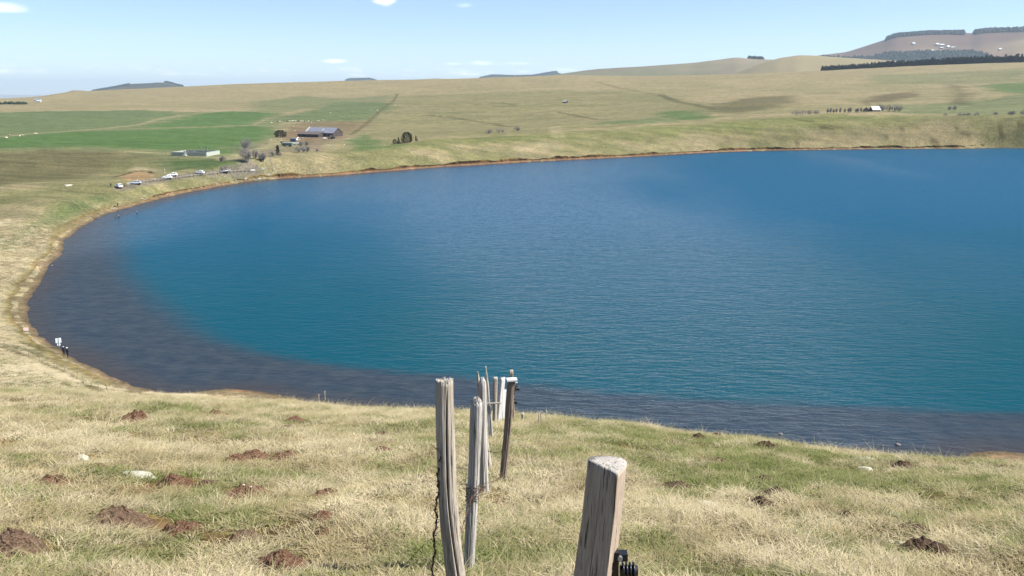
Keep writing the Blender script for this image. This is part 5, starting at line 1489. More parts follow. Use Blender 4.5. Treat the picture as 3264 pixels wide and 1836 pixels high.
for k, (x, y, w) in enumerate(OBJ['molehill']):
    big = w > 0.33
    dark = x > 1.2
    dry = k in (3, 9, 11, 12)
    mat = M_SOIL_DARK if dark else (M_SOIL_DRY if dry else M_SOIL)
    if k == 2:
        x += 0.16
    o = make_mound(x, y, w * (1.6 if dark else 1.38), mat, 100 + k)
    if dark:
        lab, grp = ('large dark molehill crumbling in green grass' if big else 'small dark molehill in tufted grass by the water brow'), 'dark molehills in the tufted grass'
    elif dry:
        lab, grp = 'flattened reddish molehill dotted with small pebbles', 'flattened reddish molehills'
    else:
        lab, grp = ('broad red-brown molehill in bleached grass' if big else 'small red-brown molehill in bleached grass'), 'red-brown molehills in bleached grass'
    if k == 0:
        for q, (sx, sy) in enumerate(((-0.05, -0.03), (0.02, -0.05))):
            st = link('stone', rock_mesh('stone', (0.018, 0.015, 0.012), 290 + q, sub=1), M_ROCK_TAN, o)
            zt = max(v.co.z for v in o.data.vertices if abs(v.co.x - sx) < 0.03 and abs(v.co.y - sy) < 0.03)
            st.location = (sx, sy, zt + 0.004)
    own = {0: 'broad red-brown molehill with two pale stones on its crest', 2: 'red-brown molehill right at the edge of the cream white boulder', 13: 'broad pebbly red-brown molehill closest to the cracked fence post', 38: 'large dark molehill with a pale rock at its edge'}.get(k)
    if own:
        tag(o, own, 'molehill')
        continue
    tag(o, lab, 'molehill', grp + (' (large)' if big and not dry else ''))

for k, (x, y, w) in enumerate(OBJ['pale_rock']):
    if y > 30:
        continue
    me = rock_mesh('rock', (w * (0.58 if k else 0.72), w * 0.42, w * (0.24 if k else 0.20)), 300 + k)
    o = link('rock', me, M_ROCK_PALE)
    o.location = (x, y, gz(x, y) + w * 0.03)
    o.rotation_euler = (-0.25, 0, random.uniform(-0.5, 0.5))
    HOLES.append((x, y, w * 0.42))
    HOLES.append((x, y - w * 0.35, w * 0.45))
    if k == 0:
        tag(o, 'large cream white boulder lying flat in the bleached grass', 'rock')
    elif w > 0.14:
        tag(o, 'pale lichen-covered rock breaking through the grass', 'rock', 'pale rocks in the grass')
    else:
        tag(o, 'small pale stone lying in the grass', 'rock', 'small pale stones in the grass')
for k, (x, y, w) in enumerate(OBJ['water_rock']):
    me = rock_mesh('rock', (w * 0.55, w * 0.5, w * 0.42), 340 + k)
    o = link('rock', me, M_ROCK_WET)
    o.location = (x, y, 0.02)
    tag(o, ('grey rock standing out of the shallow water' if w > 0.4 else 'small dark stone poking out of the shallow water'), 'rock', 'rocks in the shallows' if w > 0.4 else 'small stones in the shallows')


# ---------------------------------------------------------------- grass
def tuft_mesh(name, n, rad, h0, h1, width, lean, droop, seed):
    rng = np.random.default_rng(seed)
    V, F, hh, cc = [], [], [], []
    for _ in range(n):
        a = rng.uniform(0, 2 * math.pi)
        r = rad * math.sqrt(rng.uniform(0, 1))
        bx, by = r * math.cos(a), r * math.sin(a)
        h = rng.uniform(h0, h1)
        az_ = a + rng.normal(0, 0.9)
        ln = rng.uniform(0.2, 1.0) * lean
        dx, dy = math.cos(az_) * ln, math.sin(az_) * ln
        side = np.array([-math.sin(az_ + rng.uniform(-1, 1)), math.cos(az_ + rng.uniform(-1, 1)), 0.0])
        w = width * rng.uniform(0.7, 1.5)
        p0 = np.array([bx, by, -0.01])
        p1 = p0 + np.array([dx * h * 0.45, dy * h * 0.45, h * 0.62])
        p2 = p1 + np.array([dx * h * (0.55 + droop), dy * h * (0.55 + droop), h * (0.38 - 0.45 * droop)])
        b = len(V)
        V += [p0 - side * w, p0 + side * w, p1 - side * w * 0.75, p1 + side * w * 0.75, p2]
        F += [(b, b + 1, b + 3), (b, b + 3, b + 2), (b + 2, b + 3, b + 4)]
        hh += [0, 0, 0.6, 0.6, 1.0]
        cc += [rng.uniform(0, 1)] * 5
    me = np_mesh(name, np.array(V), np.array(F), smooth=False)
    set_float(me, "along", hh)
    set_float(me, "blade", cc)
    return me


def grass_material():
    m = bpy.data.materials.new("grass_blades")
    m.use_nodes = True
    nt = m.node_tree
    nt.nodes.clear()
    g = NT(nt)
    out = nt.nodes.new("ShaderNodeOutputMaterial")
    tint = g.attr("tint", 'INSTANCER').outputs["Fac"]
    rnd = g.attr("rnd", 'INSTANCER').outputs["Fac"]
    along = g.attr("along").outputs["Fac"]
    blade = g.attr("blade").outputs["Fac"]
    dry = g.mix(blade, (0.26, 0.205, 0.108), (0.57, 0.475, 0.29))
    dry = g.mix(g.math('MULTIPLY', rnd, 0.75), g.mix(1.0, dry, (0.86, 0.84, 0.80), 'MULTIPLY'), (0.72, 0.62, 0.43))
    green = g.mix(blade, (0.048, 0.088, 0.016), (0.155, 0.205, 0.050))
    green = g.mix(g.math('MULTIPLY', rnd, 0.35), green, (0.19, 0.19, 0.06))
    t = g.math('ADD', tint, g.math('MULTIPLY', g.math('SUBTRACT', blade, 0.5), 0.55))
    c = g.mix(g.ramp(t, 0.25, 0.8), dry, green)
    c = g.mix(g.math('MULTIPLY', along, 0.25), c, (0.46, 0.385, 0.22))
    d = nt.nodes.new("ShaderNodeBsdfDiffuse")
    tr = nt.nodes.new("ShaderNodeBsdfTranslucent")
    nt.links.new(c, d.inputs["Color"])
    nt.links.new(c, tr.inputs["Color"])
    mx = nt.nodes.new("ShaderNodeMixShader")
    mx.inputs[0].default_value = 0.32
    nt.links.new(d.outputs[0], mx.inputs[1])
    nt.links.new(tr.outputs[0], mx.inputs[2])
    nt.links.new(mx.outputs[0], out.inputs[0])
    return m


M_GRASS = grass_material()
tufts = bpy.data.collections.new("grass_tufts")
TUFT_SPECS = [
    (64, 0.085, 0.022, 0.060, 0.0022, 1.4, 0.35),     # 0 short mat
    (60, 0.085, 0.020, 0.060, 0.0023, 1.9, 0.55),     # 1 combed flat
    (56, 0.070, 0.030, 0.070, 0.0022, 0.9, 0.20),     # 2 upright
    (34, 0.095, 0.035, 0.105, 0.0017, 1.9, 0.60),     # 3 loose straw
    (80, 0.075, 0.140, 0.260, 0.0022, 0.9, 0.55),     # 4 tussock
]
for k, sp in enumerate(TUFT_SPECS):
    me = tuft_mesh("tuft_%d" % k, *sp, seed=50 + k)
    me.materials.append(M_GRASS)
    tufts.objects.link(bpy.data.objects.new("tuft_%d" % k, me))


def scatter(name, X, Y, Zoff, scale, tint, idx, rng, pale=0.0):
    n = len(X)
    Z = ground_z(X, Y) + Zoff
    me = bpy.data.meshes.new(name)
    me.vertices.add(n)
    me.vertices.foreach_set("co", np.c_[X, Y, Z].astype(np.float32).ravel())
    set_float(me, "tint", tint)
    set_float(me, "rnd", np.clip(1.9 * (fbm(X, Y, 0.42, 3, 37) - 0.5) + 0.5 + rng.normal(0, 0.18, n) + pale, 0, 1))
    at = me.attributes.new("scl", 'FLOAT_VECTOR', 'POINT')
    at.data.foreach_set("vector", scale.astype(np.float32).ravel())
    rot = np.zeros((n, 3), np.float32)
    rot[:, 0] = rng.normal(0, 0.12, n) - 0.15
    rot[:, 1] = rng.normal(0, 0.12, n)
    rot[:, 2] = rng.uniform(0, 6.283, n)
    at = me.attributes.new("rot", 'FLOAT_VECTOR', 'POINT')
    at.data.foreach_set("vector", rot.ravel())
    at = me.attributes.new("idx", 'INT', 'POINT')
    at.data.foreach_set("value", idx.astype(np.int32))
    me.materials.append(M_GRASS)
    o = link(name, me)
    ng = bpy.data.node_groups.new(name + "_scatter", 'GeometryNodeTree')
    ng.interface.new_socket("Geometry", in_out='INPUT', socket_type='NodeSocketGeometry')
    ng.interface.new_socket("Geometry", in_out='OUTPUT', socket_type='NodeSocketGeometry')
    N, Lk = ng.nodes, ng.links
    gi, go = N.new("NodeGroupInput"), N.new("NodeGroupOutput")
    iop = N.new("GeometryNodeInstanceOnPoints")
    ci = N.new("GeometryNodeCollectionInfo")
    ci.inputs["Collection"].default_value = tufts
    ci.inputs["Separate Children"].default_value = True
    ci.inputs["Reset Children"].default_value = True

    def named(nm, ty):
        a = N.new("GeometryNodeInputNamedAttribute")
        a.data_type = ty
        a.inputs["Name"].default_value = nm
        return a.outputs["Attribute"]

    Lk.new(gi.outputs[0], iop.inputs["Points"])
    Lk.new(ci.outputs[0], iop.inputs["Instance"])
    iop.inputs["Pick Instance"].default_value = True
    Lk.new(named("idx", 'INT'), iop.inputs["Instance Index"])
    Lk.new(named("rot", 'FLOAT_VECTOR'), iop.inputs["Rotation"])
    Lk.new(named("scl", 'FLOAT_VECTOR'), iop.inputs["Scale"])
    Lk.new(iop.outputs[0], go.inputs[0])
    md = o.modifiers.new("scatter", 'NODES')
    md.node_group = ng
    tag(o, kind="stuff")
    return o


def green_field(X, Y):
    """0 dry .. 1 green"""
    a = fbm(X, Y, 0.55, 4, 13)
    b = fbm(X, Y, 3.2, 3, 14)
    t = 0.55 * a + 0.45 * b
    t = t + 0.05 * smooth(X, -1, 3) - 0.05 * smooth(X, -1, -6) + 0.05 * smooth(np.hypot(X, Y), 6, 4)
    return smooth(t, 0.42, 0.66)


def make_grass():
    rng = np.random.default_rng(77)
    n = 125000
    u = rng.uniform(0, 1, n)
    d0, d1, e = 2.6, 60.0, 0.75
    d = (d0 ** e + u * (d1 ** e - d0 ** e)) ** (1 / e)
    a = np.radians(rng.uniform(-37.5, 37.5, n))
    # the lower slope by the lane, seen over the brow
    n2 = 60000
    d = np.r_[d, np.sqrt(rng.uniform(88 ** 2, 320 ** 2, n2))]
    a = np.r_[a, np.radians(rng.uniform(-37.5, -14, n2))]
    X, Y = d * np.sin(a), d * np.cos(a)
    keep = ~((d > 42) & (d < 80))
    X, Y, d = X[keep], Y[keep], d[keep]
    sd = np.full(d.shape, 1e3)
    m = d > 60
    sd[m] = poly_sdf(X[m], Y[m], OUTLINE_C)
    keep = (sd > 3.2 + 3 * fbm(X, Y, 6, 2, 19)) & (rng.uniform(0, 1, len(d)) < smooth(d + 70 * (fbm(X, Y, 18, 3, 23) - 0.5), 300, 190))
    for hx, hy, hr in HOLES:
        keep &= (X - hx) ** 2 + (Y - hy) ** 2 > (hr * (0.8 + 0.35 * fbm(X * 9, Y * 9, 1.0, 2, 3))) ** 2
    # wheel tracks of the lane round the lake, and bare soil patches
    keep &= ~((bare_soil(X, Y) > 0.605) & (d < 60) & (rng.uniform(0, 1, len(d)) < 0.88))
    for kind, col, soft, amt, pts in PAINT:
        if col in ('sand', 'earth', 'dark', 'rut') and (kind == 'area' and col in ('sand', 'earth') or (kind == 'line' and soft <= 1.0)):
            p = np.array(pts)
            if np.hypot(*p.mean(0)) > 150:
                continue
            q = poly_sdf(X, Y, p, closed=(kind == 'area'))
            keep &= ~((q < (0 if kind == 'area' else soft * 1.1)) & (rng.uniform(0, 1, len(d)) < (0.75 if kind == 'area' else 0.95)))
    X, Y, d = X[keep], Y[keep], d[keep]
    n = len(X)
    g = green_field(X, Y)
    g = np.where(d > 60, g * 0.45, g)
    lane = smooth(sd[keep], 30, 16) * (d > 80)
    g = g * (1 - lane)
    tint = np.clip(0.22 * (1 - lane) + 0.55 * g + rng.normal(0, 0.16, n) * (1 - 0.6 * lane), 0, 1)
    idx = rng.choice([0, 1, 2, 3], n, p=[0.40, 0.34, 0.16, 0.10])
    idx = np.where((g > 0.6) & (idx == 3), 2, idx)
    s = (0.8 + 0.5 * rng.uniform(0, 1, n)) * (1 + d / 26.0)
    hump = 0.45 + 1.2 * fbm(X, Y, 0.5, 3, 33)
    sz = (0.75 + 0.5 * rng.uniform(0, 1, n)) * (1 + d / 90.0) * hump * 0.62
    scatter("meadow_grass", X, Y, -0.005, np.c_[s, s, sz], tint, idx, rng, lane * 0.7)
    # taller bleached tussocks
    n = 9000
    d = (3.0 ** 0.9 + rng.uniform(0, 1, n) * (40.0 ** 0.9 - 3.0 ** 0.9)) ** (1 / 0.9)
    a = np.radians(rng.uniform(-37, 37, n))
    X, Y = d * np.sin(a), d * np.cos(a)
    c = fbm(X, Y, 2.2, 3, 29)
    keep = (c > 0.54) & (green_field(X, Y) < 0.65) & (bare_soil(X, Y) < 0.58)
    for hx, hy, hr in HOLES:
        keep &= (X - hx) ** 2 + (Y - hy) ** 2 > (hr * 1.1) ** 2
    X, Y, d = X[keep], Y[keep], d[keep]
    n = len(X)
    s = rng.uniform(0.30, 0.72, n) * (1 + d / 60)
    scatter("straw_tussocks", X, Y, -0.005, np.c_[s * 1.2, s * 1.2, s * 0.8], np.clip(rng.normal(0.06, 0.1, n), 0, 1), np.full(n, 4), rng)


make_grass()


# ---------------------------------------------------------------- paints and plain materials
def paint(name, rgb, rough=0.35, spec=0.5, var=0.08):
    return simple_mat(name, rgb, rough, var, 3.0, spec)


M_WHITE = paint("white_car_paint", (0.78, 0.78, 0.77))
M_SILVER = paint("silver_car_paint", (0.36, 0.39, 0.44), 0.3)
M_GREYP = paint("grey_car_paint", (0.16, 0.15, 0.155), 0.3)
M_GLASS = paint("dark_window_glass", (0.015, 0.018, 0.022), 0.08, 0.6)
M_TYRE = paint("tyre_rubber", (0.018, 0.018, 0.018), 0.9, 0.1)
M_RIM = paint("alloy_rim", (0.42, 0.42, 0.43), 0.35)
M_LAMP = paint("headlamp_lens", (0.62, 0.63, 0.65), 0.15)
M_TAIL = paint("red_tail_lamp", (0.30, 0.015, 0.012), 0.2)
M_SIGNW = paint("sign_back_aluminium", (0.66, 0.72, 0.78), 0.5)
M_SIGNP = paint("faded_pink_panel", (0.66, 0.50, 0.50), 0.6)
M_PANELW = paint("white_panel_paint", (0.74, 0.74, 0.70), 0.6)
M_RAIL = simple_mat("weathered_rail_timber", (0.21, 0.20, 0.185), 0.85, 0.25, 2.0)
M_RAILBAR = simple_mat("pale_rail_timber", (0.26, 0.25, 0.23), 0.8, 0.2, 2.0)
M_CONCRETE = simple_mat("pale_concrete", (0.38, 0.40, 0.34), 0.9, 0.14, 1.5)
M_GRAVE = simple_mat("grave_stone", (0.20, 0.21, 0.22), 0.7, 0.3, 1.5)
M_GRAVEL_P = simple_mat("pale_grave_stone", (0.46, 0.46, 0.44), 0.7, 0.2, 1.5)
M_BARK_PALE = simple_mat("grey_pole_timber", (0.24, 0.225, 0.20), 0.9, 0.2, 3.0)
M_ROOF_BLUE = simple_mat("blue_grey_sheet_roof", (0.19, 0.20, 0.235), 0.5, 0.14, 0.5, 0.3)
M_ROOF_RIM = simple_mat("pale_roof_trim", (0.42, 0.44, 0.46), 0.5)
M_ROOF_RUST = simple_mat("brown_lean_to_roof", (0.105, 0.088, 0.080), 0.8, 0.2, 0.6)
M_WALL_DARK = simple_mat("dark_boarded_wall", (0.065, 0.055, 0.052), 0.85, 0.3, 0.8)
M_WALL_STONE = simple_mat("grey_stone_wall", (0.16, 0.145, 0.13), 0.95, 0.3, 0.8)
M_THATCH = simple_mat("mossy_roof", (0.10, 0.095, 0.065), 0.95, 0.3, 0.6)
M_ROOF_PALE = simple_mat("pale_sheet_roof", (0.44, 0.43, 0.41), 0.5, 0.1, 0.7, 0.4)
M_BLUEBOX = paint("blue_container_paint", (0.045, 0.075, 0.14), 0.5)
M_TEAL = paint("green_trailer_paint", (0.10, 0.155, 0.14), 0.5)
M_COW = simple_mat("cream_cow_hide", (0.52, 0.47, 0.37), 0.9, 0.12, 2.0)
M_COW_DARK = simple_mat("brown_cow_hide", (0.09, 0.055, 0.035), 0.9, 0.2, 2.0)
M_BALE = paint("black_bale_wrap", (0.014, 0.014, 0.016), 0.4)
M_TRACTOR = paint("dark_machine_paint", (0.05, 0.045, 0.045), 0.6)
M_SKY_CLOTH = None


# ---------------------------------------------------------------- people
def cloth_material(name, trousers, jacket, skin=(0.42, 0.27, 0.20), split=0.92, neck=1.47):
    m, nt, b = new_mat(name)
    g = NT(nt)
    sp = nt.nodes.new("ShaderNodeSeparateXYZ")
    nt.links.new(g.coord("Object"), sp.inputs[0])
    z = sp.outputs["Z"]
    c = g.mix(g.ramp(z, split - 0.01, split + 0.01), trousers, jacket)
    c = g.mix(g.ramp(z, neck, neck + 0.015), c, skin)
    n = g.noise(g.coord("Object"), 9.0, 4)
    c = g.mix(g.ramp(n, 0.35, 0.7, 0.0, 0.3), c, (0.0, 0.0, 0.0))
    nt.links.new(c, b.inputs["Base Color"])
    b.inputs["Roughness"].default_value = 0.9
    return m


def make_person(loc, rz, mat, hair_rgb, label, group=None, arms='down', stride=0.08, hat=None, height=1.74):
    """one continuous skinned body; hair or hat is a child"""
    k = height / 1.74
    J = {}
    E = []

    def j(n, p, r, par=None):
        J[n] = (len(J), p, r)
        if par:
            E.append((J[par][0], J[n][0]))

    j('pelvis', (0, 0, 0.98), (0.15, 0.105))
    j('waist', (0, 0.01, 1.12), (0.135, 0.10), 'pelvis')
    j('chest', (0, 0.0, 1.32), (0.165, 0.115), 'waist')
    j('neck', (0, 0.0, 1.49), (0.058, 0.058), 'chest')
    j('chin', (0, -0.025, 1.555), (0.068, 0.075), 'neck')
    j('brow', (0, -0.01, 1.64), (0.076, 0.092), 'chin')
    j('crown', (0, 0.005, 1.71), (0.052, 0.062), 'brow')
    for s, side in ((1, 'l'), (-1, 'r')):
        st = stride * s
        j('hip' + side, (0.09 * s, 0, 0.92), (0.092, 0.095), 'pelvis')
        j('knee' + side, (0.10 * s, -0.02 - st * 0.5, 0.50), (0.060, 0.062), 'hip' + side)
        j('calf' + side, (0.10 * s, -0.005 - st * 0.8, 0.34), (0.056, 0.058), 'knee' + side)
        j('ankle' + side, (0.10 * s, 0.01 - st, 0.09), (0.040, 0.042), 'calf' + side)
        j('toe' + side, (0.115 * s, -0.15 - st, 0.035), (0.042, 0.030), 'ankle' + side)
        j('sh' + side, (0.185 * s, 0.0, 1.41), (0.062, 0.062), 'chest')
        if arms == 'down':
            el, wr = (0.245 * s, 0.03, 1.13), (0.235 * s, -0.06, 0.90)
        elif arms == 'rod' and s == 1:
            el, wr = (0.235 * s, -0.05, 1.16), (0.12 * s, -0.30, 1.17)
        elif arms == 'face':
            el, wr = (0.26 * s, -0.10, 1.22), (0.09 * s, -0.17, 1.50)
        else:
            el, wr = (0.25 * s, -0.02, 1.14), (0.15 * s, -0.24, 1.08)
        j('el' + side, el, (0.046, 0.046), 'sh' + side)
        j('wr' + side, wr, (0.030, 0.030), 'el' + side)
        e_, w_ = Vector(el), Vector(wr)
        d = (w_ - e_).normalized()
        palm = w_ + d * 0.055
        j('palm' + side, tuple(palm), (0.038, 0.022), 'wr' + side)
        sd = d.cross(Vector((0, 1, 0.2))).normalized()
        for q, ln in enumerate((0.055, 0.075, 0.082, 0.076, 0.060)):
            off = sd * (0.032 * (q - 2) / 2) if q else sd * -0.045
            tip = palm + off + d * ln * (0.5 if q == 0 else 1.0)
            j('f%d' % q + side, tuple(tip), (0.009, 0.009), 'palm' + side)
    me = bpy.data.meshes.new('person')
    vs = [tuple(c * k for c in J[n][1]) for n in J]
    me.from_pydata(vs, E, [])
    o = link('person', me, mat)
    sk = o.modifiers.new('skin', 'SKIN')
    sk.use_smooth_shade = True
    lay = me.skin_vertices[0].data if me.skin_vertices else None
    if lay is None:
        bm = bmesh.new()
        bm.from_mesh(me)
        bm.verts.layers.skin.verify()
        bm.to_mesh(me)
        bm.free()
        lay = me.skin_vertices[0].data
    for n in J:
        i, p, r = J[n]
        lay[i].radius = (r[0] * k, r[1] * k)
        lay[i].use_root = (n == 'pelvis')
    o.modifiers.new('smooth', 'SUBSURF').levels = 1
    o.modifiers['smooth'].render_levels = 1
    o.location = loc
    o.rotation_euler = (0, 0, rz)
    hm = simple_mat('hair_or_hat', hair_rgb, 0.9, 0.2, 30)
    hb = MB()
    if hat:
        hb.lathe((0, -0.005 * k, 1.675 * k), [(0.135 * k, 0.0), (0.13 * k, 0.012 * k), (0.098 * k, 0.016 * k), (0.09 * k, 0.075 * k), (0.05 * k, 0.095 * k)], 16)
        hb.build('hat', hm, o, True)
    else:
        hb.lathe((0, 0.018 * k, 1.615 * k), [(0.060 * k, -0.05 * k), (0.086 * k, -0.02 * k), (0.096 * k, 0.04 * k), (0.084 * k, 0.09 * k), (0.04 * k, 0.125 * k)], 16)
        hb.build('hair', hm, o, True)
    # a face: nose and eyes
    f = MB()
    f.add([(0, -0.118 * k, 1.605 * k), (-0.014 * k, -0.092 * k, 1.595 * k), (0.014 * k, -0.092 * k, 1.595 * k), (0, -0.092 * k, 1.645 * k)], [(0, 1, 2), (0, 2, 3), (0, 3, 1)])
    for s in (-1, 1):
        f.box((0.031 * s * k, -0.098 * k, 1.642 * k), (0.022 * k, 0.008 * k, 0.010 * k))
    f.box((0, -0.096 * k, 1.572 * k), (0.045 * k, 0.008 * k, 0.008 * k))
    f.build('face', simple_mat('face_features', (0.20, 0.11, 0.09), 0.8), o)
    tag(o, label, 'person', group)
    return o


M_CL_BLACK = cloth_material('black_coat', (0.016, 0.017, 0.022), (0.020, 0.022, 0.028))
M_CL_DARK = cloth_material('dark_jacket', (0.020, 0.020, 0.022), (0.024, 0.026, 0.034))
M_CL_WADER = cloth_material('waders', (0.03, 0.04, 0.05), (0.16, 0.19, 0.22), split=1.25)
M_CL_WALK = cloth_material('walker_clothes', (0.03, 0.028, 0.026), (0.09, 0.075, 0.055))

for k, (x, y) in enumerate(OBJ['couple']):
    x, y = x - 1.5, y - 1.3                                    # dry-shod on the bank
    make_person((x, y, gz(x, y) - 0.01), math.pi + (0.35 if k == 0 else -0.5), M_CL_BLACK if k == 0 else M_CL_DARK, (0.46, 0.46, 0.46) if k == 0 else (0.66, 0.65, 0.62),
                'person in a black coat with grey hair standing by the lake' if k == 0 else 'person in dark clothes and white cap beside the grey-haired one', None, 'front' if k else 'down', 0.05, hat=(k == 1), height=1.72 if k else 1.68)
for k, (x, y) in enumerate(OBJ['wader']):
    p = make_person((x, y, -0.80 if k == 0 else -0.95), 2.4 if k == 0 else 2.9, M_CL_WADER, (0.44, 0.47, 0.5), 'angler wading waist-deep with a landing net on the water' if k == 0 else 'angler in waders standing alone in deeper water', None, 'rod', 0.1, hat=True)
    rod = MB().tube([(0.12, -0.30, 1.17), (0.15, -1.2, 1.75), (0.2, -2.4, 2.15)], [0.012, 0.007, 0.003], 5)
    ro = rod.build('fishing_rod', M_TRACTOR)
    ro.location = p.location
    ro.rotation_euler = p.rotation_euler
    tag(ro, 'thin fishing rod held by the waist-deep angler' if k == 0 else 'thin fishing rod held by the lone wading angler', 'fishing rod')
    if k == 0:
        nb = MB()
        ring = [(x - 0.9 + 0.42 * math.cos(a), y - 0.1 + 0.26 * math.sin(a), 0.05) for a in np.linspace(0, 2 * math.pi, 18)]
        nb.tube(ring, 0.06, 6)
        nb.tube([(x - 0.5, y - 0.1, 0.06), (x - 0.1, y, 0.15)], 0.02, 5)
        no = nb.build('landing_net', M_TRACTOR)
        tag(no, 'dark hooped landing net floating beside the wading angler', 'net')
for x, y in OBJ['angler']:
    make_person((x, y, gz(x, y) - 0.01), 0.4, M_CL_WALK, (0.05, 0.035, 0.025), 'person in brown standing on the stony beach above the anglers', None, 'front', 0.05)
    bag = MB().box((0, 0, 0.14), (0.62, 0.32, 0.28)).box((0, 0, 0.31), (0.3, 0.05, 0.06)).build('tackle_bag', M_TRACTOR)
    bag.location = (x - 1.0, y - 0.3, gz(x - 1.0, y - 0.3))
    tag(bag, 'dark tackle bag lying on the stony beach beside a person', 'bag')
for k, (x, y) in enumerate(OBJ['visitor']):
    make_person((x, y, gz(x, y) - 0.01), 0.5 if k == 0 else -1.2, M_CL_DARK if k == 0 else M_CL_WALK, (0.4, 0.38, 0.34) if k == 0 else (0.04, 0.03, 0.02), 'person in dark clothes standing on the grass behind the white car' if k == 0 else 'person in brown standing between the white car and the notice board', None, 'down', 0.12)


# ---------------------------------------------------------------- cars
def make_car(loc, rz, body_mat, label, group, estate=False, pitch=0.0):
    t = empty('parked_car', loc, rz)
    L, Wd = 4.25, 1.76
    hw = Wd / 2
    # lower body: section loft along x (front at -x)
    st = [(-2.12, 0.34, 0.52, 0.70), (-2.05, 0.24, 0.66, 0.84), (-1.6, 0.20, 0.80, 0.95), (-0.95, 0.19, 0.91, 1.0), (0.0, 0.19, 0.93, 1.0), (1.2, 0.19, 0.95, 1.0), (1.85, 0.22, 0.95, 0.96), (2.08, 0.34, 0.86, 0.86), (2.13, 0.42, 0.70, 0.78)]
    V, F = [], []
    for x, z0, z1, wk in st:
        w = hw * wk
        V += [(x, -w * 0.93, z0), (x, -w, (z0 + z1) * 0.5), (x, -w * 0.94, z1), (x, w * 0.94, z1), (x, w, (z0 + z1) * 0.5), (x, w * 0.93, z0)]
    n = 6
    for i in range(len(st) - 1):
        for q in range(n):
            q2 = (q + 1) % n
            F.append((i * n + q, i * n + q2, (i + 1) * n + q2, (i + 1) * n + q))
    F += [tuple(range(n)), tuple((len(st) - 1) * n + q for q in range(n))[::-1]]
    MB().add(V, F).build('body', body_mat, t, True)
    # cabin: roof with pillars, glass set into it
    rear = 2.0 if estate else 1.85
    cab = [(-1.05, 0.90, 0.80), (-0.30, 1.43, 0.62), (0.35, 1.50, 0.62), (1.25, 1.47, 0.61), (rear - 0.35 if not estate else rear - 0.15, 1.38, 0.60), (rear, 0.93, 0.78)]
    V, F = [], []
    for x, z, w in cab:
        V += [(x, -w, z), (x, w, z)]
    for x, z, w in cab[1:-1]:
        pass
    m = len(cab)
    base = len(V)
    for x in np.linspace(cab[0][0], cab[-1][0], m):
        V += [(x, -0.81, 0.91), (x, 0.81, 0.91)]
    for i in range(m - 1):
        F.append((2 * i, 2 * i + 1, 2 * i + 3, 2 * i + 2))
        F.append((2 * i, 2 * i + 2, base + 2 * i + 2, base + 2 * i))
        F.append((2 * i + 1, base + 2 * i + 1, base + 2 * i + 3, 2 * i + 3))
    MB().add(V, F).build('roof', body_mat, t, False)
    g = MB()
    g.add([(-1.00, -0.72, 0.955), (-1.00, 0.72, 0.955), (-0.36, 0.56, 1.405), (-0.36, -0.56, 1.405)], [(0, 1, 2, 3)])
    for v in range(len(g.v)):
        x, y, z = g.v[v]
        g.v[v] = (x - 0.02, y, z + 0.015)
    g.build('windscreen', M_GLASS, t)
    r = MB().add([(rear + 0.012, -0.70, 0.99), (rear + 0.012, 0.70, 0.99), (cab[-2][0] + 0.03, 0.55, 1.36), (cab[-2][0] + 0.03, -0.55, 1.36)], [(0, 1, 2, 3)])
    r.build('rear_window', M_GLASS, t)
    for s in (-1, 1):
        for xa, xb in ((-0.62, 0.32), (0.42, rear - 0.42)):
            z1 = 1.38
            w = MB().add([(xa, 0.815 * s, 0.96), (xb, 0.815 * s, 0.96), (min(xb, 1.3), 0.645 * s, z1), (max(xa, -0.22), 0.645 * s, z1)], [(0, 1, 2, 3)])
            w.build('side_window', M_GLASS, t)
        for xw in (-1.32, 1.28):
            wh = MB().lathe((0, 0, 0), [(0.20, -0.10), (0.305, -0.085), (0.315, 0), (0.305, 0.085), (0.20, 0.10)], 18, 'y').build('wheel', M_TYRE, t, True)
            wh.location = (xw, 0.79 * s, 0.315)
            MB().lathe((0, 0.055 * s, 0), [(0.06, -0.035), (0.195, -0.02), (0.195, 0.05), (0.05, 0.035)], 14, 'y').build('rim', M_RIM, wh)
        MB().box((-2.06, 0.60 * s, 0.63), (0.10, 0.30, 0.12)).build('headlight', M_LAMP, t)
        MB().box((2.07, 0.66 * s, 0.78), (0.09, 0.20, 0.22)).build('tail_light', M_TAIL, t)
        MB().box((-0.72, 0.92 * s, 0.98), (0.12, 0.16, 0.11)).build('wing_mirror', body_mat, t)
    MB().box((0, 0, 0.20), (3.9, 1.5, 0.10)).build('underbody', M_TYRE, t)
    t.rotation_euler = (0, pitch, rz)
    tag(t, label, 'car', group)
    return t


CARS = [
    (M_WHITE, math.radians(-48), 'white hatchback parked on gravel between two standing people', False),
    (M_SILVER, math.radians(28), 'silver car parked at the end of the timber rail beside the notice board', False),
    (M_WHITE, math.radians(12), 'white hatchback parked side on along the timber rail', False),
    (M_WHITE, math.radians(14), 'white estate car half hidden behind the white hatchback at the rail', True),
    (M_WHITE, math.radians(-10), 'white car standing alone on the road in front of the cemetery', True),
    (M_GREYP, math.radians(40), 'dark grey car parked by scrub at the far end of the rail', False),
]
for (x, y), (mt, rz, lab, est) in zip(OBJ['car'], CARS):
    if 'half hidden' in lab:
        y += 3.0
    make_car((x, y, gz(x, y) + 0.03), rz, mt, lab, 'cars parked by the lake', est)


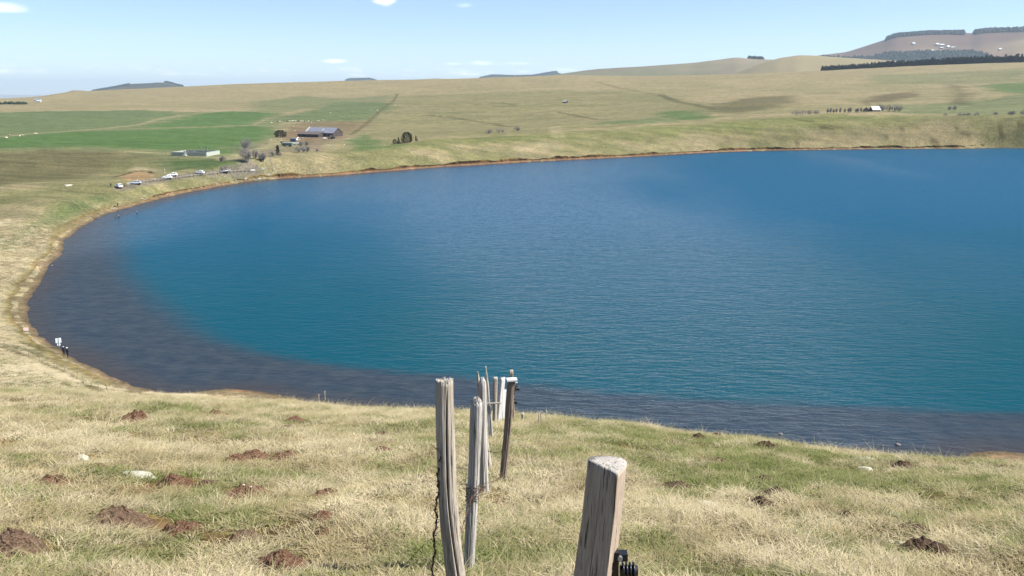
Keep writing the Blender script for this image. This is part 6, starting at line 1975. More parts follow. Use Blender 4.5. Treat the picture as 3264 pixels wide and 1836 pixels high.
# ---------------------------------------------------------------- timber rail beside the road
def make_rail():
    pts = catmull(OBJ['rail'], 0.4, closed=False)
    s = np.r_[0, np.cumsum(np.linalg.norm(np.diff(pts, axis=0), axis=1))]
    n = 29
    q = np.linspace(0, s[-1], n)
    X, Y = np.interp(q, s, pts[:, 0]), np.interp(q, s, pts[:, 1])
    Z = ground_z(X, Y)
    k = np.ones(9) / 9
    Zs = np.convolve(np.pad(Z, 4, mode='edge'), k, mode='valid')
    t = empty('timber_rail', (X[0], Y[0], Zs[0]))
    pm = MB().box((0, 0, 0.42), (0.24, 0.24, 1.25)).mesh('post')
    pm.materials.append(M_RAIL)
    for i in range(n):
        o = link('post', pm, None, t)
        o.location = (X[i] - X[0], Y[i] - Y[0], Zs[i] - Zs[0])
    for i in range(n - 1):
        a = Vector((X[i] - X[0], Y[i] - Y[0], Zs[i] - Zs[0] + 0.84))
        b = Vector((X[i + 1] - X[0], Y[i + 1] - Y[0], Zs[i + 1] - Zs[0] + 0.84))
        MB().tube([a, b], 0.10, 6).build('rail', M_RAILBAR, t)
    tag(t, 'long low timber rail with evenly spaced posts between road and lake', 'rail')


make_rail()

# ---------------------------------------------------------------- signs, stakes, poles
(x, y, w), = OBJ['rect_sign']
t = empty('road_sign', (x, y, gz(x, y)), math.radians(32))
MB().tube([(0, 0, -0.1), (0, 0, 2.0)], 0.032, 8).build('post', M_STEEL, t)
MB().box((0, 0.045, 1.60), (0.82, 0.02, 0.80)).build('square_panel', M_SIGNW, t)
MB().lathe((0, 0.045, 0.92), [(0.25, -0.01), (0.25, 0.01)], 20, 'y').build('round_panel', M_SIGNW, t)
tag(t, 'sign seen from behind with square and round panels, by the water', 'sign')
(x, y, w), = OBJ['pink_sign']
t = empty('notice_board', (x, y, gz(x, y)), math.radians(30))
MB().tube([(0, 0.03, -0.1), (0, 0.03, 1.55)], 0.025, 6).build('post', M_RAIL, t)
MB().box((0, 0, 0.42), (0.78, 0.03, 0.55)).build('panel', M_SIGNP, t)
tag(t, 'low faded pink notice panel with a thin post on the beach', 'sign')

for k, (x, y, h) in enumerate(OBJ['stake']):
    if y < 60:                                               # the line runs on down the lower slope
        x, y = -36.6 + 1.1 * (k - 11), 74.0 - 1.3 * (k - 11)
        h = 0.8
    lean = random.uniform(-0.12, 0.12)
    mb = MB().tube([(0, 0, -0.2), (lean * h * 0.5, 0, h * 0.5), (lean * h, 0.02, max(h, 0.7) * 1.12)], [0.042, 0.038, 0.03], 7)
    o = mb.build('fence_stake', M_RAIL)
    o.location = (x, y, gz(x, y))
    tag(o, 'thin wooden fence stake beside the grassy lane round the lake', 'fence stake', 'fence stakes along the lakeside lane')

for k, (x, y, h) in enumerate(OBJ['sign_post']):
    if h < 0.5:
        continue
    z = gz(x, y)
    mb = MB().tube([(0, 0, -0.2), (0, 0, max(h, 1.1))], 0.07 if k != 4 else 0.06, 7)
    o = mb.build('marker_post', M_PANELW if k in (0, 5) else M_RAIL)
    o.location = (x, y, z)
    tag(o, ['pale marker post beside the road behind the white cars', 'pale marker post on the verge above the dark grey car', 'short marker post on the verge past the dark grey car', 'short marker post on the verge next to the road bend', 'thin dark pole standing on the slope below the timber rail', 'pale marker post on the beach beside the yellow panel'][k], 'post')
for k, (x, y, h) in enumerate(OBJ['white_panel']):
    t = empty('notice_board', (x, y, gz(x, y)), math.radians(10))
    w = max(0.8, h * 0.7)
    for s in (-1, 1):
        MB().tube([(s * w * 0.4, 0.03, -0.15), (s * w * 0.4, 0.03, h * 0.9)], 0.05, 6).build('leg', M_RAIL, t)
    MB().box((0, 0, h * 0.78), (w, 0.05, h * 0.62)).build('panel', M_PANELW, t)
    tag(t, ['small white panel on legs beside the dark grey car', 'white double panel standing past the road barrier', 'cream panel at the lake edge near the leaning pole', 'white notice board between the white hatchback and the silver car'][k], 'notice board')
(x, y, w), = OBJ['leaflet_white']
o = MB().box((0, 0, 0.12), (w * 1.3, 0.35, 0.24), 0.0, 0.92).box((0, 0, 0.27), (w * 1.1, 0.25, 0.06)).build('timber_beam', M_PANELW)
o.location = (x, y, gz(x, y) + 0.02)
o.rotation_euler = (0, 0.06, -0.3)
tag(o, 'pale squared timber lying at the foot of the earth cut', 'beam')
# road barrier at the bend
(xa, ya), (xb, yb) = OBJ['barrier']
t = empty('road_barrier', (xa, ya, gz(xa, ya)))
for s in (0.0, 0.5, 1.0):
    MB().tube([((xb - xa) * s, (yb - ya) * s, -0.2), ((xb - xa) * s, (yb - ya) * s, 1.0)], 0.07, 6).build('post', M_RAIL, t)
for z in (0.45, 0.88):
    a, b = Vector((-0.2, -0.12, z)), Vector((xb - xa + 0.2, yb - ya - 0.12, z))
    MB().tube([a, b], 0.11, 6).build('bar', M_PANELW, t)
tag(t, 'short white two-bar barrier where the lakeside road bends', 'barrier')

POLES = [(9.0, (-1.1, 0), 'leaning timber pole among bare trees beside the road bend'), (9.5, (-1.7, 0), 'dark leaning utility pole near the lake edge'), (5.2, (-0.6, 0), 'pale timber utility pole with a diagonal strut by the dark spruce'), (4.2, (-0.05, 0), 'lone pale post standing on the rim left of the pines')]
for k, ((x, y), (h, ln, lab)) in enumerate(zip(OBJ['utility_pole'], POLES)):
    t = empty('utility_pole' if k < 3 else 'timber_post', (x, y, gz(x, y)))
    h = (4.8, 9.6, 5.4, 3.3)[k]
    MB().tube([(0, 0, -0.4), (ln[0] * 0.5, 0, h * 0.5), (ln[0], 0, h)], [0.17, 0.14, 0.11], 8).build('shaft', M_BARK_PALE if k != 1 else M_RAIL, t)
    if k < 3:
        MB().box((ln[0], 0, h - 0.25), (0.9, 0.1, 0.1)).build('crossarm', M_RAIL, t)
        for s in (-0.35, 0.35):
            MB().lathe((ln[0] + s, 0, h - 0.18), [(0.03, 0), (0.07, 0.06), (0.05, 0.16)], 8).build('insulator', M_SIGNW, t)
    if k == 2:
        MB().tube([(1.0, 0.2, -0.4), (ln[0], 0, h - 0.4)], 0.11, 7).build('strut', M_BARK_PALE, t)
    tag(t, lab, 'pole')


# ---------------------------------------------------------------- walled cemetery
def make_cemetery():
    C = [Vector((x, y, gz(x, y))) for x, y in OBJ['cemetery']]          # front-left, front-right, back-right, back-left
    FL, FR, BR, BL = C
    c = (FL + FR + BR + BL) / 4
    # square it up: side 18 x 16 m
    u = (FR - FL)
    u.z = 0
    u.normalize()
    u = Vector((math.cos(math.radians(-6)), math.sin(math.radians(-6)), 0))
    v = Vector((-u.y, u.x, 0))
    Lx, Ly, hh = 20.5, 17.0, 1.5
    z = gz(c.x, c.y) + 0.3
    t = empty('cemetery_wall', (c.x, c.y, z), math.atan2(u.y, u.x))

    def wall(name, a, b, th=0.35):
        a, b = Vector(a), Vector(b)
        d = b - a
        o = MB().box(((a.x + b.x) / 2, (a.y + b.y) / 2, hh / 2 - 0.4), (d.length, th, hh + 0.8), math.atan2(d.y, d.x)).build('wall', M_CONCRETE, t)
        MB().box(((a.x + b.x) / 2, (a.y + b.y) / 2, hh + 0.06), (d.length + 0.05, th + 0.14, 0.12), math.atan2(d.y, d.x)).build('coping', M_CONCRETE, o)

    x0, x1, y0, y1 = -Lx / 2, Lx / 2, -Ly / 2, Ly / 2
    gx = -Lx * 0.06
    wall('wall', (x0, y0), (gx - 1.2, y0))
    wall('wall', (gx + 1.2, y0), (x1, y0))
    wall('wall', (x1, y0 + 0.2), (x1, y1 - 0.2))
    wall('wall', (x0, y1), (x1, y1))
    wall('wall', (x0, y0 + 0.2), (x0, y1 - 0.2))
    tag(t, 'low pale green concrete wall enclosing a small square cemetery', 'wall')
    M = t.matrix_world if False else Matrix.Translation(t.location) @ Euler(t.rotation_euler).to_matrix().to_4x4()
    gate = empty('cemetery_gate', M @ Vector((gx, y0, 0)), t.rotation_euler.z)
    for s in (-1, 1):
        MB().box((1.0 * s, 0, 0.9), (0.35, 0.4, 2.3)).build('pillar', M_CONCRETE, gate)
        for q in range(5):
            MB().tube([(s * (0.12 + q * 0.15), -0.02, 0.1), (s * (0.12 + q * 0.15), -0.02, 1.7)], 0.03, 5).build('bar', M_PANELW, gate)
    MB().box((0, -0.02, 1.25), (1.6, 0.05, 0.06)).build('top_bar', M_PANELW, gate)
    tag(gate, 'white barred gate between two pillars in the cemetery wall', 'gate')
    cr = empty('stone_cross', M @ Vector((gx, y0 - 2.6, -0.1)), t.rotation_euler.z)
    MB().box((0, 0, 0.25), (1.9, 1.5, 0.5), 0, 0.85).build('plinth', M_GRAVEL_P, cr)
    MB().box((0, 0, 1.75), (0.30, 0.26, 2.6)).build('shaft', M_GRAVEL_P, cr)
    MB().box((0, 0, 2.35), (1.25, 0.24, 0.28)).build('arm', M_GRAVEL_P, cr)
    tag(cr, 'pale stone cross on a plinth before the cemetery gate', 'cross')
    rg = random.Random(12)
    spots = [(-7.6, -6), (-7.2, 1.5), (-7.5, 7), (-4.6, 6.8), (-1.6, 7.2), (0.2, -1.0), (1.6, -4.2), (2.0, 2.2), (3.4, -1.2), (4.0, 5.6), (5.2, -5.0), (5.6, 1.2), (7.3, -2.0), (7.2, 6.4), (-3.6, -2.2), (-3.9, 2.2)]
    for k, (gx_, gy_) in enumerate(spots):
        g = empty('grave', M @ Vector((gx_, gy_, 0)), t.rotation_euler.z + rg.uniform(-0.03, 0.03))
        mt = M_GRAVE if k % 3 else M_GRAVEL_P
        MB().box((0, 0, 0.12), (1.15, 2.2, 0.45)).build('slab', mt, g)
        h = rg.uniform(0.8, 1.4)
        if k % 4 == 1:
            MB().box((0, 1.0, h * 0.75), (0.18, 0.16, h * 1.5)).box((0, 1.0, h * 1.1), (0.7, 0.15, 0.17)).build('cross', mt, g)
        else:
            MB().prism([(-0.5, 0.3), (0.5, 0.3), (0.5, h * 0.75), (0.28, h), (-0.28, h), (-0.5, h * 0.75)], 0.9, 1.08).build('headstone', mt, g)
        tag(g, 'dark grey grave with upright headstone inside the walled cemetery' if k % 3 else 'pale grave slab inside the walled cemetery', 'grave', 'dark graves in the cemetery' if k % 3 else 'pale graves in the cemetery')
    for k, (gx_, gy_, h) in enumerate([(2.6, 9.0, 3.4), (-1.2, 9.0, 2.6)]):
        q = empty('monument', M @ Vector((gx_, gy_, -0.1)), t.rotation_euler.z)
        MB().box((0, 0, 0.35), (1.3, 1.0, 0.7), 0, 0.9).build('base', M_GRAVE, q)
        MB().box((0, 0, 0.7 + h / 2), (0.6, 0.5, h), 0, 0.6).build('column', M_GRAVE, q)
        tag(q, 'tall dark monument at the back wall of the cemetery' if k == 0 else 'lower dark monument at the back wall of the cemetery', 'monument')


make_cemetery()


# ---------------------------------------------------------------- the farm
def make_barn():
    A = Vector((OBJ['barn'][0][0], OBJ['barn'][0][1], 0))
    Bv = Vector((OBJ['barn'][1][0], OBJ['barn'][1][1], 0))
    d = math.hypot((A.x + Bv.x) / 2, (A.y + Bv.y) / 2)
    cx, cy = -172.0, 792.0
    z = gz(cx, cy)
    t = empty('barn', (cx, cy, z), math.radians(-24))
    L, D, eave, ridge = 30.0, 15.0, 3.6, 8.0
    hx, hy = L / 2, D / 2
    # walls
    w = MB()
    w.add([(-hx, -hy, -1.5), (hx, -hy, -1.5), (hx, -hy, eave), (-hx, -hy, eave)], [(0, 1, 2, 3)])
    w.add([(-hx, hy, -1.5), (hx, hy, -1.5), (hx, hy, eave), (-hx, hy, eave)], [(0, 1, 2, 3)])
    for x in (-hx, hx):
        w.add([(x, -hy, -1.5), (x, hy, -1.5), (x, hy, eave), (x, 0, ridge), (x, -hy, eave)], [(0, 1, 2, 3, 4)])
    w.build('wall', M_WALL_DARK, t)

    def slope(name, p, q, mat):
        a, b, c, dd = (Vector(v) for v in (p[0], p[1], q[1], q[0]))
        n = (b - a).cross(dd - a).normalized() * 0.18
        MB().add([a, b, c, dd, a + n, b + n, c + n, dd + n], [(0, 1, 2, 3), (4, 5, 6, 7), (0, 1, 5, 4), (1, 2, 6, 5), (2, 3, 7, 6), (3, 0, 4, 7)]).build(name, mat, t)

    o = 0.5
    dz = (ridge - eave) / hy * o
    slope('roof', ((-hx - o, -hy - o, eave - dz), (hx + o, -hy - o, eave - dz)), ((-hx - o, 0, ridge), (hx + o, 0, ridge)), M_ROOF_BLUE)
    slope('roof', ((hx + o, hy + o, eave - dz), (-hx - o, hy + o, eave - dz)), ((hx + o, 0.02, ridge), (-hx - o, 0.02, ridge)), M_ROOF_BLUE)
    MB().tube([(-hx - o - 0.1, -hy - o, eave - dz + 0.3), (-hx - o - 0.1, 0, ridge + 0.3)], 0.30, 4).build('verge_trim', M_ROOF_RIM, t)
    for k in range(1):
        x = 1 + 6 * k
        zz = ridge - 0.35
        s = MB().add([(x, -4.6, ridge - 4.6 / hy * (ridge - eave) + 0.26), (x + 1.3, -4.6, ridge - 4.6 / hy * (ridge - eave) + 0.26), (x + 1.3, -2.2, ridge - 2.2 / hy * (ridge - eave) + 0.26), (x, -2.2, ridge - 2.2 / hy * (ridge - eave) + 0.26)], [(0, 1, 2, 3)])
        s.build('skylight', M_ROOF_RIM, t)
    # lean-to along the left front with a lower brown roof
    lx0, lx1, ly = -hx - 3.0, 5.0, -hy - 8.0
    lw = MB()
    lw.add([(lx0, ly, -1.5), (lx1, ly, -1.5), (lx1, ly, 2.4), (lx0, ly, 2.4)], [(0, 1, 2, 3)])
    lw.add([(lx0, ly, -1.5), (lx0, -hy, -1.5), (lx0, -hy, 3.9), (lx0, ly, 2.4)], [(0, 1, 2, 3)])
    lw.add([(lx1, ly, -1.5), (lx1, -hy, -1.5), (lx1, -hy, 3.9), (lx1, ly, 2.4)], [(0, 1, 2, 3)])
    lw.build('lean_to_wall', M_WALL_DARK, t)
    slope('lean_to_roof', ((lx0 - 0.4, ly - 0.4, 2.4), (lx1 + 0.4, ly - 0.4, 2.4)), ((lx0 - 0.4, -hy + 0.6, 4.5), (lx1 + 0.4, -hy + 0.6, 4.5)), M_ROOF_RUST)
    # door openings: paler sliding doors set in the front
    for x, w_, h_ in ((8.0, 3.2, 3.0), (12.2, 2.6, 2.4)):
        dr = MB().box((x, -hy - 0.08, h_ / 2 - 0.4), (w_, 0.12, h_ + 0.8)).build('door', M_WALL_STONE, t)
        MB().box((x + w_ * 0.35, -hy - 0.18, 1.1), (0.08, 0.08, 0.4)).build('handle', M_STEEL, dr)
    for k in range(6):
        MB().box((-hx - 0.5 + k * 3.0, ly - 0.06, 0.9), (1.4, 0.1, 1.3)).build('stall_opening', M_TRACTOR, t)
    tag(t, 'large dark barn with blue-grey sheet roof and brown lean-to', 'barn')


make_barn()

for k, (x, y) in enumerate(OBJ['bale']):
    o = MB().lathe((0, 0, 0), [(0.35, -0.62), (0.60, -0.60), (0.64, -0.3), (0.64, 0.3), (0.60, 0.60), (0.35, 0.62)], 16, 'x').build('silage_bale', M_BALE, None, True)
    x0, y0 = OBJ['bale'][0]
    bx, by = x0 + k * 1.5, y0 + 0.2 * k
    o.location = (bx, by, gz(bx, by) + 0.62)
    o.rotation_euler = (0, 0, 0.1 * (k % 3))
    tag(o, 'black wrapped silage bale in the row by the farm track', 'bale', 'row of black silage bales')


def shipping_box(name, x, y, L, mat, roof_mat, label, cat, h=2.5, w=2.4, wheels=False, rz=0.0):
    t = empty(name, (x, y, gz(x, y)), rz)
    z0 = 0.7 if wheels else 0.1
    MB().box((0, 0, z0 + h / 2), (L, w, h)).build('body', mat, t)
    MB().box((0, 0, z0 + h + 0.05), (L + 0.1, w + 0.1, 0.10)).build('roof', roof_mat, t)
    for k in range(int(L / 0.6)):
        MB().box((-L / 2 + 0.3 + k * 0.6, -w / 2 - 0.03, z0 + h / 2), (0.12, 0.06, h * 0.9)).build('rib', mat, t)
    for s in (-1, 1):
        MB().box((L / 2 + 0.03, s * w * 0.24, z0 + h * 0.48), (0.06, w * 0.44, h * 0.86)).build('door', mat, t)
    if wheels:
        for xw in (-L * 0.28, L * 0.28):
            for s in (-1, 1):
                MB().lathe((xw, s * w * 0.42, 0.42), [(0.2, -0.12), (0.42, -0.1), (0.42, 0.1), (0.2, 0.12)], 14, 'y').build('wheel', M_TYRE, t)
    tag(t, label, cat)
    return t


x, y, w = OBJ['blue_container'][0]
shipping_box('container', x, y, max(w, 4.0), M_BLUEBOX, M_ROOF_RIM, 'blue metal container standing among the farm clutter', 'container', rz=0.06)
x, y, w = OBJ['silver_tank'][0]
t = empty('milk_tank', (x, y, gz(x, y)))
MB().lathe((0, 0, 1.3), [(0.3, -1.3), (0.85, -1.15), (0.9, 0), (0.85, 1.15), (0.3, 1.3)], 16, 'x').build('tank', M_SIGNW, t, True)
for s in (-0.8, 0.8):
    MB().box((s, 0, 0.3), (0.2, 1.3, 0.7)).build('foot', M_RAIL, t)
tag(t, 'pale cylindrical tank next to the blue container', 'tank')
x, y, w = OBJ['green_trailer'][0]
shipping_box('livestock_trailer', x, y, 7.5, M_TEAL, M_PANELW, 'long green livestock trailer with white roof below the bales', 'trailer', 1.9, 2.3, True, -0.18)
x, y, w = OBJ['white_trailer'][0]
shipping_box('flat_trailer', x, y, 4.6, M_PANELW, M_PANELW, 'small white box trailer beside the long green one', 'trailer', 1.0, 1.9, True, 0.16)


def tractor(x, y, mat, label, rz, cab=True):
    t = empty('tractor', (x, y, gz(x, y)), rz)
    MB().box((-0.9, 0, 1.05), (1.9, 0.8, 0.75), 0, 0.92).build('bonnet', mat, t)
    MB().box((0.75, 0, 0.95), (1.3, 1.1, 0.7)).build('chassis', M_TRACTOR, t)
    if cab:
        c = MB().box((0.75, 0, 1.95), (1.25, 1.35, 1.35), 0, 0.88).build('cab', M_GLASS, t)
        MB().box((0.75, 0, 2.68), (1.4, 1.45, 0.12)).build('cab_roof', M_PANELW, c)
    for s in (-1, 1):
        MB().lathe((1.0, s * 0.85, 0.8), [(0.3, -0.22), (0.8, -0.2), (0.8, 0.2), (0.3, 0.22)], 18, 'y').build('rear_wheel', M_TYRE, t)
        MB().lathe((-1.35, s * 0.75, 0.5), [(0.2, -0.15), (0.5, -0.13), (0.5, 0.13), (0.2, 0.15)], 14, 'y').build('front_wheel', M_TYRE, t)
    tag(t, label, 'tractor')


FV = OBJ['farm_vehicle']
tractor(FV[0][0], FV[0][1], M_TRACTOR, 'dark tractor with pale cab roof parked before the barn end', 0.2)
tractor(FV[1][0], FV[1][1] - 4, M_PANELW, 'pale tractor parked at the corner of the brown lean-to', 0.9)
shipping_box('box_trailer', FV[2][0], FV[2][1], 2.6, M_PANELW, M_PANELW, 'little white box trailer on the gravel yard', 'trailer', 1.2, 1.4, True, 0.3)
tractor(FV[3][0], FV[3][1], M_TRACTOR, 'dark machine with no cab at the end of the barn', -0.4, cab=False)

JUNK = ['white plastic sheeted pile on the yard', 'pale heap of stacked boards beside the blue container', 'low reddish rubble heap in the farm yard', 'grey stone pile before the lean-to', 'brown heap of earth on the yard edge', 'grey scrap heap near the row of bales', 'low pale scrap pile beside the bales', 'tan heap at the end of the farm clutter', 'white wrapped pile behind the dark round pine', 'stack of pale pallets by the yard track', 'pile of weathered boards before the barn', 'small dark heap below the yard', 'orange-brown spoil heap behind the track', 'low spoil heap with stones above the track', 'pale spoil heap beneath the cattle', 'low tan spoil heap under the cattle field']
JM = [M_PANELW, M_ROCK_TAN, M_ROCK, M_ROCK, M_SOIL_DRY, M_ROCK, M_ROCK_TAN, M_ROCK_TAN, M_PANELW, M_RAILBAR, M_RAILBAR, M_TRACTOR, M_SOIL_DRY, M_ROCK_TAN, M_ROCK_TAN, M_SOIL_DRY]
for k, (x, y, w) in enumerate(OBJ['farm_junk']):
    me = rock_mesh('heap', (w * 0.6, w * 0.55, max(0.5, w * 0.32)), 500 + k, sub=2)
    o = link('rubble_heap', me, JM[k])
    o.location = (x, y, gz(x, y) + 0.1)
    tag(o, JUNK[k], 'heap')
for k, (x, y, w) in enumerate(OBJ['stone']):
    me = rock_mesh('stone', (w * 0.45, w * 0.4, w * 0.36), 540 + k, sub=2)
    o = link('field_stone', me, M_ROCK_TAN)
    o.location = (x, y, gz(x, y) + 0.05)
    tag(o, 'pale stone in the heap below the barn' if k < 10 else 'pale stone lying on the green slope right of the stone heap', 'stone', 'stones of the heap below the barn' if k < 10 else 'stones on the slope beside the heap')


# ---------------------------------------------------------------- cattle
def make_cow(name='cow'):
    t = empty(name, (0, 0, 0))
    V, F = [], []
    st = [(-1.05, 1.18, 0.10, 0.16), (-0.92, 1.12, 0.27, 0.30), (-0.55, 1.05, 0.33, 0.38), (0.0, 1.0, 0.34, 0.40), (0.55, 1.02, 0.31, 0.40), (0.85, 1.08, 0.24, 0.33), (1.12, 1.22, 0.15, 0.20), (1.32, 1.32, 0.12, 0.15), (1.52, 1.28, 0.12, 0.14), (1.80, 1.12, 0.075, 0.085)]
    n = 10
    for x, z, ry, rz in st:
        for q in range(n):
            a = 2 * math.pi * q / n
            V.append((x, ry * math.cos(a), z + rz * math.sin(a)))
    for i in range(len(st) - 1):
        for q in range(n):
            q2 = (q + 1) % n
            F.append((i * n + q, (i + 1) * n + q, (i + 1) * n + q2, i * n + q2))
    F += [tuple(range(n)), tuple((len(st) - 1) * n + q for q in range(n))[::-1]]
    b = MB().add(V, F)
    for s in (-1, 1):
        b.tube([(0.72, 0.20 * s, 0.95), (0.74, 0.20 * s, 0.52), (0.72, 0.20 * s, 0.44), (0.73, 0.20 * s, 0.0)], [0.13, 0.075, 0.065, 0.06], 7)
        b.tube([(-0.75, 0.22 * s, 1.0), (-0.66, 0.22 * s, 0.68), (-0.88, 0.22 * s, 0.46), (-0.82, 0.22 * s, 0.0)], [0.19, 0.11, 0.065, 0.06], 7)
        b.tube([(1.45, 0.10 * s, 1.38), (1.40, 0.28 * s, 1.36)], [0.05, 0.02], 5)
    body = b.mesh('body', True)
    tl = MB().tube([(-1.05, 0, 1.25), (-1.15, 0, 1.0), (-1.12, 0, 0.6)], [0.035, 0.025, 0.04], 5).mesh('tail')
    return body, tl


cow_body, cow_tail = make_cow()
for o in list(bpy.data.objects):
    if o.type == 'EMPTY' and o.name.startswith('cow') and not o.children:
        bpy.data.objects.remove(o)
cow_body_d, cow_tail_d = cow_body.copy(), cow_tail.copy()
cow_body.materials.append(M_COW)
cow_tail.materials.append(M_COW)
cow_body_d.materials.append(M_COW_DARK)
cow_tail_d.materials.append(M_COW_DARK)
for k, (x, y) in enumerate(OBJ['cow']):
    dark = k in (1, 4, 9, 13)
    t = empty('cow', (x, y, gz(x, y)), random.uniform(0, 6.28))
    t.scale = (1.12, 1.12, 1.12)
    link('body', cow_body_d if dark else cow_body, None, t)
    link('tail', cow_tail_d if dark else cow_tail, None, t)
    if k < 19:
        tag(t, 'brown cow in the herd above the barn' if dark else 'cream cow in the herd above the barn', 'cow', ('brown' if dark else 'cream') + ' cows in the herd above the barn')
    elif k < 24:
        tag(t, 'cream cow grazing in the wide green field far from the farm', 'cow', 'cows grazing in the wide green field')
    else:
        tag(t, 'cream cow scattered on the olive slope above the herd', 'cow', 'cows on the slope above the herd')


# ---------------------------------------------------------------- small far buildings
def gable(name, x, y, L, D, eave, ridge, wall, roof, label, rz=0.0, cat='building', door=True, sink=0.6):
    t = empty(name, (x, y, gz(x, y)), rz)
    hx, hy = L / 2, D / 2
    w = MB()
    w.add([(-hx, -hy, -sink), (hx, -hy, -sink), (hx, -hy, eave), (-hx, -hy, eave)], [(0, 1, 2, 3)])
    w.add([(-hx, hy, -sink), (hx, hy, -sink), (hx, hy, eave), (-hx, hy, eave)], [(0, 1, 2, 3)])
    for xx in (-hx, hx):
        w.add([(xx, -hy, -sink), (xx, hy, -sink), (xx, hy, eave), (xx, 0, ridge), (xx, -hy, eave)], [(0, 1, 2, 3, 4)])
    w.build('wall', wall, t)
    for s in (-1, 1):
        a = [(-hx - 0.3, s * (hy + 0.3), eave - 0.15), (hx + 0.3, s * (hy + 0.3), eave - 0.15), (hx + 0.3, 0, ridge + 0.05), (-hx - 0.3, 0, ridge + 0.05)]
        MB().add(a + [(p[0], p[1], p[2] + 0.2) for p in a], [(0, 1, 2, 3), (4, 5, 6, 7), (0, 1, 5, 4), (1, 2, 6, 5), (2, 3, 7, 6), (3, 0, 4, 7)]).build('roof', roof, t)
    if door:
        MB().box((-hx * 0.3, -hy - 0.05, 0.9), (1.1, 0.1, 2.2)).build('door', M_TRACTOR, t)
        MB().box((hx * 0.4, -hy - 0.05, eave * 0.55), (1.0, 0.1, 0.9)).build('window', M_GLASS, t)
    tag(t, label, cat)
    return t


x, y, w = OBJ['shed'][0]
gable('field_shed', x, y, 6.0, 5.0, 1.6, 4.2, M_WALL_DARK, M_ROOF_PALE, 'tiny shed with bright pale roof alone on the olive slope', math.radians(-40), 'shed')
x, y, w = OBJ['stone_hut'][0]
gable('stone_hut', x, y, 9.0, 7.5, 1.5, 5.2, M_WALL_STONE, M_ROOF_PALE, 'stone hut with pale grey sheet roof in a hollow among bare trees', math.radians(10), 'hut')
x2, y2 = OBJ['stone_hut'][1][0], OBJ['stone_hut'][1][1]
gable('stone_hut', x - 9.5, y - 1.0, 9.0, 6.0, 1.2, 4.3, M_WALL_STONE, M_THATCH, 'low hut with dark mossy roof joined to the pale-roofed one', math.radians(70), 'hut')
x, y, w = OBJ['far_house'][0]
gable('farmhouse', x, y, 11.0, 8.0, 3.0, 6.5, M_GRAVEL_P, M_ROOF_BLUE, 'pale farmhouse with blue-grey roof far off on the tan plateau', 0.2, 'house')
gable('farm_shed', x + 8, y - 12, 7.0, 6.0, 2.0, 3.6, M_GRAVEL_P, M_ROOF_PALE, 'low pale shed before the far-off farmhouse', 0.2, 'shed')

# ---------------------------------------------------------------- stones along the water
for k, (x, y, w) in enumerate(OBJ['shore_stone']):
    me = rock_mesh('stone', (w * 0.55, w * 0.5, w * 0.34), 600 + k, sub=2)
    o = link('shore_stone', me, M_ROCK_TAN if k % 3 else M_ROCK_PALE)
    o.location = (x, y, max(gz(x, y), 0.0) + 0.08)
    tag(o, 'pale boulder on the shore below the timber rail' if k < 19 else 'whitish stone on the beach near the standing person', 'stone', 'boulders on the shore below the rail' if k < 19 else 'stones on the beach by the anglers')
x, y, w = OBJ['shore_log'][0]
o = MB().tube([(-w / 2, 0, 0.25), (0, 0.1, 0.28), (w / 2, -0.1, 0.22)], [0.30, 0.27, 0.20], 9).tube([(0.3, 0, 0.3), (0.7, 0.3, 0.75)], [0.1, 0.05], 6).build('drift_log', M_PANELW)
o.location = (x, y, max(gz(x, y), 0.0) + 0.1)
tag(o, 'bleached drift log lying at the water edge', 'log')
for k, (x, y, w) in enumerate(OBJ['pale_boulder']):
    me = rock_mesh('boulder', (w * 0.5, w * 0.5, w * 0.13), 660 + k, sub=2)
    o = link('boulder', me, M_ROCK_PALE)
    o.location = (x, y, max(gz(x, y), 0.0) + 0.05)
    tag(o, ['broad pale rock outcrop on the grassy left bank', 'small white stone at the edge of the left beach', 'single white boulder at the foot of the far bank'][k], 'rock')


# ---------------------------------------------------------------- trees
def leaf_mat(name, c1, c2):
    m, nt, b = new_mat(name)
    g = NT(nt)
    n = g.noise(g.coord("Object"), 1.3, 5, 0.65)
    c = g.mix(g.ramp(n, 0.35, 0.65), c1, c2)
    nt.links.new(c, b.inputs["Base Color"])
    b.inputs["Roughness"].default_value = 0.8
    b.inputs["Specular IOR Level"].default_value = 0.1
    return m


M_NEEDLE = leaf_mat("pine_needles", (0.012, 0.020, 0.009), (0.034, 0.046, 0.020))
M_NEEDLE_DARK = leaf_mat("dark_needles", (0.008, 0.014, 0.008), (0.022, 0.030, 0.016))
M_TRUNK = simple_mat("conifer_bark", (0.055, 0.042, 0.032), 0.95, 0.3, 3.0)
M_TWIG = simple_mat("bare_grey_twigs", (0.29, 0.262, 0.23), 0.95, 0.25, 1.0)
M_TWIG_PURPLE = simple_mat("bare_purple_grey_twigs", (0.26, 0.242, 0.228), 0.95, 0.25, 1.0)


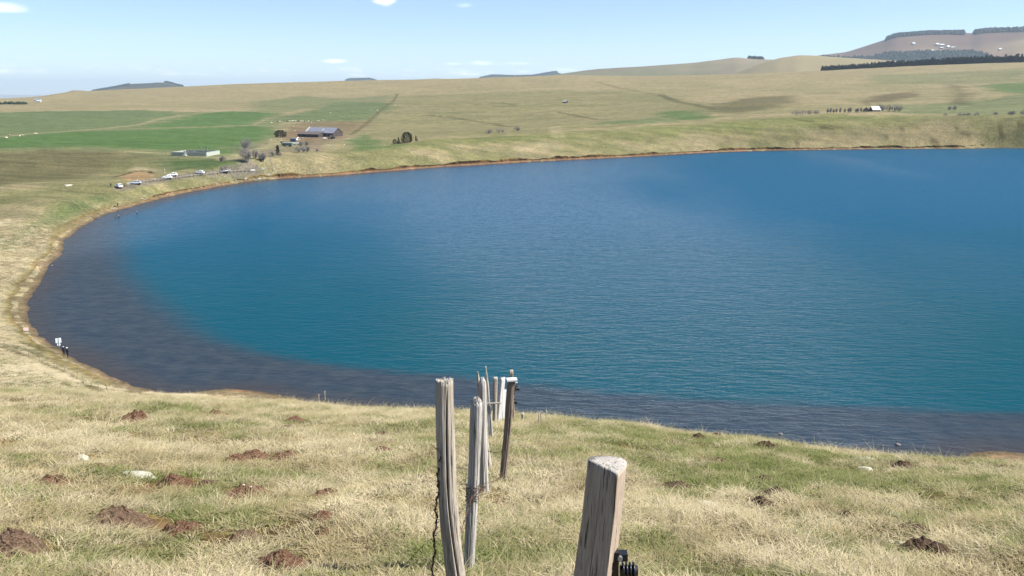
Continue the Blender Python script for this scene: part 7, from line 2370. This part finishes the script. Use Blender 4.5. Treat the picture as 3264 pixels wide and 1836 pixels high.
def crown_mesh(name, w, h, seed, style, n=900, leaf=0.35, z0=0.06):
    """needle sprays spread through the crown volume"""
    rng = np.random.default_rng(seed)
    V, F = [], []
    lob = rng.uniform(0, 10)
    for _ in range(n):
        t = rng.uniform(0, 1) ** (1.25 if style == 'cone' else 0.9)
        zz = z0 + (1 - z0) * t
        if style == 'cone':
            R = (1 - t) ** 0.85
        elif style == 'round':
            R = math.sqrt(max(0.0, 1 - ((t - 0.38) / 0.63) ** 2))
        else:
            R = math.sqrt(max(0.02, 1 - t)) * (0.75 + 0.25 * math.sin(t * 18))
        a = rng.uniform(0, 2 * math.pi)
        R *= 0.78 + 0.5 * float(vnoise(np.array([a * 1.6 + lob]), np.array([t * 5]), seed)[0])
        r = R * (1 - 0.55 * rng.uniform(0, 1) ** 2) * w / 2
        p = np.array([r * math.cos(a), r * math.sin(a), zz * h])
        d = np.array([math.cos(a), math.sin(a), rng.uniform(-0.2, 0.9)])
        d /= np.linalg.norm(d)
        s = np.cross(d, rng.normal(size=3))
        s /= np.linalg.norm(s) + 1e-6
        u = np.cross(s, d)
        L = leaf * rng.uniform(0.6, 1.5)
        ww = leaf * rng.uniform(0.25, 0.5)
        b = len(V)
        V += [p - s * ww - d * L * 0.3, p + s * ww - d * L * 0.3, p + d * L, p + u * ww * 0.8]
        F += [(b, b + 1, b + 2), (b, b + 3, b + 2), (b + 1, b + 2, b + 3)]
    return np_mesh(name, np.array(V), np.array(F), smooth=False)


def conifer(x, y, w, h, seed, style, label, group=None, mat=None, n=900, leaf=0.35, lean=0.0, name='pine_tree'):
    t = empty(name, (x, y, gz(x, y)))
    MB().tube([(0, 0, -0.3), (lean * 0.4, 0, h * 0.45), (lean, 0, h * 0.92)], [0.035 * h, 0.022 * h, 0.005 * h], 7).build('trunk', M_TRUNK, t)
    c = link('crown', crown_mesh('crown', w, h, seed, style, n, leaf), mat or M_NEEDLE, t)
    c.rotation_euler = (0, math.atan2(lean, h), 0)
    tag(t, label, 'tree', group)
    return t


PN = OBJ['pine']
conifer(PN[0][0], PN[0][1], 3.0, 3.9, 1, 'round', 'small bushy dark pine at the outer end of the rim clump', None, None, 500, 0.3)
conifer(PN[1][0], PN[1][1], 2.6, 5.0, 2, 'cone', 'slim young pine between the small bushy pine and the big one', None, None, 480, 0.3)
conifer(PN[2][0], PN[2][1], 7.6, 8.0, 3, 'round', 'big broad dark pine in the clump on the lake rim', None, None, 1900, 0.42)
conifer(PN[3][0] - 0.4, PN[2][1] + 2, 1.3, 6.0, 4, 'cone', 'thin pale-topped young pine leaning beside the big pine', None, None, 220, 0.24, -0.6)
conifer(PN[4][0], PN[4][1], 2.0, 3.8, 5, 'cone', 'small leaning pine standing apart from the big pine', None, None, 320, 0.26, -0.5)
x, y, w = OBJ['round_pine'][0]
conifer(x, y, w * 1.05, 6.2, 6, 'round', 'very dark wide round pine beside the farm track', None, M_NEEDLE_DARK, 1300, 0.5)
x, y, w = OBJ['spruce'][0]
conifer(x, y, 3.3, 6.0, 7, 'column', 'narrow dark spruce beside the pale utility pole', None, M_NEEDLE, 800, 0.34, 0, 'spruce_tree')


def bare_mesh(h, w, seed, trunks=1, dens=1.0, rmin=0.02):
    """leafless crown: limbs reach from the stems to the ends of an uneven dome, each carrying twigs"""
    rg = random.Random(seed)
    mb = MB()
    stems = []
    for i in range(trunks):
        bx = rg.uniform(-0.22, 0.22) * w if trunks > 1 else 0.0
        by = rg.uniform(-0.15, 0.15) * w if trunks > 1 else 0.0
        top = Vector((bx * 1.4 + rg.uniform(-0.05, 0.05) * w, by * 1.4, h * rg.uniform(0.6, 0.8)))
        stems.append((Vector((bx, by, -0.3)), top))
        mb.tube([stems[-1][0], stems[-1][0].lerp(top, 0.5) + Vector((rg.uniform(-0.03, 0.03) * w, 0, 0)), top], [0.018 * h + rmin, 0.012 * h + rmin, rmin], 4, cap=False)
    for _ in range(int(80 * dens)):
        a = rg.uniform(0, 2 * math.pi)
        u = rg.uniform(-0.1, 1.0)
        lob = 0.84 + 0.16 * math.sin(a * 3 + seed) * math.cos(u * 5 + seed)
        rr = math.sqrt(max(0.0, 1 - u * u)) * lob * rg.uniform(0.7, 1.05)
        end = Vector((rr * math.cos(a) * w / 2, rr * math.sin(a) * w / 2, h * (0.36 + 0.62 * u * lob)))
        s0, s1 = min(stems, key=lambda q: (q[1] - end).length)
        root = s0.lerp(s1, min(0.95, max(0.12, (end.z / h) * rg.uniform(0.35, 0.8))))
        mid = root.lerp(end, 0.5) + Vector((0, 0, h * rg.uniform(-0.02, 0.06)))
        mb.tube([root, mid, end], [0.006 * h + rmin, 0.003 * h + rmin, rmin], 3, cap=False)
        for q in range(9):
            p = root.lerp(mid, rg.uniform(0.3, 1.0)) if rg.random() < 0.3 else mid.lerp(end, rg.uniform(0, 1))
            d = (end - root).normalized() + Vector((rg.uniform(-1, 1), rg.uniform(-1, 1), rg.uniform(-0.3, 1.0))) * 0.9
            mb.tube([p, p + d.normalized() * h * rg.uniform(0.06, 0.16)], [rmin, rmin * 0.6], 3, cap=False)
    return mb.mesh('branches')


def bare_tree(x, y, w, h, seed, label, group, mat=None, trunks=1, name='bare_tree', depth=4, cat='tree'):
    t = empty(name, (x, y, gz(x, y)))
    link('branches', bare_mesh(h, w, seed, trunks, (0, 0, 0, 0.8, 1.0, 1.6)[depth], 0.03 if y < 700 else 0.026), mat or M_TWIG, t)
    MB().tube([(0, 0, -0.3), (0, 0, h * 0.18)], [0.03 * h + 0.02, 0.022 * h], 6).build('trunk', M_TWIG, t)
    tag(t, label, cat, group)
    return t


BT = OBJ['bare_tree']
HB = [8.5, 7.0, 4.5, 3.0, 4.5, 5.0, 4.8, 4.4, 4.2, 4.0, 4.2, 5.0, 4.4, 4.8, 5.2]
for k, (x, y, w) in enumerate(BT):
    if k < 2:
        lab, grp = ('tall rounded bare grey tree standing beyond the road bend', 'dense bare grey tree beside the road bend')[k], None
    elif k < 4:
        lab, grp = ('small bare tree on the verge between road and cemetery', 'low bare bush below the cemetery corner')[k - 2], None
    elif k < 12:
        lab, grp = 'bare twiggy tree in the grey thicket below the farm yard', 'bare thicket below the farm yard'
    else:
        lab, grp = 'bare grey shrub on the rim between pines and green slope', 'bare shrubs on the rim'
    bare_tree(x, y, max(w, 3.6) * 1.3, HB[k], 700 + k, lab, grp, M_TWIG if k % 2 else M_TWIG_PURPLE, 3 if k < 2 else 2, 'bare_tree', 5 if k < 2 else 4)
for k, (x, y, w) in enumerate(OBJ['shore_bush']):
    bare_tree(x, y, max(w, 2.5), 2.0, 730 + k, ['small dark bush at the end of the farm track', 'dark scrub at the foot of the narrow spruce', 'brown scrub on the verge around the dark grey car'][k], None, M_TWIG, 4, 'scrub_bush', 3, 'bush')
for k, (x, y, w) in enumerate(OBJ['bare_bush']):
    left = k < 4
    if left:
        y = 880 + 3 * k
        x = 287 + 8.0 * k
    bare_tree(x, y, 10.0 if left else 9.0, 5.5 if left else 8.0, 740 + k, 'grey bare bush in the hedge clump beyond the rim' if left else 'tall bare grey tree in the clump behind the stone hut', 'bare hedge clump beyond the rim' if left else 'bare trees behind the stone hut', M_TWIG_PURPLE, 4, 'bare_bush' if left else 'bare_tree', 4, 'bush' if left else 'tree')
for k, (x, y, w) in enumerate(OBJ['sapling']):
    yy = 900.0
    az_ = math.atan2(x, y)
    bare_tree(yy * math.tan(az_), yy, 3.2, 6.0 + 0.8 * math.sin(k * 2.1), 760 + k, 'thin bare sapling in the row leading to the stone hut', 'row of bare saplings by the stone hut', M_TWIG, 1, 'bare_sapling', 4)
for k, (x, y, w) in enumerate(OBJ['valley_bush']):
    az_ = math.atan2(x, y)
    yy = 830.0 if k < 9 else 930.0
    bare_tree(yy * math.tan(az_), yy, 6.5, 5.2, 780 + k, 'low bare bush in the hollow behind the right-hand rim' if k < 9 else 'dark bare bush on the slope above the hollow', 'bare bushes in the hollow' if k < 9 else 'bushes above the hollow', M_TWIG_PURPLE, 3, 'bare_bush', 4, 'bush')

# ---------------------------------------------------------------- plantation on the far right slope
spruce = []
for k in range(4):
    me = crown_mesh('spruce_crown', 5.2, 15.0, 800 + k, 'column', 170, 1.5, 0.10)
    mt = MB().tube([(0, 0, -0.5), (0, 0, 14.0)], [0.3, 0.06], 5)
    V0 = np.array([v.co[:] for v in me.vertices])
    spruce.append(me)
    me.materials.append(M_NEEDLE_DARK)
PA = [(19.45, 2290, 11.0), (21.0, 2330, 12.0), (22.5, 2350, 13.0), (24.0, 2370, 14.0), (25.5, 2380, 15.0), (27.0, 2390, 16.0), (28.5, 2400, 17.0), (30.2, 2420, 18.0), (32.5, 2440, 18.0)]
PA = np.array(PA)
row = []
az0 = PA[0, 0]
while az0 < 31.4:
    dd = np.interp(az0, PA[:, 0], PA[:, 1])
    row.append((az0, dd, np.interp(az0, PA[:, 0], PA[:, 2])))
    az0 += math.degrees(3.4 / dd) * random.uniform(0.8, 1.25)
for k, (a, dd, hh) in enumerate(row):
    dd += random.uniform(-3, 3)
    x, y = dd * math.sin(math.radians(a)), dd * math.cos(math.radians(a))
    o = link('spruce_tree', spruce[k % 4])
    o.location = (x, y, gz(x, y))
    sc = hh / 15.0 * random.uniform(0.72, 1.18)
    o.scale = (sc * 1.1, sc * 1.1, sc)
    o.rotation_euler = (0, 0, random.uniform(0, 6.28))
    tag(o, 'dark spruce in the front row of the hillside plantation', 'tree', 'front row of the hillside plantation')


def forest(name, spots, h, w, mat, seed):
    """far-off wood that reads as one mass"""
    rng = np.random.default_rng(seed)
    V, F = [], []
    for x, y, z in spots:
        hh, ww = h * rng.uniform(0.6, 1.3), w * rng.uniform(0.8, 1.2) / 2
        a0 = rng.uniform(0, 6)
        b = len(V)
        for q in range(5):
            a = a0 + q * 2 * math.pi / 5
            V.append((x + ww * math.cos(a), y + ww * math.sin(a), z - 1 + hh * 0.12))
        for q in range(5):
            a = a0 + 0.6 + q * 2 * math.pi / 5
            V.append((x + ww * 0.75 * math.cos(a), y + ww * 0.75 * math.sin(a), z + hh * rng.uniform(0.55, 0.7)))
        V.append((x, y, z + hh))
        for q in range(5):
            q2 = (q + 1) % 5
            F += [(b + q, b + q2, b + 5 + q), (b + q2, b + 5 + q2, b + 5 + q), (b + 5 + q, b + 5 + q2, b + 10)]
    me = np_mesh(name, np.array(V), np.array(F), smooth=False)
    o = link(name, me, mat)
    tag(o, kind="stuff")
    return o


rg = np.random.default_rng(3)
sp = []
for a, dd, hh in row:
    for q in range(5):
        d2 = dd + 8 + 9 * q + rg.uniform(-3, 3)
        aa = a + rg.uniform(-0.05, 0.05)
        sp.append((d2 * math.sin(math.radians(aa)), d2 * math.cos(math.radians(aa)), hh))
sp = np.array(sp)
zz = ground_z(sp[:, 0], sp[:, 1])
for hgt, m in ((9.5, sp[:, 2] < 13), (12.5, (sp[:, 2] >= 13) & (sp[:, 2] < 15.5)), (15.0, sp[:, 2] >= 15.5)):
    forest('plantation_wood', np.c_[sp[m, 0], sp[m, 1], zz[m]], hgt, 6.0, M_NEEDLE_DARK, 4)


def hill_spots(name, n, az_lo, az_hi, t_fn, seed):
    az_, t_, X, Y, Z = HILLFN[name]
    r = np.random.default_rng(seed)
    out = []
    for _ in range(n):
        a = r.uniform(az_lo, az_hi)
        lo, hi = t_fn(a)
        if hi <= lo:
            continue
        t = r.uniform(lo, hi)
        i = np.interp(a, az_, np.arange(len(az_)))
        j = np.interp(t, t_, np.arange(len(t_)))
        i0, j0 = min(int(i), len(az_) - 2), min(int(j), len(t_) - 2)
        fi, fj = i - i0, j - j0

        def bl(G):
            return (G[i0, j0] * (1 - fi) + G[i0 + 1, j0] * fi) * (1 - fj) + (G[i0, j0 + 1] * (1 - fi) + G[i0 + 1, j0 + 1] * fi) * fj
        out.append((bl(X), bl(Y), bl(Z)))
    return out


M_FAR_WOOD = leaf_mat("far_conifers", (0.010, 0.018, 0.012), (0.024, 0.034, 0.020))
forest('summit_wood', hill_spots('table_mountain', 2600, 22.9, 27.0, lambda a: (-0.055, 0.10), 1), 20, 22, M_FAR_WOOD, 5)
forest('summit_wood', hill_spots('table_mountain', 2400, 27.5, 33.0, lambda a: (-0.05, 0.12), 2), 22, 22, M_FAR_WOOD, 6)
forest('slope_wood', hill_spots('table_mountain', 5200, 19.2, 29.3, lambda a: (-0.62, np.interp(a, [19, 20.5, 22, 24, 27.5, 29.3], [-0.05, -0.12, -0.22, -0.28, -0.28, -0.45])), 3), 20, 24, M_FAR_WOOD, 7)
forest('knoll_wood', hill_spots('long_hill', 260, 15.0, 15.9, lambda a: (-0.02, 0.06), 8), 16, 16, M_FAR_WOOD, 9)
forest('hilltop_wood', hill_spots('wooded_hill', 300, -21.6, -20.6, lambda a: (-0.05, 0.05), 10), 14, 22, M_FAR_WOOD, 11)
forest('hilltop_wood', hill_spots('wooded_hill', 700, -25.6, -23.6, lambda a: (-0.12, 0.05), 12), 10, 22, M_FAR_WOOD, 13)
forest('plateau_wood', hill_spots('distant_plateau', 1500, -10.7, -8.8, lambda a: (-0.06, 0.08), 14), 16, 30, M_FAR_WOOD, 15)
forest('ridge_wood', hill_spots('distant_ridge', 1500, -2.1, 2.9, lambda a: (-0.06, 0.08), 16), 14, 30, M_FAR_WOOD, 17)
# a dark shelter belt on the plateau at the far left
sb = []
for _ in range(150):
    a = rg.uniform(-34, -29.1)
    d2 = rg.uniform(1880, 1910)
    sb.append((d2 * math.sin(math.radians(a)), d2 * math.cos(math.radians(a))))
sb = np.array(sb)
forest('shelter_belt', np.c_[sb, ground_z(sb[:, 0], sb[:, 1])], 4.6, 6.0, M_NEEDLE, 19)


# ---------------------------------------------------------------- snow left on the mountain
def snow_patch(az_c, z_c, wid, hgt, seed):
    az_, t_, X, Y, Z = HILLFN['table_mountain']
    i = int(np.interp(az_c, az_, np.arange(len(az_))))
    fr = t_ < -0.02
    prof_z = Z[i, fr]
    t_c = float(np.interp(z_c, prof_z, t_[fr]))
    r = np.random.default_rng(seed)
    n = 18
    V = []
    for k in range(n + 1):
        if k == 0:
            da, dz, = 0.0, 0.0
        else:
            w = 2 * math.pi * k / n
            q = r.uniform(0.55, 1.15)
            da, dz = math.cos(w) * wid * q / 2 / 6300 * 57.3, math.sin(w) * hgt * q / 2
        zz_ = z_c + dz
        t = float(np.interp(zz_, prof_z, t_[fr]))
        x = np.interp(t, t_, X[i]) + math.radians(da) * 6300
        y = np.interp(t, t_, Y[i])
        j = min(max(int(round(i + da / (az_[1] - az_[0]))), 0), len(az_) - 1)
        V.append((x, y, float(np.interp(t, t_, Z[j])) + 5.0))
    c = np.array(V[0])
    top = [tuple(np.array(v) - c + np.array([0, -6, 3])) for v in V]
    bot = [tuple(np.array(v) - c + np.array([0, 6, -7])) for v in V[1:]]
    F = [(0, k, k % n + 1) for k in range(1, n + 1)]
    F += [(k, n + k, n + k % n + 1, k % n + 1) for k in range(1, n + 1)]
    me = bpy.data.meshes.new('snow_patch')
    me.from_pydata(top + bot, [], F)
    o = link('snow_patch', me, M_SNOW)
    o.location = tuple(c)
    return o


M_SNOW = simple_mat("old_snow", (0.62, 0.64, 0.67), 0.8, 0.05, 0.05)
for k, (a, z, w, h) in enumerate([(25.70, 352, 32, 12), (25.90, 345, 36, 9), (25.93, 322, 26, 6), (26.24, 331, 24, 12), (26.48, 324, 36, 6), (25.5, 302, 22, 7), (24.4, 362, 26, 10), (28.9, 300, 24, 12)]):
    o = snow_patch(a, z, w, h, 900 + k)
    tag(o, 'white snow patch lying in the cluster on the mountain slope' if k < 6 else ('tiny snow speck under the summit wood' if k == 6 else 'tiny snow speck above the slope wood'), 'snow patch', 'snow patches on the mountain' if k < 6 else None)


# ---------------------------------------------------------------- air
def make_haze():
    R, z0, z1 = 46000.0, -400.0, 640.0
    v = [(sx * R, sy * R, z) for z in (z0, z1) for sx, sy in ((-1, -1), (1, -1), (1, 1), (-1, 1))]
    f = [(0, 3, 2, 1), (4, 5, 6, 7), (0, 1, 5, 4), (1, 2, 6, 5), (2, 3, 7, 6), (3, 0, 4, 7)]
    me = bpy.data.meshes.new("haze")
    me.from_pydata(v, [], f)
    m = bpy.data.materials.new("haze_air")
    m.use_nodes = True
    nt = m.node_tree
    nt.nodes.clear()
    out = nt.nodes.new("ShaderNodeOutputMaterial")
    pv = nt.nodes.new("ShaderNodeVolumePrincipled")
    pv.inputs["Color"].default_value = (0.72, 0.87, 1.0, 1.0)
    pv.inputs["Density"].default_value = 4.6e-5
    pv.inputs["Anisotropy"].default_value = 0.1
    pv.inputs["Density Attribute"].default_value = ""
    pv.inputs["Temperature Attribute"].default_value = ""
    nt.links.new(pv.outputs[0], out.inputs["Volume"])
    o = link("haze", me, m)
    tag(o, kind="stuff")


make_haze()
